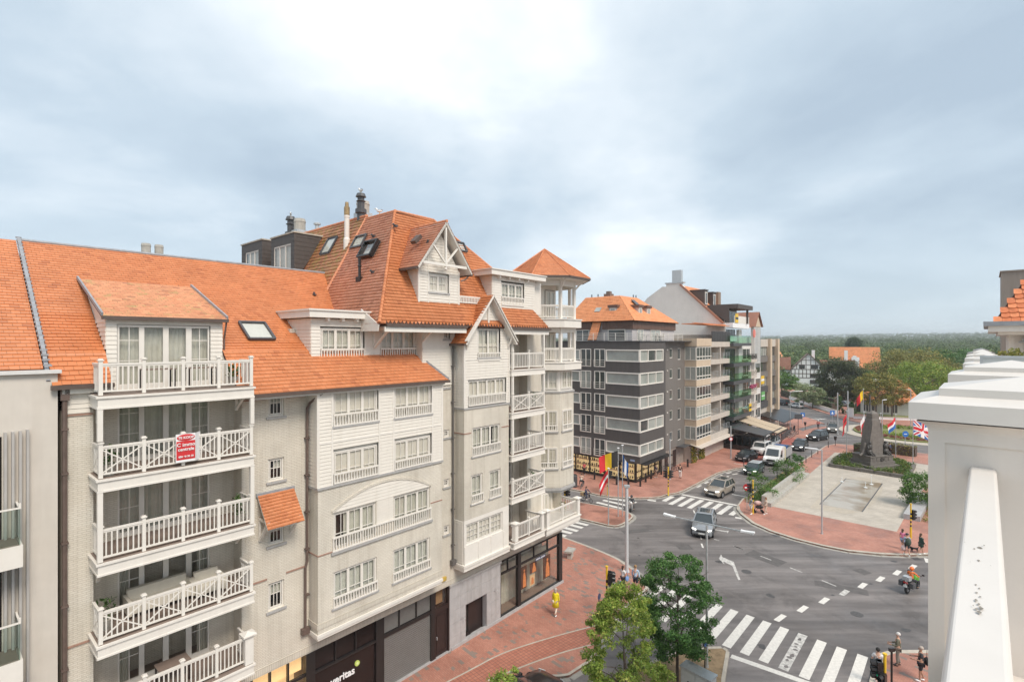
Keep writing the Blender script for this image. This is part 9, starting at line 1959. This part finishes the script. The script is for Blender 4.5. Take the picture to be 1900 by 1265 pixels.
# ================================================================ our own balcony: pillars with stepped caps, hand rail, frosted screen, the neighbour's roof
OA=math.atan2(880.0,950.0);OD=Vector((math.sin(OA),math.cos(OA),0));ON=Vector((OD.y,-OD.x,0))
M['ourwhite']=mat('smooth white coated aluminium',(.70,.64,.58),.42,.03,2,.04,90,streak=.16);M['rail']=mat('white hand rail',(.67,.63,.585),.35,.035,3,streak=.05)
def OF(name,lab,cat,u=0.0,group=None):p=OD*u;return thing(name,lab,cat,(p.x,p.y,0),math.atan2(OD.y,OD.x),group)
def pillar(u,lab,w0=-.25,w1=.62,zt=16.985,par=None):
 """w is measured towards the rooms; local y = -w"""
 t=OF('balcony_pillar',lab,'pillar',u,'white pillars along our balcony front');d=.62
 k=MB();k.box(0,d,-w1,-w0,14.0,zt);k.box(-.012,0,-(w0+.075),-w0,14.0,zt-.10);k.box(-.012,0,-w1,-(w1-.075),14.0,zt-.10);k.box(-.012,0,-(w1-.075),-(w0+.075),zt-.165,zt-.10);k.build('shaft',M['ourwhite'],t)
 prof=[(0,0),(.004,.015),(.018,.035),(.042,.05),(.05,.055)]
 k=MB()
 for(o0,z0),(o1,z1)in zip(prof[:-1],prof[1:]):
  a0,a1,b0,b1=-o0-.012,d+o0,-w1-o0,-w0+o0;c0,c1,e0,e1=-o1-.012,d+o1,-w1-o1,-w0+o1;z0+=zt-.10;z1+=zt-.10
  k.add([(a0,b0,z0),(a1,b0,z0),(a1,b1,z0),(a0,b1,z0),(c0,e0,z1),(c1,e0,z1),(c1,e1,z1),(c0,e1,z1)],[(0,1,5,4),(1,2,6,5),(2,3,7,6),(3,0,4,7)])
 k.build('moulding',M['ourwhite'],t)
 o=.085;k=MB();z=zt-.035;k.box(-o,d+o,-w1-o,-w0+o,z,z+.098);zz=z+.098;i=.0
 a=(-o,d+o,-w1-o,-w0+o);q=.12;b_=(-o+q,d+o-q,-w1-o+q,-w0+o-q)
 k.add([(a[0],a[2],zz),(a[1],a[2],zz),(a[1],a[3],zz),(a[0],a[3],zz),(b_[0],b_[2],zz+.035),(b_[1],b_[2],zz+.035),(b_[1],b_[3],zz+.035),(b_[0],b_[3],zz+.035)],[(0,1,5,4),(1,2,6,5),(2,3,7,6),(3,0,4,7),(4,5,6,7)])
 cap=k.build('cap',M['rail'],t);k=MB();zz+=.03;c=((b_[0]+b_[1])/2,(b_[2]+b_[3])/2);k.box(b_[0]+.01,b_[1]-.01,b_[2]+.01,b_[3]-.01,zz,zz+.05);zz+=.05
 k.add([(b_[0]+.01,b_[2]+.01,zz),(b_[1]-.01,b_[2]+.01,zz),(b_[1]-.01,b_[3]-.01,zz),(b_[0]+.01,b_[3]-.01,zz),(c[0],c[1],zz+.075)],[(0,1,4),(1,2,4),(2,3,4),(3,0,4)]);k.build('cap_top',M['rail'],cap)
 return t
pillar(3.87,'nearest white balcony pillar that the hand rail runs into')
pillar(7.35,'second white balcony pillar, just in front of the frosted screen',w0=-.22)
for u_,l_,w_ in((11.0,'third white balcony pillar cap, lowest of the small stack of caps',-.19),(14.5,'fourth white balcony pillar cap in the small stack of caps',-.25),(18.2,'fifth white balcony pillar cap in the small stack of caps',-.305)):pillar(u_,l_,w0=w_,w1=w_+.45)
pillar(22.5,'farthest broad white balcony pillar cap above the small stack',w0=-.37,w1=.12)
hr=OF('hand_rail','white hand rail with dark bird droppings running to the pillar','railing')
zt=16.70;k=MB();w0,w1=-.070,.042;n=24;sec=[]
for i in range(n+1):t=i/n;yy=w0+(w1-w0)*t;sec.append((-yy,zt-.014*(max(0,abs(2*t-1)-.76)/.24)**2))
sec+=[(-w1,zt-.07),(-w0,zt-.07)]
k.prism([(-3.0,y,z)for y,z in sec],(6.86,0,0));k.build('rail',M['rail'],hr)
k=MB()
for i in range(24):x=-2.9+i*.28;k.box(x,x+.03,-.0,.03,15.75,zt-.07)
k.box(-3,3.86,-.01,.04,15.70,15.76);k.build('balusters',M['rail'],hr,kind='stuff')
drop=mat('dried bird dropping',(.26,.235,.20),.9,.4,60);rg=random.Random(4)
def blot(x,w_,r_,j):
 k=MB();n=11;pts=[(x+math.cos(2*math.pi*i/n)*r_*rg.uniform(.5,1.25)*1.5,-(w_+math.sin(2*math.pi*i/n)*r_*rg.uniform(.5,1.2)*.7),zt+.0012+.0003*j)for i in range(n)];k.add(pts,[tuple(range(n))]);k.build('bird_dropping',drop,hr)
j=0
for px,py,r_ in((1818,1016,.017),(1808,1018,.007),(1816,1040,.009),(1811,1085,.006),(1817,1092,.007),(1812,1100,.008),(1819,1108,.006),(1811,1115,.009),(1816,1122,.008),(1820,1130,.012),(1812,1132,.010),(1817,1138,.011),(1806,1126,.005),(1826,1014,.006),(1790,1008,.003),(1838,1052,.003),(1800,1045,.003)):
 t=FPX*(EYE-zt)/(py-634.0);P=Vector(((px-950)/FPX*t,t,0));blot(P.dot(OD),P.dot(ON),r_*.6,j);j+=1
bf=OF('balcony_floor','white balcony floor edge beneath the hand rail','balcony');k=MB();k.box(-3,26,-3.5,.12,15.3,15.6);k.build('floor',M['ourwhite'],bf)
fs=OF('frosted_screen','pale frosted glass screen between the balconies behind the second pillar','screen',9.6);k=MB();k.box(0,.02,-3.6,.06,15.7,17.18)
k.build('panel',mat('frosted glass',(.55,.575,.565),.3,.03,1.0),fs);k=MB();k.box(-.01,.03,-3.6,.065,17.18,17.21);k.box(-.01,.03,.035,.065,15.7,17.18);k.build('frame',M['galv'],fs)
tree('terrace_plant','dark leafy pot plant beside the neighbour wall above the frosted screen',tuple(OD*12.2+ON*1.05+Vector((0,0,16.3))),1.0,.28,.1,'deep',14,60,.09,.14,90,'oval',tr=.02,limbs=3,cat='plant')
tree('terrace_plant','low olive pot plant among the white caps above the frosted screen',tuple(OD*15.0+ON*.55+Vector((0,0,16.3))),.95,.45,.1,'olive',18,60,.09,.16,91,'wide',tr=.02,limbs=3,cat='plant')
NR=OF('neighbour_roof_house','neighbouring house with hooked orange tiles and overhanging white eaves at the right edge','building')
def oat(px,py,Y):X=(px-950)/FPX*Y;q=Vector((X,Y,0));return Vector((q.dot(OD),-q.dot(ON),EYE+(634-py)/FPX*Y))
e0=oat(1843,598,14.0);tw,chh=.178,.165;dS_=Vector((0,-1,0));tdir=Vector((.62,0,.785)).normalized();nrm=Vector((-.785,0,.62)).normalized()
M['near_tile_a']=mat('orange clay tile',(.60,.18,.07),.6,.2,7);M['near_tile_b']=mat('paler clay tile',(.70,.24,.10),.6,.2,7);slp=.42;cnt=0
for i in range(19):
 for jx in range(11):
  P=e0+tdir*(i*chh)+dS_*(slp*i*chh+jx*tw+(tw/2 if i%2 else 0));k=MB();a=dS_*(tw-.006);b_=tdir*(chh+.03);n0=nrm*.045;n1=nrm*.015
  pts=[P+n0,P+a*.25+n0-tdir*.028,P+a*.75+n0-tdir*.028,P+a+n0,P+a+b_+n1,P+b_+n1];k.add(pts+[p-nrm*.02 for p in pts],[(0,1,2,3,4,5),(0,6,7,1),(1,7,8,2),(2,8,9,3),(0,5,11,6),(3,9,10,4)])
  k.build('tile',M['near_tile_a']if cnt%3 else M['near_tile_b'],NR);cnt+=1
k=MB();k.prism([e0-nrm*.02,e0+dS_*6-nrm*.02,e0+dS_*6+tdir*3.4-nrm*.02,e0+tdir*3.4+dS_*slp*3.4-nrm*.02],tuple(-nrm*.1));k.build('roof_deck',M['under'],NR)
x0,y0,z0=e0;k=MB();k.box(x0-.16,x0+.02,y0-6,y0+.20,z0-.10,z0+.02);k.build('gutter',M['lead'],NR);k=MB();k.box(x0+.02,x0+5,y0+.05,y0+.20,z0-.10,z0+.02);k.build('gutter',M['lead'],NR)
k=MB();k.box(x0-.08,x0+5,y0-6,y0+.10,z0-.26,z0-.10);k.box(x0+.1,x0+5,y0-6,y0-.10,z0-.34,z0-.26);k.build('soffit',M['ourwhite'],NR)
wl=oat(1874,650,14.4);k=MB();k.box(wl.x,wl.x+4,wl.y-5,wl.y,14,z0-.34);k.box(wl.x-.03,wl.x+.1,wl.y-.09,wl.y+.03,14,z0-.34);k.box(wl.x-.03,wl.x,wl.y-.26,wl.y-.18,14,z0-.34);k.build('wall',M['ourwhite'],NR)
ch=oat(1858,565,20.0);zt_=EYE+(634-505)/FPX*20.0;k=MB();k.box(ch.x,ch.x+2.2,ch.y-3,ch.y,16,zt_);k.box(ch.x-.04,ch.x+2.3,ch.y-3,ch.y+.04,zt_,zt_+.05);k.build('chimney_block',mat('weathered grey brown panel',(.30,.255,.22),.7,.1,2,stretch=(3,3,.5),streak=.3),NR)
k=MB();k.box(wl.x-.35,wl.x-.2,wl.y-.5,wl.y-.36,wl.z-.4,wl.z+1.2);k.build('dark_frame',M['black'],NR)
k=MB();k.lathe([(.12,0),(.11,.02),(.03,.06),(.03,.10)],(wl.x-.2,wl.y-.26,wl.z+.22),12);k.build('wall_lamp',M['galv'],NR)
